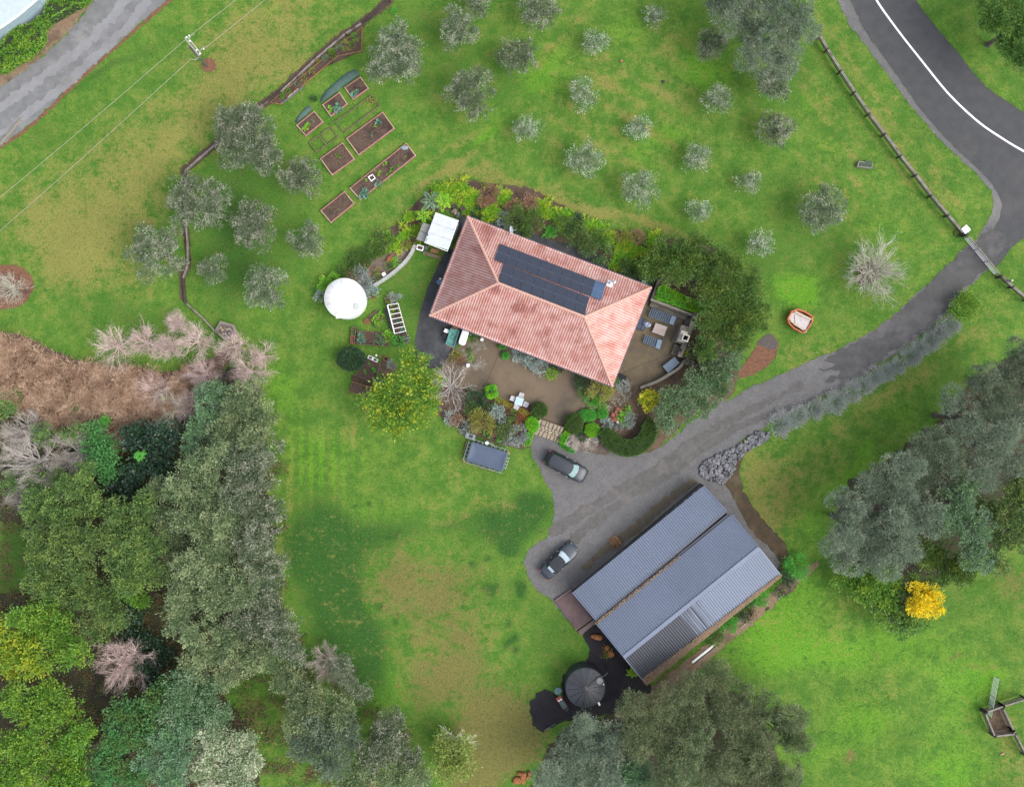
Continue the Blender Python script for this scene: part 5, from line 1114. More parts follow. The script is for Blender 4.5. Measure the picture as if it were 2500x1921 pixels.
rails(-L / 2, W_ / 2, L / 2 * .9, W_ / 2, 8, -.3); rails(-L / 2, -W_ / 2, L / 2, -W_ / 2, 7, .22); rails(L / 2, W_ / 2 * .6, L / 2, -W_ / 2 * .7, 4, -.3); rails(-L / 2, W_ / 2, -L / 2, -W_ / 2, 5, .32)
for x, y, a, l, k in ((-L / 2 - .48, .25, math.pi / 2, 1.2, .12), (-L / 2 - .2, -W_ / 2 - .1, -.9, .5, .16), (L / 2 + .06, W_ / 2 - .05, -.9, .45, .16), (-.1, -W_ / 2 - .33, 0, .8, .12), (.8, -W_ / 2 - .22, 0, .5, .14), (-1.3, -W_ / 2 - .2, 0, .6, .1)):
    e = Vector((math.cos(a), math.sin(a), 0)) * l / 2; b = B(); b.beam(Vector((x, y, .25)) - e, Vector((x, y, .25)) + e, k, .08); b.obj('board', timber_new if k > .13 else timber, t)
b = B(); b.tube([(-.95, W_ / 2 + .1, .0), (-.95, W_ / 2 + .1, 1.15), (-.6, W_ / 2 + .45, 1.25), (.3, W_ / 2 + .35, 1.2), (.5, W_ / 2 + .1, .9)], .035, 6); b.obj('handrail', shinymat('pale pipe', S(196, 200, 204), .4), t)
b = B(); b.lathe([(.2, 0), (.2, .9), (.16, .98), (.02, 1.0)], (-.45, W_ / 2 + .32, 0), 16); b.obj('filter', white_plastic, t)

# ---- timber by the shed
t = thing('timber_pallet', 'short stack of orange cedar planks in front of the shed', 'pallet', P(1503, 1322))
q = [(1484,1315),(1506,1303.6),(1521,1327),(1502,1341)]
for i in range(5):
    a, bq = lerp2(q[0], q[1], (i + .5) / 5), lerp2(q[3], q[2], (i + .5) / 5); k = rnd.uniform(-2, 2); b = B(); b.beam(P(a[0], a[1] + k, .2) - Vector((0, 0, .08)), P(bq[0], bq[1] + k, .2) - Vector((0, 0, .08)), .15, .07); b.obj('plank', timber_orange, t, world=True)
for f in (.2, .8): a, bq = lerp2(q[0], q[3], f), lerp2(q[1], q[2], f); b = B(); b.beam(P(*a, 0), P(*bq, 0), .1, .115); b.obj('bearer', timber_dark, t, world=True)
for pts, wd, m, l in (([(1568,1722),(1588,1700)], .16, timber_orange, 'pale board lying under the bottom trees, nearest the shed corner'), ([(1572,1725),(1592,1703)], .12, timber, 'narrower board beside the pale one near the shed corner'), ([(1515,1759),(1530,1745)], .2, timber, 'short grey board between the dark tree crowns'),
                      ([(1690,1617),(1745,1573)], .22, paint_white, 'long white board leaning behind the shed'), ([(1695,1622),(1748,1580)], .1, fence_pale, 'thin grey board beside the long white one'), ([(1808,1532),(1825,1519)], .16, concrete_pale, 'short pale board further up the bark strip'), ([(1900,1462),(1912,1452)], .12, fence_pale, 'tiny pale board at the top of the bark strip'),
                      ([(1870,1490),(1878,1483)], .16, timber_dark, 'dark post stub on the bark strip'), ([(1330,1782),(1355,1767)], .08, rock_grey, 'thin grey edging at the foot of the black mulch'), ([(2452,1838),(2443,1842)], .16, timber_new, 'small pale offcut on the lower paddock')):
    b = B(); b.beam(P(*pts[0], .1), P(*pts[1], .1), wd, .08); o = b.obj('board', m); o.location.z = -.08; setp(o, l, 'board')
# boulders
rock(1457, 1555, .36, .5, rock_orange, 'long orange boulder nearest the maroon deck', None, 1.9, -.2, 'boulder')
rock(1482, 1581, .36, .4, rock_orange, 'upper of two orange boulders beside the shed end', None, 1.2, .5, 'boulder')
rock(1491, 1595, .38, .5, rock_orange, 'lower of two orange boulders beside the shed end', None, 1.35, -.6, 'boulder')
for i, (x, y, r) in enumerate(((1262,1905,.45),(1277,1893,.4),(1276,1905,.36),(1268,1888,.24),(1288,1897,.26),(1292,1887,.22))):
    rock(x, y, r, .4, rock_orange, 'orange rock in the cluster at the bottom edge', 'orange rocks at the bottom edge', 1.2, i)
# play things by the black tank
t = thing('round_table', 'small round pale blue mesh table beside the black tank', 'table', P(1362, 1683)); b = B(); b.lathe([(.39, .5), (.39, .54), (.02, .55)], (0, 0, 0), 20); b.obj('tabletop', surf('pale blue mesh', S(140, 176, 180), S(112, 150, 158), 8, .6), t)
for a in (0, 2.1, 4.2): b = B(); b.tube([(math.cos(a) * .15, math.sin(a) * .15, .5), (math.cos(a) * .34, math.sin(a) * .34, 0)], .025, 5); b.obj('leg', steel, t)
t = thing('play_kitchen', 'red toy workbench with teal top beside the black tank', 'toy bench', P(1371, 1710), -1.02)
b = B(); b.box(.1, 0, .3, 1.25, .6, .6); b.obj('body', shinymat('dusky red plastic', S(160, 84, 84), .5), t); b = B(); b.box(.25, 0, .62, .8, .46, .05); b.obj('top', shinymat('teal top', S(94, 140, 136), .5), t)
b = B(); b.box(-.5, 0, .6, .4, .62, .5); b.obj('back', shinymat('orange red plastic', S(220, 110, 84), .5), t); b = B(); b.box(-.72, .2, .3, .2, .4, .6); b.obj('side', shinymat('green plastic', S(80, 150, 70), .5), t)
for s in (-.13, .13): b = B(); b.lathe([(.1, .86), (.1, .93), (.02, .95)], (-.4, s, 0), 12); b.obj('pot', white_plastic, t)
b = B(); b.lathe([(.2, 0), (.24, .45), (.02, .5)], (0, 0, 0), 10); o = b.obj('black_tub', black_plastic); o.location = P(1383, 1727, 0); setp(o, 'black tub at the foot of the toy workbench', 'tub')

# ---- orange builder's sack
c_ = P(1953.6, 784, .9); t = thing('skip_bag', 'orange skip bag filled with white sheets on the lawn', 'skip bag', (c_.x, c_.y, 0))
q = [(1922,778),(1933,758),(1948,753),(1966,758),(1986,771),(1987,783),(1979,798),(1966,814),(1958,813),(1938,803),(1925,790)]
W_ = [P(x, y, .9) for x, y in q]; n = len(W_); loc = lambda p, k, z: (c_.x + (p.x - c_.x) * k, c_.y + (p.y - c_.y) * k, z)
b = B(); b.add([loc(p, .85, 0) for p in W_] + [loc(p, 1.0, .5) for p in W_] + [loc(p, .97, .9) for p in W_] + [loc(p, .86, .88) for p in W_] + [loc(p, .82, .6) for p in W_],
    [tuple(range(n - 1, -1, -1))] + [(k * n + i, k * n + (i + 1) % n, (k + 1) * n + (i + 1) % n, (k + 1) * n + i) for k in range(4) for i in range(n)]); b.obj('sack', surf('orange woven plastic', S(236, 138, 84), S(220, 116, 70), 2.5, .7, S(240, 160, 110), 1, 18, .15, .3), t, world=True)
sw = surf('stained white board', S(226, 214, 206), S(236, 228, 226), 2, .6, S(190, 150, 120), 1.6, 16, .1, .05, t3=(.55, .7))
for q, z in (([(1933,766),(1942,760),(1978,782),(1969,812),(1938,793),(1926,778)], .72), ([(1940,768),(1973,787),(1967,806),(1942,792)], .8)): poly_prism('sheet', t, q, z - .06, z, sw)
for a, q in (((1941,761), (1980,780)), ((1930,784), (1960,805))): b = B(); b.beam(P(*a, .84), P(*q, .84), .22 if a[1] < 770 else .12, .06); b.obj('board', timber_pale if 'timber_pale' in globals() else globals().setdefault('timber_pale', surf('cream board', S(236, 216, 188), S(226, 204, 178), 2)), t, world=True)
for i, (x, y) in enumerate(((1934,760),(1984,774),(1962,812),(1925,786))): b = B(); p = P(x, y, .95); b.tube([(p.x - .2, p.y, .9), (p.x, p.y + .05, 1.05), (p.x + .2, p.y, .9)], .035, 5); b.obj('loop_handle', MATS['orange woven plastic'], t, world=True)
# ---- trough near the fence
t = thing('water_trough', 'small metal framed water trough in the orchard near the fence', 'trough', P(2112, 402))
frame_boards(t, [(2098,394),(2130,400),(2128,411),(2094,406)], .09, .5, surf('pale trough rim', S(176, 172, 160), S(150, 146, 136), 3)); poly_prism('water', t, [(2099,395),(2128,400.5),(2126,410),(2096,405)], 0, .42, shinymat('murky green water', S(74, 94, 66), .2))
poly_prism('float_box', t, [(2112,392),(2130,395),(2129,400),(2111,397)], 0, .52, shinymat('dark green box', S(50, 84, 62), .5))
# ---- fire pit, pentagon
t = thing('fire_pit', 'five sided pale stone fire pit with rubble inside', 'fire pit', P(550, 805))
q = [(539,787),(570,796),(577,821),(548,826),(527,808)]
for i in range(5): a, c_ = P(*q[i], .45), P(*q[(i + 1) % 5], .45); e = (c_ - a).normalized() * .08; b = B(); b.beam((a.x - e.x, a.y - e.y, 0), (c_.x + e.x, c_.y + e.y, 0), .3, .45 + .004 * i); b.obj('wall', concrete_pale, t, world=True)
poly_prism('ash', t, [(540,789),(569,798),(575,820),(549,824),(529,808)], 0, .15, pebble)
for i in range(9): b = B(); p = P(552 + rnd.uniform(-14, 14), 807 + rnd.uniform(-11, 11), .2); b.rock((p.x, p.y, .12), .2, .14, .2, i); b.obj('rubble', rock_grey if i % 2 else flag, t, world=True)
# ---- lichen stones beside the lane
for i in range(11):
    f = i / 10; x = 2 + 48 * f; y = 350 - 58 * f; rock(x, y, .2, .16, concrete_pale, 'pale flat stone in the row edging the gravel lane', 'pale stones along the lane', 1.5, .9)
c_ = P(6, 96, .5); b = B(); b.lathe([(.25, 0), (.45, .05), (.48, .2), (.45, .32), (.28, .34), (.25, .2)], (0, 0, 0), 18); o = b.obj('tyre', rubber); o.location = (c_.x, c_.y, .0); setp(o, 'dark tyre in the hedge at the left edge', 'tyre')
# ---- stump and pots in orchard
for x, y, l in ((1517,150,'cut stump in the orchard between two small olives'), (1619,200,'dark low stump in the orchard')):
    b = B(); b.lathe([(.2, 0), (.16, .14), (.02, .15)], (0, 0, 0), 9); o = b.obj('stump', timber_orange if x < 1600 else timber_dark); o.location = P(x, y, 0); setp(o, l, 'tree stump')

# ---- rock pile beside the drive
b = B(); poly = [(1709,1134),(1728,1122),(1757,1107),(1800,1090),(1832,1064),(1850,1052),(1878,1055),(1873,1074),(1840,1092),(1812,1110),(1795,1135),(1785,1158),(1770,1180),(1748,1178),(1722,1168),(1708,1158)]
rr = random.Random(5); k = 0
while k < 620:
    x, y = rr.uniform(1700, 1882), rr.uniform(1046, 1184)
    if inpoly(np.array([x]), np.array([y]), poly)[0] or rr.random() < .012 and inpoly(np.array([x + 6]), np.array([y + 6]), poly)[0]:
        p = P(x, y); s = rr.uniform(.09, .19); b.rock((p.x, p.y, rr.uniform(0, .12)), s * rr.uniform(1, 1.5), s, s * 1.2, rr.uniform(0, 3), rr, 5); k += 1
setp(b.obj('riprap', rock_grey), 'heap of broken pale grey rocks between drive and bank', kind='stuff')
sheet('riprap_base', poly, .0205, surf('riprap grit', S(96, 94, 94), S(80, 78, 78), 3), 1, True, 'grey grit under the broken rocks', block=False)  # dark grey grit tone across the outline of the heap

# ------------------------------------------------------------------ fences and gates
posts = [(2003,87),(2021,120),(2054,173),(2087.5,225),(2123,277),(2161,327),(2200,380),(2237.5,427),(2275,477),(2316,525),(2353,569)]
t = thing('post_and_rail_fence', 'grey timber post and rail fence between orchard and road', 'fence', P(2150, 320))
def fence_run(t, posts, h=1.15, cap=True):
    W_ = [P(x, y, h) for x, y in posts]; W_ = [Vector((p.x, p.y, 0)) for p in W_]
    for i in range(len(W_) - 1):
        a, c_ = W_[i], W_[i + 1]; e = (c_ - a).normalized(); nn = Vector((-e.y, e.x, 0))
        b = B(); b.beam(a + e * .06 + nn * .1 + Vector((0, 0, h - .09)), c_ - e * .06 + nn * .1 + Vector((0, 0, h - .09 + rnd.uniform(-.02, .02))), .11, .06); b.obj('rail', fence_pale, t, world=True)
        b = B(); b.beam(a + e * .06 - nn * .06 + Vector((0, 0, h - .05)), c_ - e * .06 - nn * .06 + Vector((0, 0, h - .05)), .13, .05); b.obj('rail', fence_pale, t, world=True)
        for z in (.3, .65): b = B(); b.beam(a + nn * .02 + Vector((0, 0, z)), c_ + nn * .02 + Vector((0, 0, z)), .05, .14); b.obj('rail', timber_dark, t, world=True)
    for p in W_: b = B(); b.box(p.x, p.y, (h + .06) / 2, .17, .2, h + .06, math.atan2(e.y, e.x)); b.obj('post', timber_dark, t, world=True)
fence_run(t, posts)
t = thing('driveway_gate', 'long timber and metal gate closed across the drive', 'gate', P(2400, 620))
W_ = [P(x, y, 1.2) for x, y in ((2366,578),(2400,616),(2440,668))]
for dz, off in ((1.12, .04), (.8, 0), (.45, 0), (.1, 0)):
    b = B(); b.beam((W_[0].x + off, W_[0].y + off, dz), (W_[2].x + off, W_[2].y + off, dz), .1 if dz > 1 else .05, .06); b.obj('rail', fence_pale if dz > 1 else steel, t, world=True)
for f in (0, .33, .66, 1): p = W_[0].lerp(W_[2], f); b = B(); b.box(p.x, p.y, .64, .1, .07, 1.1); b.obj('upright', fence_pale, t, world=True)
for x, y, l in ((2362,572,'dark gate post at the letterbox side'), (2446,674,'dark gate post at the lamp side')):
    p = P(x, y, 1.3); b = B(); b.box(p.x, p.y, .68, .24, .24, 1.36, .7); setp(b.obj('gate_post', timber_dark), l, 'gate post')
t = thing('post_and_rail_fence', 'short dark end of fence beyond the gate, with a lamp', 'fence', P(2480, 705)); fence_run(t, [(2447,675),(2474,700),(2512,732)])
t = thing('gate_lamp', 'white solar lamp on the fence beside the gate', 'lamp', P(2456, 688)); b = B(); b.box(0, 0, .6, .1, .1, 1.2); b.obj('post', timber_dark, t); b = B(); b.box(0, 0, 1.24, .34, .3, .08, .6); b.obj('base', winframe, t); b = B(); b.lathe([(.12, 1.28), (.12, 1.42), (.02, 1.46)], (0, 0, 0), 8); b.obj('lantern', surf('pale yellow lens', S(236, 240, 200), S(220, 226, 190)), t)
t = thing('letterbox', 'white topped letterbox at the end of the orchard fence', 'letterbox', P(2346, 565), -.85)
b = B(); b.box(0, 0, .95, .62, .66, .5); b.obj('box', shinymat('cream letterbox', S(200, 190, 186), .5), t); b = B(); b.box(0, 0, 1.23, .72, .74, .07); b.obj('lid', paint_white, t); b = B(); b.box(0, 0, .35, .14, .14, .7); b.obj('post', timber_dark, t)
b = B(); pts = [(math.cos(a) * .4, math.sin(a) * .4, .06) for a in np.linspace(0, 6.283, 18)]; b.tube(pts, .035, 5, False); o = b.obj('wire_coil', black_plastic); o.location = P(2337, 570, 0); setp(o, 'loop of dark pipe on the grass by the letterbox', 'pipe coil')

# retaining wall of sleepers along the boundary strip
t = thing('retaining_wall', 'low weathered timber retaining wall along the boundary', 'wall', P(600, 400))
q = spline(FL[1:], False, 52)
for i in range(len(q) - 1):
    a, c_ = P(*q[i], .35), P(*q[i + 1], .35); e = (c_ - a) * .01; b = B(); b.beam((a.x + e.x, a.y + e.y, 0), (c_.x - e.x, c_.y - e.y, 0), .14 + .03 * (i % 2), .35 + rnd.uniform(-.03, .03)); b.obj('sleeper', fence_pale if i % 5 else timber_dark, t, world=True)
for p in q[::2]: w_ = P(p[0] + 2.5, p[1] + 2.5, .3); b = B(); b.box(w_.x, w_.y, .2, .12, .12, .42); b.obj('stake', timber_dark, t, world=True)

# stock yard, bottom right
k = 1 / 2.179; T_ = lambda x, y: (1800 + x * k, 1150 + y * k)
t = thing('metal_gate', 'galvanised field gate standing open at the stock pen', 'gate', P(*T_(1352, 1190)))
a, c_ = P(*T_(1325, 1290), 0), P(*T_(1365, 1088), 0)
for z in (.15, .4, .65, .9, 1.15): b = B(); b.tube([(a.x, a.y, z), (c_.x, c_.y, z)], .026, 6); b.obj('bar', shinymat('bright galvanised pipe', S(176, 190, 186), .35, .3) if z == .15 else MATS['bright galvanised pipe'], t, world=True)
for f in (0, .5, 1): p = a.lerp(c_, f); b = B(); b.tube([(p.x, p.y, .1), (p.x, p.y, 1.18)], .026, 6); b.obj('upright', MATS['bright galvanised pipe'], t, world=True)
t = thing('stock_pen', 'small grey timber stock pen on the lower right paddock', 'pen', P(*T_(1410, 1340)))
def pen_run(a, c_, h=1.3):
    a, c_ = [Vector(P(*T_(*p), h)[:2] + (0,)) for p in (a, c_)]
    for z in (.25, .6, .95, 1.25): b = B(); b.beam((a.x, a.y, z), (c_.x, c_.y, z), .06 if z < 1.2 else .16, .12 if z < 1.2 else .05); b.obj('rail', timber_dark if z < 1.2 else fence_pale, t, world=True)
    for p in (a, c_): b = B(); b.box(p.x, p.y, .7, .17, .17, 1.4); b.obj('post', timber_dark, t, world=True)
for a, c_ in (((1322,1288),(1372,1412)), ((1330,1282),(1420,1250)), ((1420,1250),(1540,1212)), ((1374,1410),(1482,1398)), ((1418,1262),(1472,1380)), ((1472,1380),(1545,1520))): pen_run(a, c_)
sheet('pen_floor', [T_(*p) for p in ((1345,1300),(1415,1265),(1462,1385),(1380,1402))], .0085, dirt, 1.5, True, 'trampled dirt inside the stock pen')

# ---- power pole and lines
pb = P(505, 161); t = thing('power_pole', 'timber power pole with double crossarm on the left paddock', 'power pole', pb)
HT = 6.2
b = B(); b.tube([(pb.x, pb.y, 0), (pb.x, pb.y, HT)], [.15, .11], 10); b.obj('pole', surf('grey pole', S(128, 124, 118), S(108, 104, 98), 3), t, world=True)
def arm(x0, y0, x1, y1): a, c_ = P(x0, y0, HT - .2), P(x1, y1, HT - .2); b = B(); b.beam(a, c_, .11, .11); b.obj('crossarm', surf('pale crossarm', S(214, 208, 202), S(190, 184, 178), 3) if 'pale crossarm' not in MATS else MATS['pale crossarm'], t, world=True)
arm(451.5, 94, 487, 137); arm(456.5, 89.5, 492, 132.5)
for i, (x, y) in enumerate(((455,92),(463,101),(480,123),(488,132),(462,88),(497,120))):
    p = P(x, y, HT); b = B(); b.lathe([(.05, 0), (.08, .06), (.05, .1), (.08, .15), (.03, .22)], (p.x, p.y, HT - .08), 8); b.obj('insulator', paint_white, t, world=True)
def wire(pts, label):
    q = [P(x, y, z) for x, y, z in pts]; s = []
    for i in range(25): f = i / 24; p = q[0].lerp(q[-1], f); s.append((p.x, p.y, p.z - .5 * math.sin(f * math.pi)))
    b = B(); b.tube(s, .024, 5, False); setp(b.obj('power_line', surf('dull wire', S(186, 178, 160), S(186, 178, 160)) if 'dull wire' not in MATS else MATS['dull wire']), label, 'power line', 'power lines')
wire([(452,98,HT), (-260,693,HT)], 'upper of two wires running down left from the pole'); wire([(468,143,HT), (-260,787,HT)], 'lower of two wires running down left from the pole')
wire([(464,88,HT), (800,-196,HT)], 'upper of two wires running up right from the pole'); wire([(500,118,HT), (860,-188,HT)], 'lower of two wires running up right from the pole')
b = B()
for q in ([(486,140),(476,147),(468,145)], [(489,124),(498,114),(503,117)], [(462,95),(468,84),(474,86)]): b.tube([P(x, y, HT - .1 * i) for i, (x, y) in enumerate(q)], .035, 5)
b.obj('jumper_wire', MATS['pale crossarm'], t, world=True)

# ------------------------------------------------------------------ cars
def ring(n, a, bb, ex, cx, z, bow=0):
    o = []
    for k in range(n):
        th = 2 * math.pi * k / n; c_, s_ = math.cos(th), math.sin(th)
        o.append((cx + a * math.copysign(abs(c_) ** (2 / ex), c_), bb * math.copysign(abs(s_) ** (2 / ex), s_), z))
    return o
def car(name, label, px, py, ang, L, Wd, paint, deck, cab, roofm, soft=False, glassw=None):
    c_ = P(px, py, .7); t = thing(name, label, 'car', (c_.x, c_.y, 0), ang, 'parked cars')
    hw = Wd / 2
    # lower body as lofted sections: x, half width, deck height
    b = B(); prof = []
    for x, wf, zd in deck:
        w_ = hw * wf; prof.append([(x, -w_ * .9, .2), (x, -w_ * .99, .42), (x, -w_, .6), (x, -w_ * .97, min(zd - .06, .86)), (x, -w_ * .86, zd - .02), (x, -w_ * .5, zd + .015), (x, 0, zd + .03), (x, w_ * .5, zd + .015), (x, w_ * .86, zd - .02), (x, w_ * .97, min(zd - .06, .86)), (x, w_, .6), (x, w_ * .99, .42), (x, w_ * .9, .2)])
    m = len(prof[0]); vs = [p for s in prof for p in s]; n = len(prof)
    b.add(vs, [(i * m + j, (i + 1) * m + j, (i + 1) * m + j + 1, i * m + j + 1) for i in range(n - 1) for j in range(m - 1)] + [tuple(range(m)), tuple(range(n * m - 1, (n - 1) * m - 1, -1))] + [(i * m, i * m + m - 1, (i + 1) * m + m - 1, (i + 1) * m) for i in range(n - 1)])
    b.obj('body', paint, t, smooth=True)
    # cabin
    (x0, x1, zb), (x2, x3, zt), tw = cab; NR = 48
    lo = ring(NR, (x1 - x0) / 2, hw * .93, 5, (x0 + x1) / 2, zb); hi = ring(NR, (x3 - x2) / 2, hw * tw, 4.2, (x2 + x3) / 2, zt)
    lo = [(x + .16 * (1 - (y / hw) ** 2) * (1 if x > (x0 + x1) / 2 + (x1 - x0) * .38 else 0), y, z) for x, y, z in lo]
    hi = [(x + .12 * (1 - (y / hw) ** 2) * (1 if x > (x2 + x3) / 2 + (x3 - x2) * .38 else 0), y, z) for x, y, z in hi]
    def seg(k): 
        y = lo[k][1]; x = lo[k][0]; y2 = lo[(k + 1) % NR][1]; ym = (y + y2) / 2
        if abs(ym) < hw * .8 and x > 0: return 'f'
        if abs(ym) < hw * .8 and x < (x0 + x1) / 2: return 'r'
        return 's'
    groups = {'f': [], 'r': [], 's': []}
    for k in range(NR): groups[seg(k)].append(k)
    def band(ks, f0, f1, mat, nm, push=.0):
        b = B()
        for k in ks:
            k2 = (k + 1) % NR; l = lambda i, f: tuple(lo[i][j] + (hi[i][j] - lo[i][j]) * f for j in range(3))
            q = [l(k, f0), l(k2, f0), l(k2, f1), l(k, f1)]
            if push: q = [(x * (1 + push / 2) , y * (1 + push), z + .006) for x, y, z in q]
            b.add(q, [(0, 1, 2, 3)])
        return b.obj(nm, mat, t, smooth=False)
    band(range(NR), 0, 1, roofm if soft else paint, 'cabin')
    gm = glassw or glass_pale
    band(groups['f'], .06, .93, gm, 'windshield', .006)
    sides = [k for k in groups['s']]
    for sgn in (1, -1):
        ks = [k for k in sides if lo[k][1] * sgn > 0]; ks.sort(key=lambda k: lo[k][0]); 
        parts = [ks[2:len(ks) // 2 - 1], ks[len(ks) // 2 + 1:-2]] if len(ks) > 8 else [ks[1:-1]]
        for p_ in parts:
            if p_: band(p_, .12, .86, glass_dark, 'side_window', .008)
    if not soft: band(groups['r'], .15, .88, glass_dark, 'rear_window', .006)
    # roof, gently crowned
    b = B(); rs_ = (1, .9, .6, .25); vs = []
    cx_ = (x2 + x3) / 2
    for j, k in enumerate(rs_): vs += [(cx_ + (x - cx_) * k, y * k, zt + .045 * (1 - k * k)) for x, y, z in hi]
    b.add(vs, [(j * NR + i, j * NR + (i + 1) % NR, (j + 1) * NR + (i + 1) % NR, (j + 1) * NR + i) for j in range(3) for i in range(NR)] + [tuple(range(3 * NR, 4 * NR))]); ro = b.obj('roof', roofm, t, smooth=True)
    if soft:
        b = B(); x = x2 - .10; b.add([(x + .02, -.42, zt - .02), (x - .26, -.38, zt - .17), (x - .26, .38, zt - .17), (x + .02, .42, zt - .02), (x + .02, -.42, zt + .01), (x - .28, -.38, zt - .14), (x - .28, .38, zt - .14), (x + .02, .42, zt + .01)], [(0, 1, 2, 3), (7, 6, 5, 4), (0, 4, 5, 1), (1, 5, 6, 2), (2, 6, 7, 3), (3, 7, 4, 0)]); b.obj('rear_window', gm, t)
    else:
        for s in (-1, 1): b = B(); b.tube([(x2 + .1, s * hw * (tw - .06), zt + .07), (x3 - .25, s * hw * (tw - .06), zt + .07)], .02, 6); b.obj('roof_rail', black_plastic, t)
    f = L / 2
    for s in (-1, 1):
        for x in (-L * .29, L * .31):
            b = B(); b.tube([(x, s * (hw - .22), .33), (x, s * (hw - .01), .33)], .33, 20); w0 = b.obj('wheel', rubber, t); b = B(); b.tube([(x, s * (hw - .02), .33), (x, s * (hw + .005), .33)], .21, 14); b.obj('rim', steel, w0)
        b = B(); b.add([(f - .36, s * hw * .62, .74), (f - .12, s * hw * .42, .69), (f - .1, s * hw * .62, .66), (f - .42, s * hw * .86, .74), (f - .36, s * hw * .62, .55), (f - .1, s * hw * .42, .55), (f - .08, s * hw * .64, .55), (f - .4, s * hw * .9, .55)], [(0, 1, 2, 3), (7, 6, 5, 4), (0, 4, 5, 1), (1, 5, 6, 2), (2, 6, 7, 3), (3, 7, 4, 0)]); b.obj('headlight', shinymat('headlight glass', S(216, 214, 220, .6), .2) if 'headlight glass' not in MATS else MATS['headlight glass'], t)
        b = B(); b.box(-f + .1, s * hw * .74, .78, .16, .26, .22, s * -.35); b.obj('taillight', shinymat('red tail lens', S(150, 50, 60), .3) if 'red tail lens' not in MATS else MATS['red tail lens'], t)
        b = B(); b.box(x1 - .42, s * (hw + .1), 1.0, .14, .24, .14, s * .25); b.obj('mirror', paint, t)
        for x in (-.35, .55): b = B(); b.box(x, s * (hw - .005), .82, .2, .04, .03); b.obj('door_handle', steel, t)
        b = B(); b.box(0, s * (hw - .02), .24, L * .52, .06, .1); b.obj('sill', black_plastic, t)
    b = B(); b.box(f - .03, 0, .55, .06, Wd * .45, .18); b.obj('grille', black_plastic, t)
    b = B(); b.box(f - .06, 0, .3, .12, Wd * .8, .14); b.obj('bumper', black_plastic, t); b = B(); b.box(-f + .03, 0, .36, .1, Wd * .8, .22); b.obj('bumper', black_plastic, t)
    b = B(); 
    for s in (-.3, .25): b.tube([(x1 + .1, s - .2, zb + .05), (x1 + .02, s + .28, zb + .1)], .012, 4)
    b.obj('wiper', black_plastic, t)
    return t
paintA = shinymat('metallic dark grey paint', S(60, 70, 86, .32), .42, .1, .15); paintB = shinymat('metallic steel blue paint', S(72, 84, 100, .36), .42, .1, .15); softtop = surf('charcoal canvas', S(58, 64, 70), S(52, 56, 62), 3, .9, None, .3, 25, .15, .1)
car('parked_car', 'dark grey people carrier parked across the yard below the stone steps', 1382, 1138.7, math.radians(-27.9), 4.85, 1.86, paintA,
    [(-2.42, .72, .62), (-2.36, .86, .86), (-2.1, .97, .96), (-1.3, 1, 1.0), (.4, 1, 1.0), (1.15, .995, .99), (1.6, .97, .95), (2.0, .91, .86), (2.25, .8, .76), (2.38, .62, .66), (2.42, .45, .58)],
    ((-2.3, 1.25, .95), (-1.95, .55, 1.68), .72), paintA, False)
car('parked_car', 'steel grey convertible with a black soft top parked near the maroon deck', 1365.8, 1368, math.radians(42.8), 4.72, 1.76, paintB,
    [(-2.36, .6, .6), (-2.3, .76, .8), (-2.0, .9, .9), (-1.2, 1, .93), (.3, 1, .94), (1.0, .99, .93), (1.5, .96, .88), (1.95, .88, .8), (2.2, .76, .7), (2.34, .56, .6), (2.36, .4, .54)],
    ((-1.5, .95, .88), (-1.05, .3, 1.36), .74), softtop, True, shinymat('pale blue screen', S(190, 212, 222, .6), .12, 0, .5))
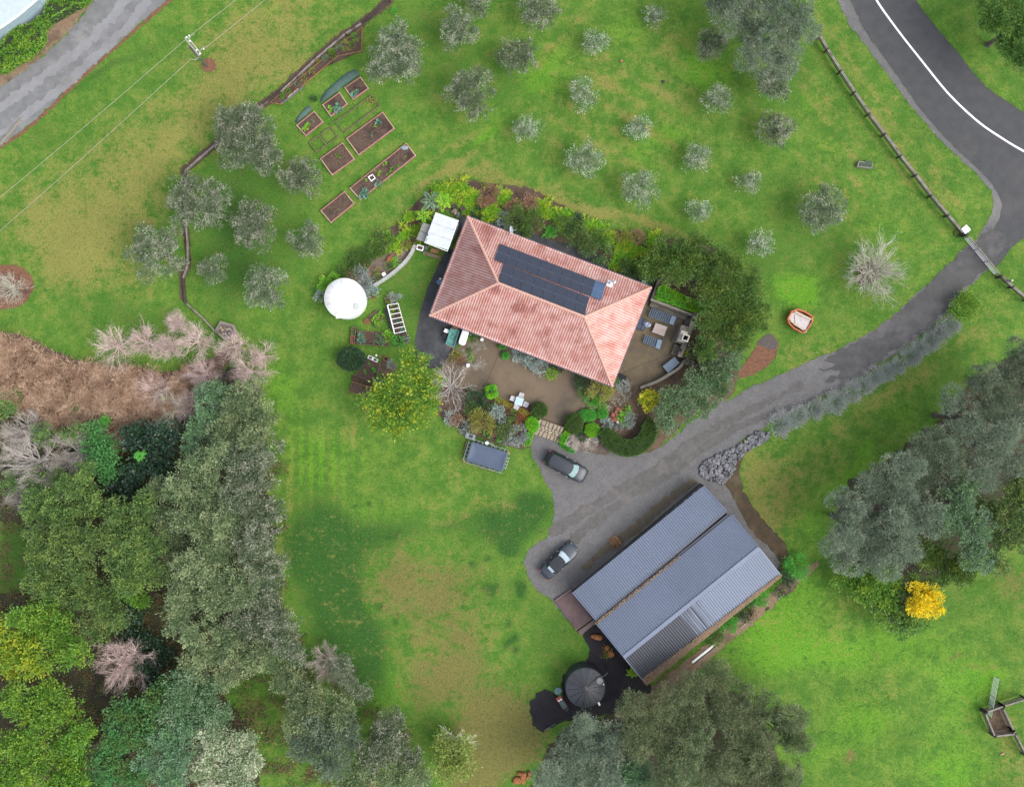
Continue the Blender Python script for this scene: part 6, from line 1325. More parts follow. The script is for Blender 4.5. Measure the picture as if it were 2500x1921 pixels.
# ------------------------------------------------------------------ plants
K = .86
LM = {
 'olive': leafmat('olive leaves', S(82,100,70,.95), S(120,134,104,.95), S(176,178,156,.95), .3, 1, .3, .6, 1.0),
 'young_olive': leafmat('silvery young olive leaves', S(96,120,84,.95), S(136,156,120,.95), S(206,212,190,.95), .3, 1, .3, .55, 1.4),
 'wattle': leafmat('grey green feathery leaves', S(88,106,88,1.), S(130,146,124,1.), S(148,158,134,1.), .35, 1, .35),
 'wattle_dark': leafmat('dark grey green feathery leaves', S(76,94,76,.98), S(114,130,108,.98), S(134,146,116,.98), .35, 1, .35),
 'grey_green': leafmat('mixed grey green leaves', S(84,108,68,.95), S(132,152,110,.95), S(164,176,130,.95), .4, 1, .35),
 'sage': leafmat('sage green leaves', S(96,126,96,K), S(136,166,130,K), S(118,156,104,K), .4, 1, .25),
 'bush_green': leafmat('mid green leaves', S(76,108,56,K), S(110,142,78,K), S(138,164,84,K), .35, 1, .3),
 'bright_green': leafmat('bright green leaves', S(84,132,46,K), S(116,162,58,K), S(142,176,60,K), .35, 1, .3),
 'yellow_green': leafmat('yellow green leaves', S(106,144,48,K), S(144,176,56,K), S(184,192,50,K), .35, 1, .3),
 'autumn': leafmat('green and gold leaves', S(84,134,44,K), S(124,166,56,K), S(176,188,52,K), .3, 1, .35, .6, .9),
 'dark_green': leafmat('dark glossy leaves', S(40,66,44,K), S(70,104,62,K), S(52,80,52,K), .3, 1, .1, .4),
 'ivy': leafmat('very dark leaves', S(34,54,44,K), S(64,86,66,K), S(46,78,48,K), .4, 1, .1, .35),
 'pine_green': leafmat('deep conifer green', S(58,94,42,.95), S(94,130,56,.95), S(112,138,56,.95), .4, 1, .2),
 'hedge_dark': leafmat('dark clipped hedge leaves', S(58,88,38,K), S(84,116,46,K), None, .3, 1, .15),
 'hedge_lime': leafmat('lime hedge leaves', S(120,184,36,K), S(158,212,44,K), S(92,190,60,K), .4, 1, .3),
 'lime': leafmat('lime strap leaves', S(96,160,40,K), S(150,204,52,K), S(196,212,60,K), .4, 1, .3),
 'emerald': leafmat('emerald leaves', S(78,156,58,K), S(108,186,72,K), None, .3, 1, .3),
 'yellow': leafmat('golden yellow blossom', S(244,214,26,.95), S(255,234,60,.95), S(220,196,34,.9), .5, 1, .35, .6, 1.6),
 'white': leafmat('pale flowering leaves', S(112,142,98,.92), S(172,188,148,.92), S(206,212,180,.92), .5, 1, .3),
 'lavender': leafmat('grey lavender leaves', S(124,138,128,1.), S(172,182,174,1.), S(150,150,148,1.), .5, 1, .2),
 'blue_grey': leafmat('blue grey leaves', S(124,148,144,K), S(164,184,176,K), S(180,190,180,K), .5, 1, .2),
 'brown': leafmat('faded brown seed heads', S(158,122,96,K), S(188,150,122,K), S(130,98,80,K), .4, 1, .2),
 'khaki': leafmat('olive brown leaves', S(132,128,72,K), S(166,156,94,K), S(160,166,66,K), .5, 1, .25),
 'red': leafmat('rust red leaves', S(150,82,58,K), S(186,106,70,K), S(120,84,60,K), .4, 1, .25),
 'kale': leafmat('blue green kale', S(96,136,116,K), S(132,172,146,K), None, .3, 1, .2),
 'lettuce': leafmat('lettuce leaves', S(110,176,54,K), S(150,206,70,K), S(190,210,80,K), .3, 1, .3),
 'tw_pink': leafmat('fine pink twigs', S(206,180,172,1.), S(230,210,204,1.), S(196,178,170,1.), .4, 1, .05, .9),
 'tw_grey': leafmat('fine grey twigs', S(190,180,168,.95), S(212,204,194,.95), S(172,160,146,.95), .4, 1, .05, .9),
 'tw_pale': leafmat('fine pale twigs', S(178,176,160,K), S(200,198,184,K), None, .4, 1, .05, .9),
 'tan': leafmat('dry tan stalks leaves', S(178,148,120,K), S(206,178,150,K), S(150,122,98,K), .5, 1, .05, .9),
}
def blob_leaves(c, r, n, L, W, rs, zs=.8, sub=14, up=.25, spread=.26, hemi=-.25, outw=1.0, rag=.25):
    """leaf sprays gathered in tufts over a rounded lobe"""
    m = max(4, sub); d = rs.normal(size=(m * 3, 3)); d = unit(d); d = d[d[:, 2] > hemi][:m]
    while len(d) < m: e = unit(rs.normal(size=(m, 3))); d = np.concatenate([d, e[e[:, 2] > hemi]])[:m]
    rad = r * (1 - spread * .6 + rag * (rs.rand(m) - .6))
    sc = c + d * rad[:, None] * [1, 1, zs]
    k = rs.randint(0, m, n); off = rs.normal(size=(n, 3)) * (r * spread) * [1, 1, zs]
    pos = sc[k] + off; dr = unit(off) * .8 + d[k] * outw + rs.normal(size=(n, 3)) * .45; dr[:, 2] += up
    return leaf_arrays(pos, dr, L * rs.uniform(.6, 1.25, n), W * rs.uniform(.7, 1.3, n), rs)
def joinVQ(parts):
    V = []; Q = []; o = 0
    for v, q in parts: V.append(v); Q.append(q + o); o += len(v)
    return np.concatenate(V), np.concatenate(Q)
KINDS = {  # leaf length, width, cover, sub-lobe radius (m), zs, spread, rag, up
 'olive': (.24, .065, 3.0, .62, .85, .24, .5, .2), 'young_olive': (.2, .06, 2.3, .55, .8, .30, .7, .3), 'wattle': (.3, .055, 3.6, .95, 1.15, .16, .12, .3), 'wattle_dark': (.3, .055, 3.6, .95, 1.15, .16, .14, .3),
 'grey_green': (.27, .09, 2.9, .8, .95, .22, .45, .25), 'sage': (.24, .11, 3.0, .7, .95, .22, .35, .2), 'bush_green': (.24, .12, 3.0, .72, .9, .22, .4, .2), 'bright_green': (.28, .14, 3.0, .75, .9, .22, .4, .15),
 'yellow_green': (.32, .16, 2.8, .95, .8, .24, .4, .15), 'autumn': (.34, .18, 2.2, .8, .8, .26, .5, .1), 'dark_green': (.28, .17, 3.0, .8, .7, .26, .3, .1), 'ivy': (.30, .2, 2.8, .75, .6, .26, .3, .1), 'pine_green': (.24, .08, 3.6, .8, .8, .26, .3, .3),
 'white': (.24, .13, 3.0, .8, .8, .26, .4, .2), 'yellow': (.22, .12, 3.0, .6, .8, .24, .4, .2)}
def limbs(b, base, tgts, h, r0, rs):
    top = Vector((base.x, base.y, h * .3)); b.tube([base - Vector((0, 0, .1)), base + (top - base) * .5 + Vector((rs.normal() * .06, rs.normal() * .06, 0)), top], [r0 * 1.35, r0, r0 * .85], 8)
    for t in tgts:
        t = Vector(t); m = top.lerp(t, .5) + Vector((rs.normal() * .15, rs.normal() * .15, .25)); b.tube([top - Vector((0, 0, .15)), m, t], [r0 * .6, r0 * .34, r0 * .12], 5)
def tree(label, kind, h, lobes, cat='tree', name='tree', group=None, bk=None, seed=None, dens_=1.0, mat=None, flat=.35, two=None):
    rs = np.random.RandomState(seed if seed is not None else int(lobes[0][0] * 7 + lobes[0][1] * 13) % 99991)
    L, W, cover, sl, zs, sp, rag, up = KINDS[kind]
    lobes = [(l[0], l[1], l[2] * 1.03) for l in lobes]
    cx = sum(l[0] * l[2] for l in lobes) / sum(l[2] for l in lobes); cy = sum(l[1] * l[2] for l in lobes) / sum(l[2] for l in lobes)
    hm = h * .72; root = P(cx, cy, hm); root.z = 0; t = thing(name, label, cat, root, 0, group)
    parts = []; tg = []
    for li, (x, y, rp) in enumerate(lobes):
        R = PX(rp, hm); c = P(x, y, hm); dc = (Vector((c.x, c.y)) - Vector((root.x, root.y))).length
        zl = (h - h * .12 * rs.rand() * (len(lobes) > 1)); s = min(sl, R * .62); 
        ns = max(4, int((1.05 if 'wattle' in kind else 1.35) * (R / s) ** 2)); k = 0
        rr_ = np.sqrt((np.arange(ns) + .3) / ns) * max(R - s * .75, .02); ph = rs.rand() * 6.28
        for i in range(ns):
            a = ph + i * 2.39996 + rs.normal() * .25; q = rr_[i] * rs.uniform(.8, 1.12)
            z = zl - s * zs - flat * (q / R) ** 2 * min(h * .6, R * 1.3) + rs.normal() * s * .4
            cc = np.array([c.x + q * math.cos(a), c.y + q * math.sin(a), max(z, s * .7)]); si = s * rs.uniform(.7, 1.25)
            n = int(cover * dens_ * math.pi * si * si / (L * W * .5) * .62)
            parts.append(blob_leaves(cc, si, max(12, n), L, W, rs, zs, int(9 + 8 * si) * (3 if 'wattle' in kind else 1), up, sp, -.35, 1.0, rag))
            if i % max(1, ns // 5) == 0: tg.append(cc)
    V, Q = joinVQ(parts)
    b = B(); limbs(b, root, tg[:14], h, max(.05, .03 * h), rs); b.obj('trunk', bk or bark, t, world=True)
    link('crown', npmesh('crown', V, Q), mat or LM[kind], t, world=True)
    return t
def bare_tree(label, x, y, rp, h, bk, tw, n0=7, lv=4, group=None, fuzz=1.0, name='bare_tree', th=1.0, into=None, z0=.18, twl=.38, seed=None, arch=.1):
    rs = np.random.RandomState(seed if seed is not None else int(x * 3 + y * 5)); hm = h * .75; c = P(x, y, hm); R = PX(rp, hm); root = Vector((c.x, c.y, 0))
    t = into or thing(name, label, 'tree', root, 0, group); b = B(); ends = []
    top = root + Vector((0, 0, h * z0)); b.tube([root - Vector((0, 0, .1)), top], [.032 * h * th, .026 * h * th], 7)
    def grow(p, d, ln, r, l):
        pts = [p]; q = p; dd = d
        for i in range(3): dd = (dd + Vector(rs.normal(size=3) * .11) + Vector((0, 0, arch))).normalized(); q = q + dd * ln / 3; pts.append(q)
        b.tube(pts, [r, r * .85, r * .7, r * .5], 5 if l < 2 else (4 if l < 3 else 3), False)
        if l >= lv: ends.append((q, dd)); ends.append((pts[1], dd)); return
        for k in range(rs.randint(3, 5)):
            s = pts[1 + k % 3]; perp = dd.cross(Vector(rs.normal(size=3))).normalized(); nd = (dd * .9 + perp * rs.uniform(.3, .7)).normalized(); grow(s, nd, ln * rs.uniform(.55, .8), r * .55, l + 1)
    for k in range(n0):
        a = 2 * math.pi * k / n0 + rs.normal() * .25; el = rs.uniform(.1, .95); d = Vector((math.cos(a) * math.cos(el), math.sin(a) * math.cos(el), math.sin(el)))
        grow(top - Vector((0, 0, rs.uniform(0, .1) * h)), d, R * .62, .016 * h * th, 1)
    # keep the crown inside its radius
    V = np.array(b.v); dx = V[:, :2] - [root.x, root.y]; rr = np.linalg.norm(dx, axis=1); m = np.percentile(rr, 97); V[:, :2] = [root.x, root.y] + dx * (R / m); V[:, 2] = np.where(V[:, 2] > h * .3, h * .3 + (V[:, 2] - h * .3) * min(1, h * .75 / max(.1, np.percentile(V[:, 2], 98) - h * .3)), V[:, 2]); zsc = min(1, h * .75 / max(.1, np.percentile(V[:, 2], 98) - h * .3)); b.v = [tuple(v) for v in V]
    b.obj('trunk' if into is None else 'bare_limbs', bk, t, world=True)
    n = int(len(ends) * 7 * fuzz)
    if n:
        e = np.array([[p.x, p.y, p.z] for p, d in ends]); dd = np.array([[d.x, d.y, d.z] for p, d in ends]); e[:, :2] = [root.x, root.y] + (e[:, :2] - [root.x, root.y]) * (R / m); e[:, 2] = np.where(e[:, 2] > h * .3, h * .3 + (e[:, 2] - h * .3) * zsc, e[:, 2])
        k = rs.randint(0, len(e), n); V, Q = leaf_arrays(e[k] + rs.normal(size=(n, 3)) * .12, dd[k] + rs.normal(size=(n, 3)) * .32, rs.uniform(.5, 1.3, n) * twl * 1.5, np.full(n, .011), rs); link('twigs', npmesh('twigs', V, Q), LM[tw], t, world=True)
    return t
# ---- orchard and lawn olives
OL = 'olive trees on the lawns'
def olive(x, y, r, label, kind='olive', h=None):
    r *= 1.07
    return tree(label, kind, h or max(1.6, min(5.5, r / 22.5 * 1.55)), [(x, y, r)], 'olive tree', 'olive_tree', OL)
for a in (
 (1123,75,47,'tall olive between the big beige tinted one and the top edge'), (1261,140,47,'olive with a lime gap in its crown, right of the dark round one'), (1321,25,50,'olive touching the top edge, with two lobes'),
 (1144,234,60,'dark round olive right of the vegetable beds'), (1165,0,40,'olive cut off by the top edge, above the tall one'), (1893,315,44,'olive below the big grey tree, near the road fence'), (2003,513,56,'olive between the white letterbox and the orchard rows'),
 (391,617,66,'olive hiding the boundary wall, lowest of the left group'), (486,494,72,'large olive in the middle of the left group over the boundary wall'), (623,549,58,'olive with silvery tips inside the left group'), (732,429,48,'olive nearest the bare mulched bed'),
 (755,589,44,'olive standing between the left group and the rockery'), (520,658,36,'smallest olive of the left group'), (650,703,54,'spreading olive above the fire pit, nearest the white tank')): olive(*a)
tree('largest olive by the boundary wall, dark at its top', 'olive', 5.5, [(600,350,80),(565,300,48),(655,385,45),(620,290,35)], 'olive tree', 'olive_tree', OL)
tree('big olive beside the netting, beige on one side', 'olive', 5.2, [(960,135,62),(995,160,45),(925,175,35),(975,100,42)], 'olive tree', 'olive_tree', OL)
for a in (
 (1420,232,34,'young olive in line with the cut stump and the dark round olive'), (1452,106,30,'young olive above the cut stump'), (1595,43,26,'young olive at the top of the orchard, beside the big grey tree'), (1292,318,33,'young olive nearest the vegetable beds'),
 (1432,393,42,'bushy silver olive above the back garden, left of the dense one'), (1558,312,30,'sparse young olive in the middle of the orchard'), (1561,459,46,'dense pale rimmed olive closest to the house'), (1700,381,34,'young olive with a bare patch of soil at its left foot'),
 (1750,240,37,'young olive below left of the big grey tree'), (1831,444,25,'smallest olive of the orchard'), (1708,520,28,'whitest olive, with two separate tufts'), (1851,596,34,'silver olive above the dark evergreen mass')): olive(*a, kind='young_olive')
# ---- big trees
tree('huge grey green tree at the top edge by the road fence', 'wattle', 9, [(1790,30,75),(1880,50,85),(1950,70,50),(1850,130,60),(1910,140,50),(1760,-20,60),(1930,-20,70)])
tree('small grey tree tucked under the left side of the huge grey tree', 'olive', 4, [(1738,105,40),(1725,120,24)])
tree('grey tree with pale blossom tips below the huge grey tree', 'olive', 5, [(1890,180,48),(1900,215,36),(1870,205,30)])
tree('dark green tree at the top right corner beyond the road', 'pine_green', 8, [(2440,30,75),(2490,90,75),(2410,60,45),(2530,0,80),(2460,120,40),(2500,160,35)])
tree('dark grey wattle at the right edge, uppermost of the wattle wood', 'wattle_dark', 9, [(2443,921,65),(2371,929,45),(2479,868,42),(2510,940,60),(2430,985,55)])
tree('pale topped wattle jutting towards the lawn', 'wattle', 9, [(2371,1011,48),(2318,979,38),(2345,1050,50)])
tree('wattle with a rounded grey crown between the lawn and the dark wood', 'wattle_dark', 9, [(2264,1082,52),(2310,1120,60),(2246,1154,55)])
tree('broad grey wattle at the right edge beside the green tree', 'wattle', 9, [(2479,1029,60),(2430,1070,60),(2389,1136,62),(2480,1130,60)])
tree('smoky grey wattle nearest the shed bank', 'wattle', 9, [(2075,1233,62),(2039,1310,55),(2112,1301,62),(2060,1360,42),(2120,1180,45)])
tree('smoky grey wattle between the shed bank and the clumpy green tree', 'wattle', 9.5, [(2193,1136,55),(2213,1219,65),(2170,1270,50),(2195,1330,55),(2140,1370,40),(2250,1260,50)])
tree('clumpy sage green tree in the wattle wood', 'sage', 8.5, [(2330,1220,50),(2290,1265,42),(2364,1290,60),(2370,1350,45),(2340,1185,40)])
tree('mid green tree at the right edge below the wattles', 'bush_green', 8, [(2456,1242,60),(2430,1310,48),(2490,1310,44),(2480,1190,50),(2510,1260,50),(2410,1365,36),(2395,1240,40)])
tree('dark olive green shrubby tree above the yellow one', 'pine_green', 5, [(2305,1375,55),(2259,1350,42),(2350,1395,35)])
tree('bright green round bush below the nearest wattle', 'bright_green', 4.5, [(2121,1428,54),(2165,1410,42),(2080,1415,38),(2150,1455,38)])
tree('dark green bush wrapped round the foot of the yellow tree', 'dark_green', 4, [(2195,1512,50),(2180,1455,42),(2230,1500,40),(2160,1480,36),(2235,1430,35)], mat=LM['pine_green'])
tree('golden yellow tree on the lower right paddock', 'yellow', 5, [(2250,1465,36),(2270,1450,32),(2228,1482,26),(2236,1432,18),(2275,1485,22)])
# bottom
tree('pale grey tree at the bottom edge below the black tank', 'wattle', 7, [(1424,1815,60),(1382,1857,60),(1396,1905,60),(1424,1764,32),(1340,1880,42)])
tree('grey tree leaning over the black mulch', 'grey_green', 7, [(1480,1800,55),(1466,1850,50),(1480,1900,48)], mat=LM['wattle'])
tree('small light green tree at the bottom edge between grey and dark crowns', 'sage', 5, [(1550,1880,42),(1530,1905,36),(1580,1900,30)])
tree('dark gum tree behind the shed corner', 'wattle_dark', 8, [(1536,1722,36),(1590,1750,52),(1560,1800,50),(1640,1710,48),(1620,1800,50)], mat=leafmat('gum leaves', S(76,94,62,K), S(114,132,88,K), S(136,146,104,K), .45, 1, .25))
tree('grey green gum tree overhanging the back of the shed', 'wattle_dark', 8, [(1696,1665,50),(1750,1650,50),(1700,1730,58),(1770,1710,50)], mat=MATS['gum leaves'])
tree('wide gum tree reaching furthest onto the lower paddock', 'wattle_dark', 8, [(1846,1724,52),(1892,1770,55),(1930,1745,34),(1820,1790,55),(1945,1806,32),(1790,1760,45)], mat=MATS['gum leaves'])
tree('gum tree at the bottom edge, right of the light green one', 'wattle_dark', 8, [(1650,1850,60),(1700,1800,55),(1630,1905,50),(1710,1890,55)], mat=MATS['gum leaves'])
tree('gum tree at the bottom edge bordering the lower paddock', 'wattle_dark', 8, [(1780,1850,60),(1846,1850,58),(1915,1884,52),(1800,1910,55),(1900,1930,60)], mat=MATS['gum leaves'])
t = tree('lime green tree with bare white limbs on top', 'yellow_green', 4.5, [(1105,1840,42),(1085,1870,36),(1125,1875,36),(1130,1815,28),(1080,1815,26)], mat=leafmat('pale lime leaves', S(128,154,74,K), S(160,180,92,K), None, .3, 1, .3), dens_=.8)
bare_tree('', 1108, 1838, 50, 6.0, bark_lime, 'tw_pale', 9, 3, into=t, fuzz=.4, th=1.3)
# left lower belt
G1 = 'grey_green'
tree('pale sage tree below the bare pink trees at the lawn edge', 'sage', 6, [(490,1040,42),(470,1085,36),(520,1010,36),(555,970,32),(530,955,26),(500,960,22)], mat=LM['sage'])
tree('grey green tree at the lawn edge, highest of the belt', G1, 7, [(590,1000,55),(610,950,36),(640,1010,45),(560,1060,55),(625,1060,45)])
tree('grey green tree in the belt beside the dark ivy bush', G1, 7.5, [(530,1120,52),(480,1150,48),(520,1190,50),(440,1200,42)])
tree('tall grey tree at the lawn edge, second down the belt', G1, 8, [(600,1120,58),(640,1170,48),(600,1200,55),(655,1110,38)], mat=LM['olive'])
tree('grey tree with lime flecks in the middle of the belt', G1, 8, [(560,1260,58),(500,1270,52),(530,1330,55),(455,1260,42)])
tree('smoky olive tree at the lawn edge, third down the belt', G1, 8, [(640,1270,52),(620,1330,58),(660,1390,48),(670,1240,32)], mat=LM['olive'])
tree('broad grey green tree over the small pool of brown ground', G1, 8, [(540,1400,56),(480,1370,50),(590,1440,56),(520,1470,50),(450,1440,46),(440,1505,42),(480,1550,42)])
tree('grey green tree at the lawn edge where the belt bends', G1, 7.5, [(640,1460,56),(680,1510,50),(610,1520,52),(700,1560,42),(725,1585,32)], mat=LM['olive'])
tree('grey green tree inside the bend of the belt', G1, 7.5, [(560,1550,55),(600,1610,50),(640,1600,46),(520,1590,48),(480,1620,38),(560,1650,36)])
tree('grey green tree below the pale bare crown', G1, 7, [(741,1693,55),(700,1650,42),(780,1720,48),(730,1750,46),(840,1728,36)])
tree('dark grey tree at the lower end of the belt', G1, 7, [(785,1790,56),(740,1810,45),(850,1790,50),(806,1852,48)], mat=LM['wattle_dark'])
tree('grey tree furthest right in the belt, near the lime tree', G1, 6.5, [(940,1775,42),(960,1820,48),(920,1830,46),(1000,1850,40),(960,1745,24)], mat=LM['olive'])
tree('grey green tree at the bottom edge of the belt', G1, 6.5, [(890,1870,52),(860,1910,48),(960,1895,48),(1020,1895,38)])
bare_tree('pale pinkish bare crown among the grey trees of the belt', 785, 1640, 44, 7.6, bark_pink, 'tw_grey', 9, 4, fuzz=.8)
tree('small grey tree beside the pale bare crown, at the lawn edge', 'olive', 5, [(832,1625,32),(850,1660,28),(885,1690,22)])
# forest mid
tree('olive green tree at the left edge of the wood, below the bare grey trees', 'bush_green', 7, [(138,1242,52),(100,1215,40),(170,1275,46),(85,1250,32)])
tree('olive green tree with feathery top beside the dark ivy', 'bush_green', 7, [(193,1200,50),(215,1160,36),(240,1230,42)])
tree('rounded olive green tree nearest the strip of grass on the left', 'bush_green', 8, [(115,1365,55),(105,1310,40),(135,1420,52),(95,1425,36)])
tree('olive green tree in the middle of the wood, right of the rounded one', 'bush_green', 8, [(193,1340,55),(160,1300,40),(230,1310,42),(200,1400,42)])
tree('green tree beside the little dark gap in the wood', 'bush_green', 7.5, [(298,1255,46),(340,1290,46),(360,1235,40),(290,1310,36)])
tree('lighter green domed tree above the brown ground', 'bush_green', 7.5, [(300,1370,52),(350,1350,50),(370,1405,46),(310,1420,40),(390,1330,36)])
tree('thin grey brown tree right of the domed green one', G1, 6, [(400,1250,36),(415,1300,40),(420,1360,38),(400,1190,34)])
tree('scruffy green tree below the little dark gap', 'bush_green', 7, [(230,1440,46),(180,1460,50),(257,1475,44),(160,1434,40),(290,1500,40),(240,1530,40)])
tree('yellow leafed tree at the left edge of the wood', 'yellow_green', 8, [(28,1595,60),(70,1560,55),(20,1540,42),(90,1610,50)])
tree('yellow green tree beside the yellow one', 'bright_green', 8, [(150,1545,55),(110,1500,50),(190,1580,42),(75,1500,40),(150,1600,40)])
tree('bright green tree between the yellow tree and the bottom left corner', 'bright_green', 8, [(100,1720,60),(50,1700,45),(160,1740,50),(130,1680,42)])
tree('bright green tree filling the bottom left corner', 'bright_green', 8.5, [(46,1830,62),(20,1890,55),(100,1880,55),(90,1800,50)])
tree('bright green tree along the bottom edge, right of the corner one', 'bright_green', 8, [(170,1840,58),(190,1900,50),(210,1790,45),(150,1905,45)])
tree('dark mottled green tree at the bottom edge before the flowering one', 'bush_green', 7, [(275,1860,52),(300,1800,45),(250,1905,42),(330,1890,46)], mat=leafmat('mottled green leaves', S(76,110,56,K), S(112,146,72,K), S(90,150,88,K), .4, 1, .3))
tree('dark green tree above the mottled one', 'dark_green', 6, [(376,1724,48),(330,1750,42),(300,1730,36),(400,1680,36),(360,1790,42)], mat=MATS['mottled green leaves'])
tree('sage tree beside the pale flowering tree', 'sage', 6.5, [(413,1792,52),(459,1760,46),(440,1840,46),(420,1890,46),(370,1850,38)])
tree('grey white tree above the pale flowering tree', 'white', 6.5, [(500,1700,56),(450,1670,50),(540,1740,48),(440,1720,48),(490,1750,40)], mat=leafmat('powdery sage leaves', S(104,138,98,K), S(172,192,152,K), S(96,132,86,K), .5, 1, .3))
tree('pale cream flowering tree at the lower left', 'white', 6.5, [(550,1820,60),(590,1860,50),(510,1790,50),(560,1900,50),(495,1870,52),(605,1800,30),(600,1910,40),(625,1850,26)])
tree('very dark ivy covered bush below the dead brush', 'ivy', 4.5, [(375,1100,60),(420,1060,35),(330,1060,40),(400,1150,38),(340,1150,42)])
tree('mid green rounded bush between ivy and brown slope', 'dark_green', 4.5, [(250,1107,46),(240,1060,34),(265,1150,36)], mat=leafmat('fresh mid green leaves', S(62,118,60,K), S(92,152,80,K), None, .3, 1, .2))
tree('dark bush at the foot of the ivy bush', 'ivy', 3.5, [(304,1180,42),(280,1210,30),(335,1200,30)])
tree('dark lily leafed bush in the gap of the wood', 'ivy', 2.5, [(340,1560,42),(365,1610,40),(330,1500,34),(375,1660,36),(395,1600,28)])
tree('low green leafy bush above the lily leafed one', 'emerald' if 'emerald' in KINDS else 'bright_green', 3, [(330,1440,26),(345,1465,20),(300,1425,22)])
bare_tree('grey pink bare tree in the lower left wood', 275, 1632, 70, 7.8, bark_pink, 'tw_pink', 12, 4, fuzz=.8)
bare_tree('upper grey bare tree at the left edge of the wood', 25, 1060, 58, 7, bark_silver, 'tw_grey', 10, 4, fuzz=.8)
bare_tree('largest grey bare tree at the left edge of the wood', 50, 1135, 80, 7.5, bark_silver, 'tw_grey', 13, 4, fuzz=.8)
bare_tree('small grey bare tree at the left edge, lowest of the bare ones', 20, 1215, 45, 7, bark_silver, 'tw_grey', 9, 4, fuzz=.4)
bare_tree('grey bare tree between the largest bare one and the olive green wood', 110, 1190, 50, 7, bark_silver, 'tw_grey', 9, 4, fuzz=.4)
bare_tree('grey bare tree with green flecks beside the brown slope', 154, 1110, 55, 6.5, bark_silver, 'tw_grey', 9, 4, fuzz=.8)
tree('thin green bush under the bare grey trees', 'bush_green', 4, [(110,1060,36),(90,1180,40),(150,1170,36),(30,1180,36),(180,1060,26),(20,1000,24)], dens_=.7)
# bare pink trees
for x, y, r, l in ((261,843,50,'widest pink bare tree at the left of the row'), (336,832,36,'second pink bare tree of the row, touching the widest'), (393,846,34,'greyish bare tree in the gap of the row'), (416,786,23,'small bare tree set back above the row'),
                   (461,832,40,'pink bare tree with yellow branches left of the fire pit'), (557,843,36,'bare tree in front of the fire pit'), (482,914,38,'bare tree below the lawn tongue'), (361,946,36,'bare tree rising out of the dead brush'), (443,986,34,'bare tree between dead brush and the sage tree')):
    bare_tree(l, x, y, r * 1.1, 3.6 + r / 30, bark_pink, 'tw_pink', 12, 4, 'bare trees below the paddock', .26, th=.8)
bare_tree('largest bare tree at the corner of the long lawn', 592, 905, 54, 5.5, bark_pink, 'tw_pink', 12, 4, 'bare trees below the paddock', .26, th=.8)
bare_tree('bare tree leaning over the long lawn above the largest', 625, 868, 34, 4.8, bark_pink, 'tw_pink', 8, 4, 'bare trees below the paddock', .26, th=.8)
bare_tree('bare tree with thick white limbs above the ivy bush', 400, 1005, 50, 5.2, bark_lime, 'tw_grey', 6, 4, 'bare trees below the paddock', .5, th=1.3)
bare_tree('grey lichen covered bare tree beside the drive', 2152, 655, 78, 6.2, bark_pale, 'tw_pale', 20, 4, None, .22, th=.85)
bare_tree('matted grey bare shrub in the oval bed at the left edge', 20, 702, 40, 2.2, bark_pale, 'tw_pale', 14, 4, None, .12, name='bare_shrub', th=1.1)
bare_tree('tiny bare twiggy shrub in the patio gravel', 1171, 893, 12, .8, bark_pale, 'tw_pale', 6, 2, None, 1, name='bare_shrub')
t = tree('large yellow green tree between the vegetable beds and the patio', 'autumn', 6.0, [(985,960,58),(950,1000,46),(1010,1010,48),(1040,940,42),(1010,890,36),(935,950,34),(1000,870,22),(970,1050,26),(1050,985,30),(905,975,22),(1040,880,16),(925,1030,24)], dens_=.9)
bare_tree('grey bare tree leaning out beside the yellow green tree', 1095, 945, 62, 4.4, bark_silver, 'tw_grey', 10, 4, None, .2)
# dead brush
def scatter_poly(poly, n, rs=RS):
    pa = np.array(poly, float); o = []
    while sum(map(len, o)) < n:
        x = rs.uniform(pa[:, 0].min(), pa[:, 0].max(), n * 2); y = rs.uniform(pa[:, 1].min(), pa[:, 1].max(), n * 2); k = inpoly(x, y, poly); o.append(np.stack([x[k], y[k]], 1))
    return np.concatenate(o)[:n]
def brush(label, poly, n, L, W, mat, hmax, name, kind='stuff', flatd=.35, clump=0):
    rs = np.random.RandomState(n); q = scatter_poly(poly, n, rs)
    if clump: c = scatter_poly(poly, clump, rs); k = rs.randint(0, clump, n); q = c[k] + rs.normal(size=(n, 2)) * 9; cz = rs.rand(clump)[k]
    else: cz = rs.rand(n)
    pos = np.stack([(q[:, 0] - CX) / 22.5, (CY - q[:, 1]) / 22.5, cz * hmax], 1); d = rs.normal(size=(n, 3)) * [1, 1, flatd]; d[:, 2] = np.abs(d[:, 2])
    V, Q = leaf_arrays(pos, d, rs.uniform(.5, 1.3, n) * L, rs.uniform(.6, 1.4, n) * W, rs); return setp(link(name, npmesh(name, V, Q), mat), label, None, None, kind)
BR = [(-20,822),(40,828),(120,862),(200,892),(300,905),(420,912),(500,890),(500,930),(430,1000),(330,1035),(250,1125),(200,1080),(150,1040),(60,1000),(0,960),(-20,950)]
brush('tangled dead brush covering the brown slope', BR, 46000, .6, .045, LM['tan'], 1.5, 'dead_brush', clump=420)
brush('fallen leaves and low weeds on the floor of the wood', [(-30,1000),(260,1010),(560,980),(690,1000),(690,1500),(820,1660),(1000,1800),(1040,1930),(-30,1930)], 60000, .22, .12, leafmat('undergrowth', S(70,84,40,K), S(112,110,64,K), S(110,90,62,K), .5, 1, .15), .25, 'undergrowth', clump=900)
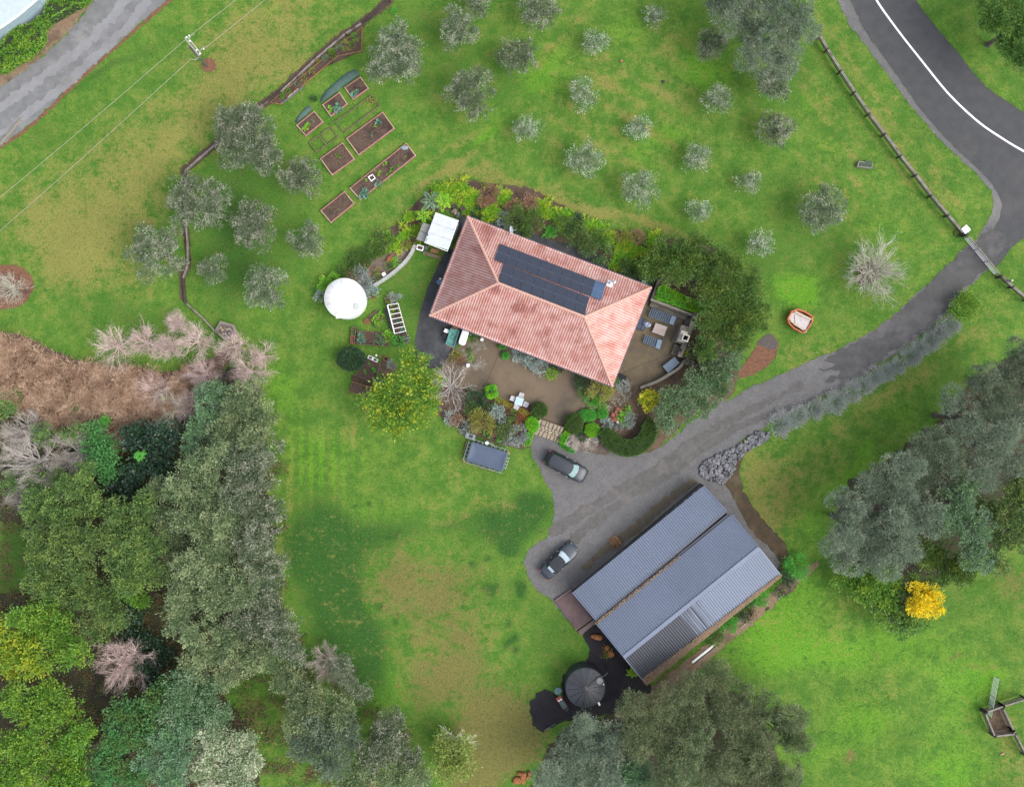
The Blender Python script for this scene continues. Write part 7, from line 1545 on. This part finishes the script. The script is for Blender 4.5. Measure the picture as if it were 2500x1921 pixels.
# ---- clipped hedges and balls
def shell(pts, nrm, L, W, rs): d = nrm * .7 + rs.normal(size=nrm.shape) * .55; return leaf_arrays(pts, d, rs.uniform(.6, 1.2, len(pts)) * L, rs.uniform(.7, 1.2, len(pts)) * W, rs)
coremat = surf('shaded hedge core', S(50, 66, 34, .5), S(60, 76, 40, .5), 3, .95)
def ball(label, x, y, rx, ry, h, mat, a=0.0, L=.1, W=.06, cover=3.2, cat='clipped shrub', name='clipped_bush', group=None, sq=2.0):
    rs = np.random.RandomState(int(x * 3 + y)); c = P(x, y, h * .6); RX, RY = PX(rx, h), PX(ry, h); t = thing(name, label, cat, (c.x, c.y, 0), a, group)
    n = int(cover * math.pi * (RX * RY + (RX + RY) * h * .45) / (L * W * .5)); d = unit(rs.normal(size=(n * 2, 3))); d = d[d[:, 2] > -.3][:n]; ex = 2 / sq
    s = np.sign(d) * np.abs(d) ** ex if sq != 2 else d; s = s / np.maximum(1e-6, (np.abs(s) ** sq).sum(1, keepdims=True) ** (1 / sq)); w_ = 1 + .05 * np.sin(d[:, :1] * 9) * np.sin(d[:, 1:2] * 8)
    pos = s * w_ * [RX * .95, RY * .95, h * .5] * rs.uniform(.88, 1.02, (len(s), 1)) + [0, 0, h * .48]
    V, Q = shell(pos, unit(d / [RX, RY, h * .5]), L, W, rs); link('foliage', npmesh('foliage', V, Q), mat, t)
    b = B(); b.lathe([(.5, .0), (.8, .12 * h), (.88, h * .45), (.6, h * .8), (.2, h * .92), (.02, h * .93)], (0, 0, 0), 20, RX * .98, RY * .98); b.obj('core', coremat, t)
    return t
def hedge(label, poly, h, mat, L=.12, W=.07, cover=3.0, name='hedge', cat='hedge', bump_=.06, jag=0.0):
    rs = np.random.RandomState(int(poly[0][0] + poly[0][1] * 3)); c = ctr(poly); r0 = P(*c, 0); t = thing(name, label, cat, (r0.x, r0.y, 0))
    W_ = [P(x, y, h) for x, y in poly]; A = abs(sum(W_[i].x * W_[(i + 1) % len(W_)].y - W_[(i + 1) % len(W_)].x * W_[i].y for i in range(len(W_)))) / 2
    n = int(cover * A / (L * W * .5)); q = scatter_poly(poly, n, rs); sc = (H - h) / F
    wob = bump_ * (vnoise(q[:, 0] + 50, q[:, 1] + 50, 9, 5) - .5) * 2 + jag * (vnoise(q[:, 0], q[:, 1], 20, 6) - .5)
    pos = np.stack([(q[:, 0] - CX) * sc, (CY - q[:, 1]) * sc, h - .06 + wob - rs.rand(n) * .1], 1); parts = [shell(pos, np.tile([[0, 0, 1.]], (n, 1)), L, W, rs)]
    per = dens(poly, 2.0); m = len(per); k = max(6, int(h / .09)); pp = np.array(per * k); f = np.repeat(np.linspace(.03, 1, k), m); nx = np.roll(np.array(per), -1, 0) - np.array(per); nn = np.stack([nx[:, 1], nx[:, 0], nx[:, 0] * 0], 1); nn = np.tile(unit(nn), (k, 1)); cc = np.array([(c[0] - CX) * sc, (CY - c[1]) * sc])
    ps = np.stack([(pp[:, 0] - CX) * sc, (CY - pp[:, 1]) * sc, f * h], 1); sg = np.sign(((ps[:, :2] - cc) * nn[:, :2]).sum(1)); nn = nn * sg[:, None]; ps = ps + rs.normal(size=ps.shape) * .035; parts.append(shell(ps, nn, L, W, rs))
    V, Q = joinVQ(parts); link('foliage', npmesh('foliage', V, Q), mat, t, world=True)
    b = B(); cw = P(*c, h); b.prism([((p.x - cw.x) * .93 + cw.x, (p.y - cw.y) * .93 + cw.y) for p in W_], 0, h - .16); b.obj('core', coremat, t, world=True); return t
hedge('bright lime clipped hedge block behind the terrace wall', [(1612,700),(1622,698),(1723,748),(1720,758),(1711,765),(1601,727)], 1.5, LM['hedge_lime'], .14, .08, bump_=.1)
U = spline([(1476,1050),(1487,1066),(1506,1083),(1534,1092),(1563,1083),(1582,1060),(1584,1040),(1574,1030)], False, 6); ul, ur = [], []
for i, p in enumerate(U):
    tt = U[min(i + 1, len(U) - 1)] - U[max(i - 1, 0)]; tt = tt / np.linalg.norm(tt); nn = np.array([-tt[1], tt[0]]); w0 = 22 if 2 < i < len(U) - 3 else 15; ul.append(tuple(p + nn * w0)); ur.append(tuple(p - nn * w0 * .85))
hedge('thick dark curved hedge beside the yard, shaped like a hook', ul + ur[::-1], 1.5, LM['hedge_dark'], .12, .07, bump_=.12)
ball('dark round ball bush at the top left of the stone steps', 1317, 1001, 21, 20, 1.3, LM['hedge_dark'])
ball('dark ball bush at the right of the stone steps', 1401, 1034, 25, 26, 1.5, LM['hedge_dark'])
ball('lime green ball between the dark ball and the hooked hedge', 1446, 1050, 20, 18, 1.1, LM['hedge_lime'])
ball('emerald kidney shaped bush beside the crazy path', 1434, 1014, 24, 16, .8, LM['emerald'], .1); ball('smaller emerald bush joined to the kidney shaped one', 1470, 1010, 15, 13, .7, LM['emerald'])
ball('squarish lime bush at the corner of the patio bed', 1199.6, 956, 15, 17, 1.1, LM['hedge_lime'], .2, sq=3.5); ball('small bright ball bush near the stepping stones', 1234, 868, 10, 10, .7, LM['emerald']); ball('small clipped bush under the front eave', 1226, 846, 10, 6, .6, LM['emerald'])
ball('dark blue green round bush beside the square mulched bed', 856.5, 876, 36, 30, 2.0, LM['dark_green'], .1, .13, .07)
ball('lime bush at the left of the stone steps', 1299, 1036, 17, 20, 1.0, LM['hedge_lime'], .2)
hedge('narrow lime hedge running down beside the steps to the lawn', [(1285,1058),(1303,1056),(1294,1086),(1278,1089),(1282,1072)], .7, LM['hedge_lime'], .1, .06)
hedge('narrow green hedge at the right side of the steps', [(1384,1047),(1392,1053),(1378,1084),(1366,1079),(1372,1062)], .7, LM['hedge_lime'], .1, .06)
hedge('thin low hedge edging the yard bed', [(1366,1081),(1376,1084),(1404,1100),(1400,1106),(1370,1092)], .3, LM['emerald'], .1, .06)
hedge('low yellowish hedge along the front edge of the patio', [(1206,972),(1212,968),(1250,987),(1290,1006),(1310,1018),(1300,1024),(1262,1004),(1225,988)], .45, leafmat('yellowish box leaves', S(142,156,56,K), S(170,170,74,K), S(176,140,70,K), .5, 1, .25), .1, .06)
# evergreen mass east of the terrace
tree('large dark evergreen mass curving round the terrace', 'pine_green', 4.2, [(1640,615,44),(1695,625,60),(1750,655,62),(1800,705,64),(1822,770,56),(1800,820,48),(1750,780,50),(1745,720,50),(1650,665,42),(1600,655,38),(1720,850,30),(1610,610,24)], dens_=1.1, flat=.15)
tree('dull dark shrub behind the terrace fireplace', 'dark_green', 2.8, [(1700,860,26),(1725,880,26),(1715,835,24),(1705,905,22)], mat=leafmat('purplish dark leaves', S(62,66,50,K), S(88,88,66,K), None, .3, 1, .15))
tree('soft green shrub mass between the terrace wall and the drive', 'sage', 3.4, [(1745,880,36),(1740,930,42),(1690,950,42),(1640,975,36),(1780,900,30),(1790,860,28),(1670,1000,34),(1720,985,32),(1620,1010,24),(1630,1035,22),(1760,950,26)], mat=leafmat('soft sage leaves', S(74,108,62,K), S(112,142,88,K), S(124,148,112,K), .5, 1, .25), flat=.15)
tree('yellow green rounded shrub at the end of the curved terrace wall', 'bright_green', 2.2, [(1572,975,18),(1590,985,20),(1582,962,14),(1600,970,12)], mat=leafmat('yellow flecked leaves', S(112,150,36,K), S(168,190,40,K), S(206,204,50,K), .6, 1, .3, .6, 1.6))
tree('small lime shrub behind the stub wall', 'bright_green', 1.4, [(1685,862,10),(1690,868,8)], mat=MATS['yellow flecked leaves'])
# ---- general small shrubs
def shrub(label, x, y, r, h, mat, L=.18, W=.08, cover=2.6, sub=16, group=None, cat='shrub', name='shrub', ry=None, spread=.25, rag=.3, hollow=False):
    rs = np.random.RandomState(int(x * 5 + y * 3)); c = P(x, y, h * .6); R = PX(r, h); root = Vector((c.x, c.y, 0)); t = thing(name, label, cat, root, 0, group)
    n = int(cover * math.pi * R * R / (L * W * .5)); V, Q = blob_leaves(np.array([0, 0, h * .5]), R * .95, max(14, n), L, W, rs, h * .55 / R, sub, .3, spread, -.3, 1, rag)
    if ry: V[:, 1] *= ry / r
    V[:, 2] = np.maximum(V[:, 2], .01); link('foliage', npmesh('foliage', V, Q), mat if not isinstance(mat, str) else LM[mat], t)
    b = B(); 
    for k in range(4): a = k * 1.57 + rs.rand(); b.tube([(0, 0, 0), (math.cos(a) * R * .4, math.sin(a) * R * .4, h * .55)], [.02, .01], 4, False)
    b.obj('stem', bark, t); return t
def strap(label, x, y, r, h, mat, n=150, group=None, w_=.05, cat='clump plant'):
    rs = np.random.RandomState(int(x * 5 + y * 3)); c = P(x, y, h * .5); R = PX(r, h); t = thing('strap_leaf_clump', label, cat, (c.x, c.y, 0), 0, group)
    m = max(3, int(R * R * 9)); cen = rs.normal(size=(m, 2)) * R * .42; parts = []
    a = rs.rand(n) * 6.28; k = rs.randint(0, m, n); L = rs.uniform(.3, .6, n) * min(1, R * 1.2 + .2); p0 = np.stack([cen[k, 0], cen[k, 1], np.full(n, h * .3)], 1); d1 = np.stack([np.cos(a), np.sin(a), rs.uniform(.5, 1.4, n)], 1)
    parts.append(leaf_arrays(p0, d1, L, np.full(n, w_), rs)); p1 = p0 + unit(d1) * L[:, None] * .55; d2 = d1.copy(); d2[:, 2] = -.2; parts.append(leaf_arrays(p1, d2, L * .8, np.full(n, w_), rs))
    V, Q = joinVQ(parts); link('leaves', npmesh('leaves', V, Q), LM[mat] if isinstance(mat, str) else mat, t); b = B(); b.lathe([(min(.25, R * .4), 0), (min(.2, R * .3), h * .3), (.02, h * .35)], (0, 0, 0), 7); b.obj('crown_base', coremat, t); return t
NG = 'plants in the long bed behind the house'
for x, y, r, n, l in ((1020,560,26,300,'lime strap clump left of the tree ferns'), (985,580,26,300,'lime strap clump above the curved white wall'), (1000,530,16,150,'small lime clump at the lawn edge left of the ferns'), (1120,462,34,500,'bright lime clump at the top bend of the bed'), (1155,485,34,500,'lime clump beside the largest brown seed head shrub'), (1095,470,26,300,'lime clump just above the tree ferns'), (1140,512,20,240,'lime clump at the back corner of the house'), (1205,515,30,450,'lime clump below the largest brown shrub'), (1232,490,24,300,'lime clump between two brown shrubs'),
                   (1335,518,26,320,'lime clump right of the darkest green shrub'), (1445,552,24,260,'golden lime clump behind the solar panels'), (1495,590,26,280,'lime clump halfway along the bed'), (1525,625,26,260,'lime clump near the end of the bed, beside the path'), (1590,590,26,260,'lime clump at the lawn end of the bed'), (1555,610,22,220,'lime clump below the small brown shrub'), (1575,640,24,220,'lime clump before the evergreen mass'), (1500,645,14,120,'small lime clump overhanging the black path')): strap(l, x, y, r * 1.15, .8, 'lime', int(n * 1.5), NG)
for x, y, r, l in ((1045,540,22,'lime clump between the tree ferns and the lean-to'), (1075,462,24,'lime clump at the lawn edge above the tree ferns'), (1100,488,22,'lime clump between the tree ferns and the brown shrub'), (1175,505,22,'lime clump under the largest brown shrub'), (1215,470,16,'small lime tuft at the top lawn edge'), (1265,505,18,'lime tuft between the two pinkish shrubs'), (1320,500,18,'lime tuft at the lawn edge right of the pinkish shrub'),
  (1360,530,22,'lime clump right above the agapanthus'), (1385,520,16,'lime tuft at the lawn edge behind the panels'), (1420,550,20,'lime clump joined to the golden one'), (1475,560,20,'lime tuft on the lawn side of the golden clump'), (1540,590,22,'lime clump left of the small brown shrub'), (1520,600,20,'lime tuft beside the halfway clump'), (1600,620,22,'lime clump nearest the evergreen mass'), (1560,660,18,'lime tuft beside the terrace wall'), (965,600,20,'lime tuft nearest the curved white wall'), (1185,530,16,'lime tuft hanging over the black path')): strap(l, x, y, r, .8, 'lime', 260, NG)
strap('spiky green agapanthus clump beside the black path', 1345, 567, 20, .8, 'emerald', 340, NG, .04)
for x, y, r, h, m, l in ((1195,472,22,1.4,'brown','largest brown seed head shrub behind the house'), (1180,490,14,1.3,'brown','brown shrub joined to the largest one'), (1293,494,19,1.3,'brown','pinkish brown round shrub right of the lime clumps'), (1252,500,15,1.1,'brown','dull brown shrub left of the pinkish one'), (1557,579,15,1.2,'brown','small brown shrub at the lawn end of the bed'),
    (1262,535,28,1.6,'bush_green','dark green shrub above the satellite dish'), (1300,540,28,1.7,'pine_green','darkest green shrub in the bed'), (1280,560,20,1.2,'pine_green','low dark shrub beside the dish'), (1380,555,26,1.5,'pine_green','green shrub right of the agapanthus'), (1412,575,26,1.6,'bush_green','olive green shrub behind the solar panels'), (1440,600,24,1.5,'bush_green','olive green shrub at the path edge'), (1405,545,20,1.3,'dark_green','dark shrub at the lawn side of the bed'), (1470,620,22,1.3,'bush_green','green shrub left of the little lime clump'), (1470,580,22,1.2,'pine_green','dark shrub beside the golden lime clump'), (1540,655,24,1.4,'pine_green','dark shrub near the end of the black path'), (1575,670,24,1.5,'dark_green','dark green shrub at the corner of the terrace wall'), (1230,535,16,1,'blue_grey','greyish shrub beside the dark green one'), (1165,520,16,1,'dark_green','dark shrub at the back corner of the house'), (1520,575,18,.9,'khaki','khaki low shrub at the lawn edge of the bed'),
    (940,585,22,.8,'bush_green','green shrub at the left of the lime clumps'), (915,610,20,.7,'pine_green','low dark shrub left of the rockery'), (880,630,26,.8,'hedge_dark','low green carpet shrub above the white tank'), (850,655,22,.8,'hedge_dark','low green carpet shrub nearest the white tank')): shrub(l, x, y, r, h, m, group=NG)
for x, y, r, m, l in ((878,668,20,'lavender','grey lavender bush above the white tank'), (890,690,20,'lavender','grey lavender bush right of the white tank'), (905,712,16,'blue_grey','pale grey bush at the foot of the curved wall'), (862,672,14,'brown','dark brown shrub beside the lavender'), (948,648,10,'bush_green','small green plant in the pebble bed'), (925,660,9,'khaki','small olive plant in the pebble bed'), (918,676,10,'bush_green','green plant at the foot of the orange rocks'), (967,640,10,'lettuce','bright green plant at the curved wall'), (992,600,12,'khaki','yellowish plant at the top of the curved wall'), (920,590,12,'lettuce','bright green plant by the lawn above the rockery'), (945,575,10,'lettuce','bright green seedling higher by the lawn')): shrub(l, x, y, r, .6, m, group='plants round the rockery')
for x, y, r, l in ((793,695,16,'yellow green shrub behind the white tank'), (812,680,13,'smaller yellow green shrub behind the white tank'), (782,722,12,'spiky pale plant left of the white tank'), (884,752,8,'tiny green plant right of the white tank')): shrub(l, x, y, r, .8, 'lettuce' if r != 12 else 'blue_grey')
# tree ferns: each frond a part
def fern(label, x, y, L, n, h, a0=0, mat='lime', spread=6.283, fr=None):
    c = P(x, y, h); root = Vector((c.x, c.y, 0)); t = thing('tree_fern', label, 'tree fern', root); b = B(); b.tube([(0, 0, 0), (.03, 0, h * .5), (0, 0, h)], [.14, .11, .1], 7); b.obj('trunk', timber_dark, t); rs = np.random.RandomState(int(x + y))
    for i in range(n):
        a = a0 + spread * i / n + rs.normal() * .1; l = L * rs.uniform(.8, 1.1); pts = [Vector((math.cos(a) * l * s, math.sin(a) * l * s, h + .35 * math.sin(s * 3.0) - .25 * s * s)) for s in np.linspace(0, 1, 12)]
        pos, dr, LL, WW = [], [], [], []; side = Vector((-math.sin(a), math.cos(a), 0)); fw = Vector((math.cos(a), math.sin(a), 0))
        for j in range(26):
            s = .06 + j / 26 * .93; q = pts[min(10, int(s * 11))].lerp(pts[min(11, int(s * 11) + 1)], s * 11 % 1); wd = l * .3 * math.sin(min(1, s * 1.6 + .25) * 1.57) * (1 - s ** 3 * .9)
            for sg in (-1, 1): pos.append(q[:]); dr.append((side * sg + fw * .45 + Vector((0, 0, -.15)))[:]); LL.append(wd); WW.append(.075)
        V, Q = leaf_arrays(np.array(pos), np.array(dr), np.array(LL), np.array(WW), rs); link('frond', npmesh('frond', V, Q), LM[mat], t)
fern('pale green tree fern above the white shed', 1054, 492, 1.3, 7, 1.9, 1.2, 'sage'); fern('yellow green tree fern touching the white shed roof', 1084, 492, 1.1, 7, 2.2, .2, 'lime'); fern('low fern spreading beside the lean-to', 1034, 527, 1.0, 6, 1.4, 2.6, 'lime')
fern('small fern on the black mulch at the shed end', 1541, 1641, .75, 6, .5, .6, 'lime')
fern('fern in the gap of the lower left wood', 292, 1450, 1.1, 6, 1.5, .3, 'bright_green'); fern('bright green palm like shrub at the edge of the dead brush', 258, 1026, .8, 9, 1.2, .3, 'emerald'); fern('bright spiky shrub on top of the ivy bush', 342, 1112, .7, 9, 4.6, .3, 'emerald')
shrub('isolated oval green bush in the dead brush', 175, 992, 20, 1.2, 'emerald'); shrub('green bush at the left edge below the dead brush', 32, 972, 24, 1.5, 'emerald'); shrub('small green bush on the brown slope', 128, 975, 16, .8, 'bush_green'); shrub('yellow green grassy tuft beside the fire pit', 595, 838, 14, .6, 'lime')
# front garden
FG = 'plants in the flower garden below the patio'
for x, y, r, h, m, l in ((1177,1029,27,1.6,'khaki','large olive brown shrub in the middle of the flower garden'), (1160,1015,16,1.2,'khaki','brownish shrub joined to the large olive brown one'), (1162,975,24,1.2,'dark_green','dark feathery shrub under the timber edging'), (1148,998,16,1,'bush_green','green shrub beside the bare grey tree'), (1212,1004,16,1,'blue_grey','pale blue shrub below the lime corner bush'), (1226,1022,11,.8,'blue_grey','small pale blue shrub beside the larger one'),
    (1265,1062,22,1.1,'lavender','round silver grey bush nearest the lawn'), (1234,1048,22,1.2,'bush_green','mid green shrub left of the silver grey bush'), (1248,1015,14,1,'bush_green','bright green shrub below the patio table'), (1243,1001,9,.6,'red','rust red small plant by the patio hedge'), (1269,1024,12,.8,'red','dark red shrub in the flower garden'), (1115,1028,14,.6,'brown','brown low plant at the lawn corner of the garden'), (1127,1040,16,.5,'lavender','grey carpet plant along the lawn edge'), (1100,1020,14,.5,'lavender','grey carpet plant under the bare grey tree'), (1143,1050,10,.5,'lavender','grey carpet plant near the barbecue'),
    (1235,1073,14,.5,'lavender','grey carpet plant left of the silver grey bush'), (1188,1060,8,.4,'emerald','tiny bright green plant above the pool'), (1222,1070,8,.5,'emerald','tiny emerald plant in the flower garden'), (1202,995,12,.7,'bush_green','small green plant under the corner bush'), (1260,1040,10,.6,'bush_green','small green plant between red and silver bushes'), (1206,1052,12,.5,'brown','rusty low plant above the pool')): shrub(l, x, y, r, h, m, group=FG)
HG = 'plants against the front of the house'
for x, y, r, h, m, l in ((1265,866,15,1,'blue_grey','blue grey bush under the front eave, left one'), (1300,880,18,1.2,'blue_grey','large blue grey bush under the front eave'), (1318,896,16,1,'blue_grey','blue grey bush nearest the yellow flowers'), (1347,912,13,.7,'lettuce','square potted plant with yellow flowers'), (1365,896,14,.8,'dark_green','dark shrub behind the yellow flowers'), (1425,925,22,1.2,'dark_green','dark shrub under the corner of the front roof'), (1464,955,26,1.6,'khaki','olive mottled bush at the corner of the house'), (1485,945,16,1.4,'khaki','smaller mottled bush at the corner of the house'),
    (1444,975,16,.8,'emerald','emerald ground cover curling round the corner bush'), (1470,982,14,.6,'emerald','emerald ground cover at the crazy path'), (1500,930,10,.8,'emerald','emerald plant against the end of the house'), (1522,945,14,.8,'lavender','grey bush beside the flat black crate'), (1422,955,14,.8,'bush_green','green leafy plant at the patio edge'), (1146,857,7,.4,'bush_green','green tuft among the stepping stones'), (1150,874,6,.3,'lettuce','bright tuft among the stepping stones'), (1164,825,10,.5,'bush_green','plant under the eave above the stepping stones'), (1113,870,12,.6,'khaki','dry tuft at the end of the timber edging'), (1122,880,14,.5,'brown','brown dry plant beside the stepping stones')): shrub(l, x, y, r, h, m, group=HG)
for x, y, r, h, m, l in ((1529,1002,12,.6,'lettuce','bright green plant in the little red rockery'), (1525,1029,9,.5,'lettuce','lime plant below the red rocks'), (1515,1017,6,.4,'lettuce','tiny lime plant between the white stones'), (1540,1015,12,.6,'lavender','grey plant right of the red rocks'), (1535,1032,12,.6,'blue_grey','blue grey plant inside the hooked hedge'), (1512,1040,10,.5,'lavender','low grey plant inside the hooked hedge'), (1480,1035,14,.6,'blue_grey','blue grey plant at the tip of the hooked hedge'), (1425,1062,14,.7,'dark_green','dark spreading shrub between the two bushes by the steps')): shrub(l, x, y, r, h, m, group='plants in the little rockery')
for x, y, r, l in ((1400,1080,14,'dead grey shrub left in the yard bed'), (1420,1088,16,'dead grey shrub in the middle of the yard bed'), (1445,1082,14,'dead grey shrub nearest the hooked hedge'), (1408,1068,10,'dead grey shrub below the dark ball bush')): shrub(l, x, y, r, .4, 'tw_grey', .25, .02, 1.8, group='dead shrubs in the yard bed')
# lavender row
ORD = ['first', 'second', 'third', 'fourth', 'fifth', 'sixth', 'seventh', 'eighth', 'ninth', 'tenth', 'eleventh', 'twelfth', 'thirteenth', 'last']
for i, (x, y, r) in enumerate(((1905,1035,24),(1950,1015,20),(1990,997,20),(2040,982,22),(2078,958,22),(2110,940,18),(2135,922,20),(2165,908,18),(2195,892,16),(2225,868,20),(2248,850,18),(2272,832,20),(2295,815,18),(2318,795,20))):
    shrub(ORD[i] + ' lavender bush of the drive row, counting from the rock pile' if 0 < i < 13 else ('roundest lavender bush at the rock pile end of the row' if i == 0 else 'last lavender bush of the row, beside the bright green shrub'), x, y, r * 1.12, .8, 'lavender', .13, .05, 3.4, 26, 'lavender bushes along the drive', rag=.5)
shrub('bright green leafy shrub at the top end of the lavender row', 2357, 746, 33, 1.4, 'bright_green', .3, .1, 3, 22)
# behind the shed
for x, y, r, h, m, l in ((1950,1382,28,1.6,'emerald','bright green bush at the bark strip, nearest the grey wattles'), (1912,1428,28,1.8,'dark_green','dark green bush at the outer corner of the shed'), (1858,1462,18,1.2,'emerald','bright green bush beside the dark one behind the shed'), (1826,1494,22,1.4,'dark_green','dark bush halfway along the back of the shed'), (1780,1526,20,1,'emerald','bright green bush below the middle of the shed back'), (1745,1556,20,.9,'bush_green','low green bush beside the long white board')): shrub(l, x, y, r, h, m, group='bushes behind the big shed')
# hedge by the lane
hedge('bright green bushy hedge along the lane', [(-30,165),(0,172),(30,150),(62,135),(88,108),(100,90),(98,66),(118,48),(150,30),(190,8),(215,-10),(150,-20),(112,10),(100,40),(70,60),(30,70),(0,110),(-30,120)], 1.4, LM['bright_green'], .22, .12, 3.2, bump_=.25, jag=.5)
hedge('low dark creeper between the white building and the hedge', [(10,85),(45,60),(95,30),(115,5),(100,0),(92,12),(50,44),(10,76)], .3, LM['hedge_dark'], .16, .09, 2.5)
# vegetables in the beds
def veg(pts, label, mat, r, grp, h=.35, z=.2):
    for x, y in pts:
        c = P(x, y, z + h); rs = np.random.RandomState(int(x * 9 + y * 7)); R = r / 22.5 * rs.uniform(.75, 1.25); n = 26
        a = np.arange(n) * 2.4; el = rs.uniform(.15, 1.1, n); d = np.stack([np.cos(a) * np.cos(el), np.sin(a) * np.cos(el), np.sin(el)], 1); V, Q = leaf_arrays(np.zeros((n, 3)), d, R * rs.uniform(.7, 1.1, n), np.full(n, R * .38), rs)
        o = link('vegetable_plant', npmesh('vegetable_plant', V, Q), LM[mat]); o.location = (c.x, c.y, z); setp(o, label, 'vegetable', grp)
veg([(864,225),(870,221),(861,230)], 'blue green kale in the bed below the right end of the netting', 'kale', 9, 'kale below the netting')
veg([(818,262),(824,256),(820,270),(830,266)], 'blue green kale in the bed between the netting pieces', 'kale', 9, 'kale between the netting pieces'); veg([(803,260),(808,265),(804,272)], 'yellow green lettuce beside the kale', 'lettuce', 6, 'lettuce beside the kale')
veg([(748,308),(742,313),(751,303)], 'bright lettuce in the small bed by the short netting', 'lettuce', 8, 'lettuce by the short netting'); veg([(761,292),(765,296),(757,302)], 'small grey green seedling beyond the lettuce', 'kale', 4, 'seedlings beyond the lettuce')
veg([(923,297)], 'lone grey green plant at the top of the widest bed', 'kale', 12, 'lone plant'); veg([(915,306)], 'lime seedling beside the lone grey green plant', 'lettuce', 5, 'lime seedling'); veg([(908,322),(883,319),(907,331)], 'small sprout in the middle of the widest bed', 'sage', 4, 'sprouts in the widest bed')
veg([(824,379),(829,383),(820,376)], 'small green plant in the squarish bed', 'bright_green', 5, 'plants in the squarish bed'); veg([(802,398),(866,250)], 'tiny pale seedling in dark mulch', 'lettuce', 3, 'tiny seedlings'); 
veg([(885,470),(892,478),(880,480),(895,466),(888,462)], 'blue green kale at the low end of the longest bed', 'kale', 9, 'kale at the low end of the longest bed'); veg([(922,440),(930,445),(925,452),(918,450)], 'grey green plant below the white square frame', 'kale', 7, 'plants below the white frame'); veg([(916.5,416),(893,438.5)], 'round yellow green lettuce in the longest bed', 'lettuce', 5, 'round lettuces'); veg([(928,418),(936,402),(943,397),(924,425)], 'green leafy plant in the middle of the longest bed', 'lettuce', 5, 'leafy plants in the longest bed'); veg([(957,412),(952,420),(945,425),(972,404)], 'green plant along the lower side of the longest bed', 'bright_green', 7, 'plants along the lower side of the longest bed'); veg([(986,386),(990,380)], 'orange tinted seedling near the top of the longest bed', 'khaki', 4, 'orange seedlings'); veg([(828,522),(826,511)], 'lone seedling in the bare lowest bed', 'sage', 3, 'seedlings in the lowest bed')
for x, y, r, m in ((868,90,9,'bright_green'),(860,108,7,'bright_green'),(846,112,10,'khaki'),(828,120,9,'sage'),(812,133,12,'bright_green'),(795,142,7,'sage'),(775,148,6,'khaki'),(762,172,7,'khaki'),(742,190,8,'khaki'),(725,205,5,'sage'),(704,222,7,'bright_green'),(693,232,8,'bright_green')):
    shrub({'bright_green': 'leafy green plant in the wedge shaped bed', 'khaki': 'dry khaki plant in the wedge shaped bed', 'sage': 'pale sage plant in the wedge shaped bed'}[m], x, y, r, .4, m, .14, .06, 2.2, 8, 'plants in the wedge shaped bed: ' + m.replace('_', ' '))
shrub('small dark shrub beside the green netting', 766, 243, 7, .5, 'dark_green'); shrub('weeds in the end of the long empty frame', 906, 250, 11, .25, 'khaki', cover=1.2); shrub('bright tuft alone on the lawn above the big olive', 963, 28, 8, .4, 'emerald')
veg([(950,738),(957,745),(955,762),(962,758),(958,770)], 'lettuce under the upper hoops', 'lettuce', 7, 'lettuce under the upper hoops'); veg([(978,787),(972,784),(985,802),(980,808)], 'kale under the lower hoops', 'kale', 7, 'kale under the lower hoops'); shrub('bushy green herb at the low end of the hoop bed', 977, 832, 14, .7, 'emerald'); shrub('grey herb at the low end of the hoop bed', 989, 828, 9, .5, 'lavender'); shrub('grey bush at the top corner of the hoop bed', 965, 727, 13, .9, 'lavender'); shrub('green herb under the first hoop', 952, 732, 9, .5, 'khaki')
veg([(918,770),(912,776),(926,766),(922,776),(930,784),(917,785),(909,782),(924,790)], 'lettuce filling the small tilted square bed', 'lettuce', 7, 'lettuce in the tilted square bed'); veg([(935,768),(933,775)], 'pale yellow lettuce at the corner of the tilted bed', 'lime', 6, 'pale lettuce'); veg([(918,792)], 'green cabbage at the low corner of the tilted bed', 'emerald', 7, 'lone cabbage')
veg([(879,817),(884,826),(880,835),(888,833),(876,829)], 'blue green kale at the left of the divided bed', 'kale', 8, 'kale in the divided bed'); veg([(886.5,824)], 'round pale cabbage among the kale', 'lettuce', 5, 'pale cabbage'); veg([(919,818),(926,822),(917,832),(924,836),(931,829),(936,840)], 'leafy vegetable right of the divider', 'sage', 7, 'vegetables right of the divider'); shrub('bushy celery at the right end of the divided bed', 947, 823, 13, .6, 'lettuce'); veg([(861,803),(863,811),(861,815)], 'green plant in the narrow planter', 'emerald', 6, 'plants in the narrow planter')
veg([(900,887),(891,912),(889,905)], 'seedling in the square mulched bed', 'emerald', 5, 'seedlings in the square bed'); veg([(913,906),(910,900)], 'larger green plant in the square mulched bed', 'emerald', 7, 'larger plants in the square bed'); shrub('grey shrub on the worn dirt path', 955, 889, 10, .5, 'lavender')
shrub('small weedy plant on the boulders by the shed end', 1480, 1590, 14, .35, 'khaki', cover=1.0)
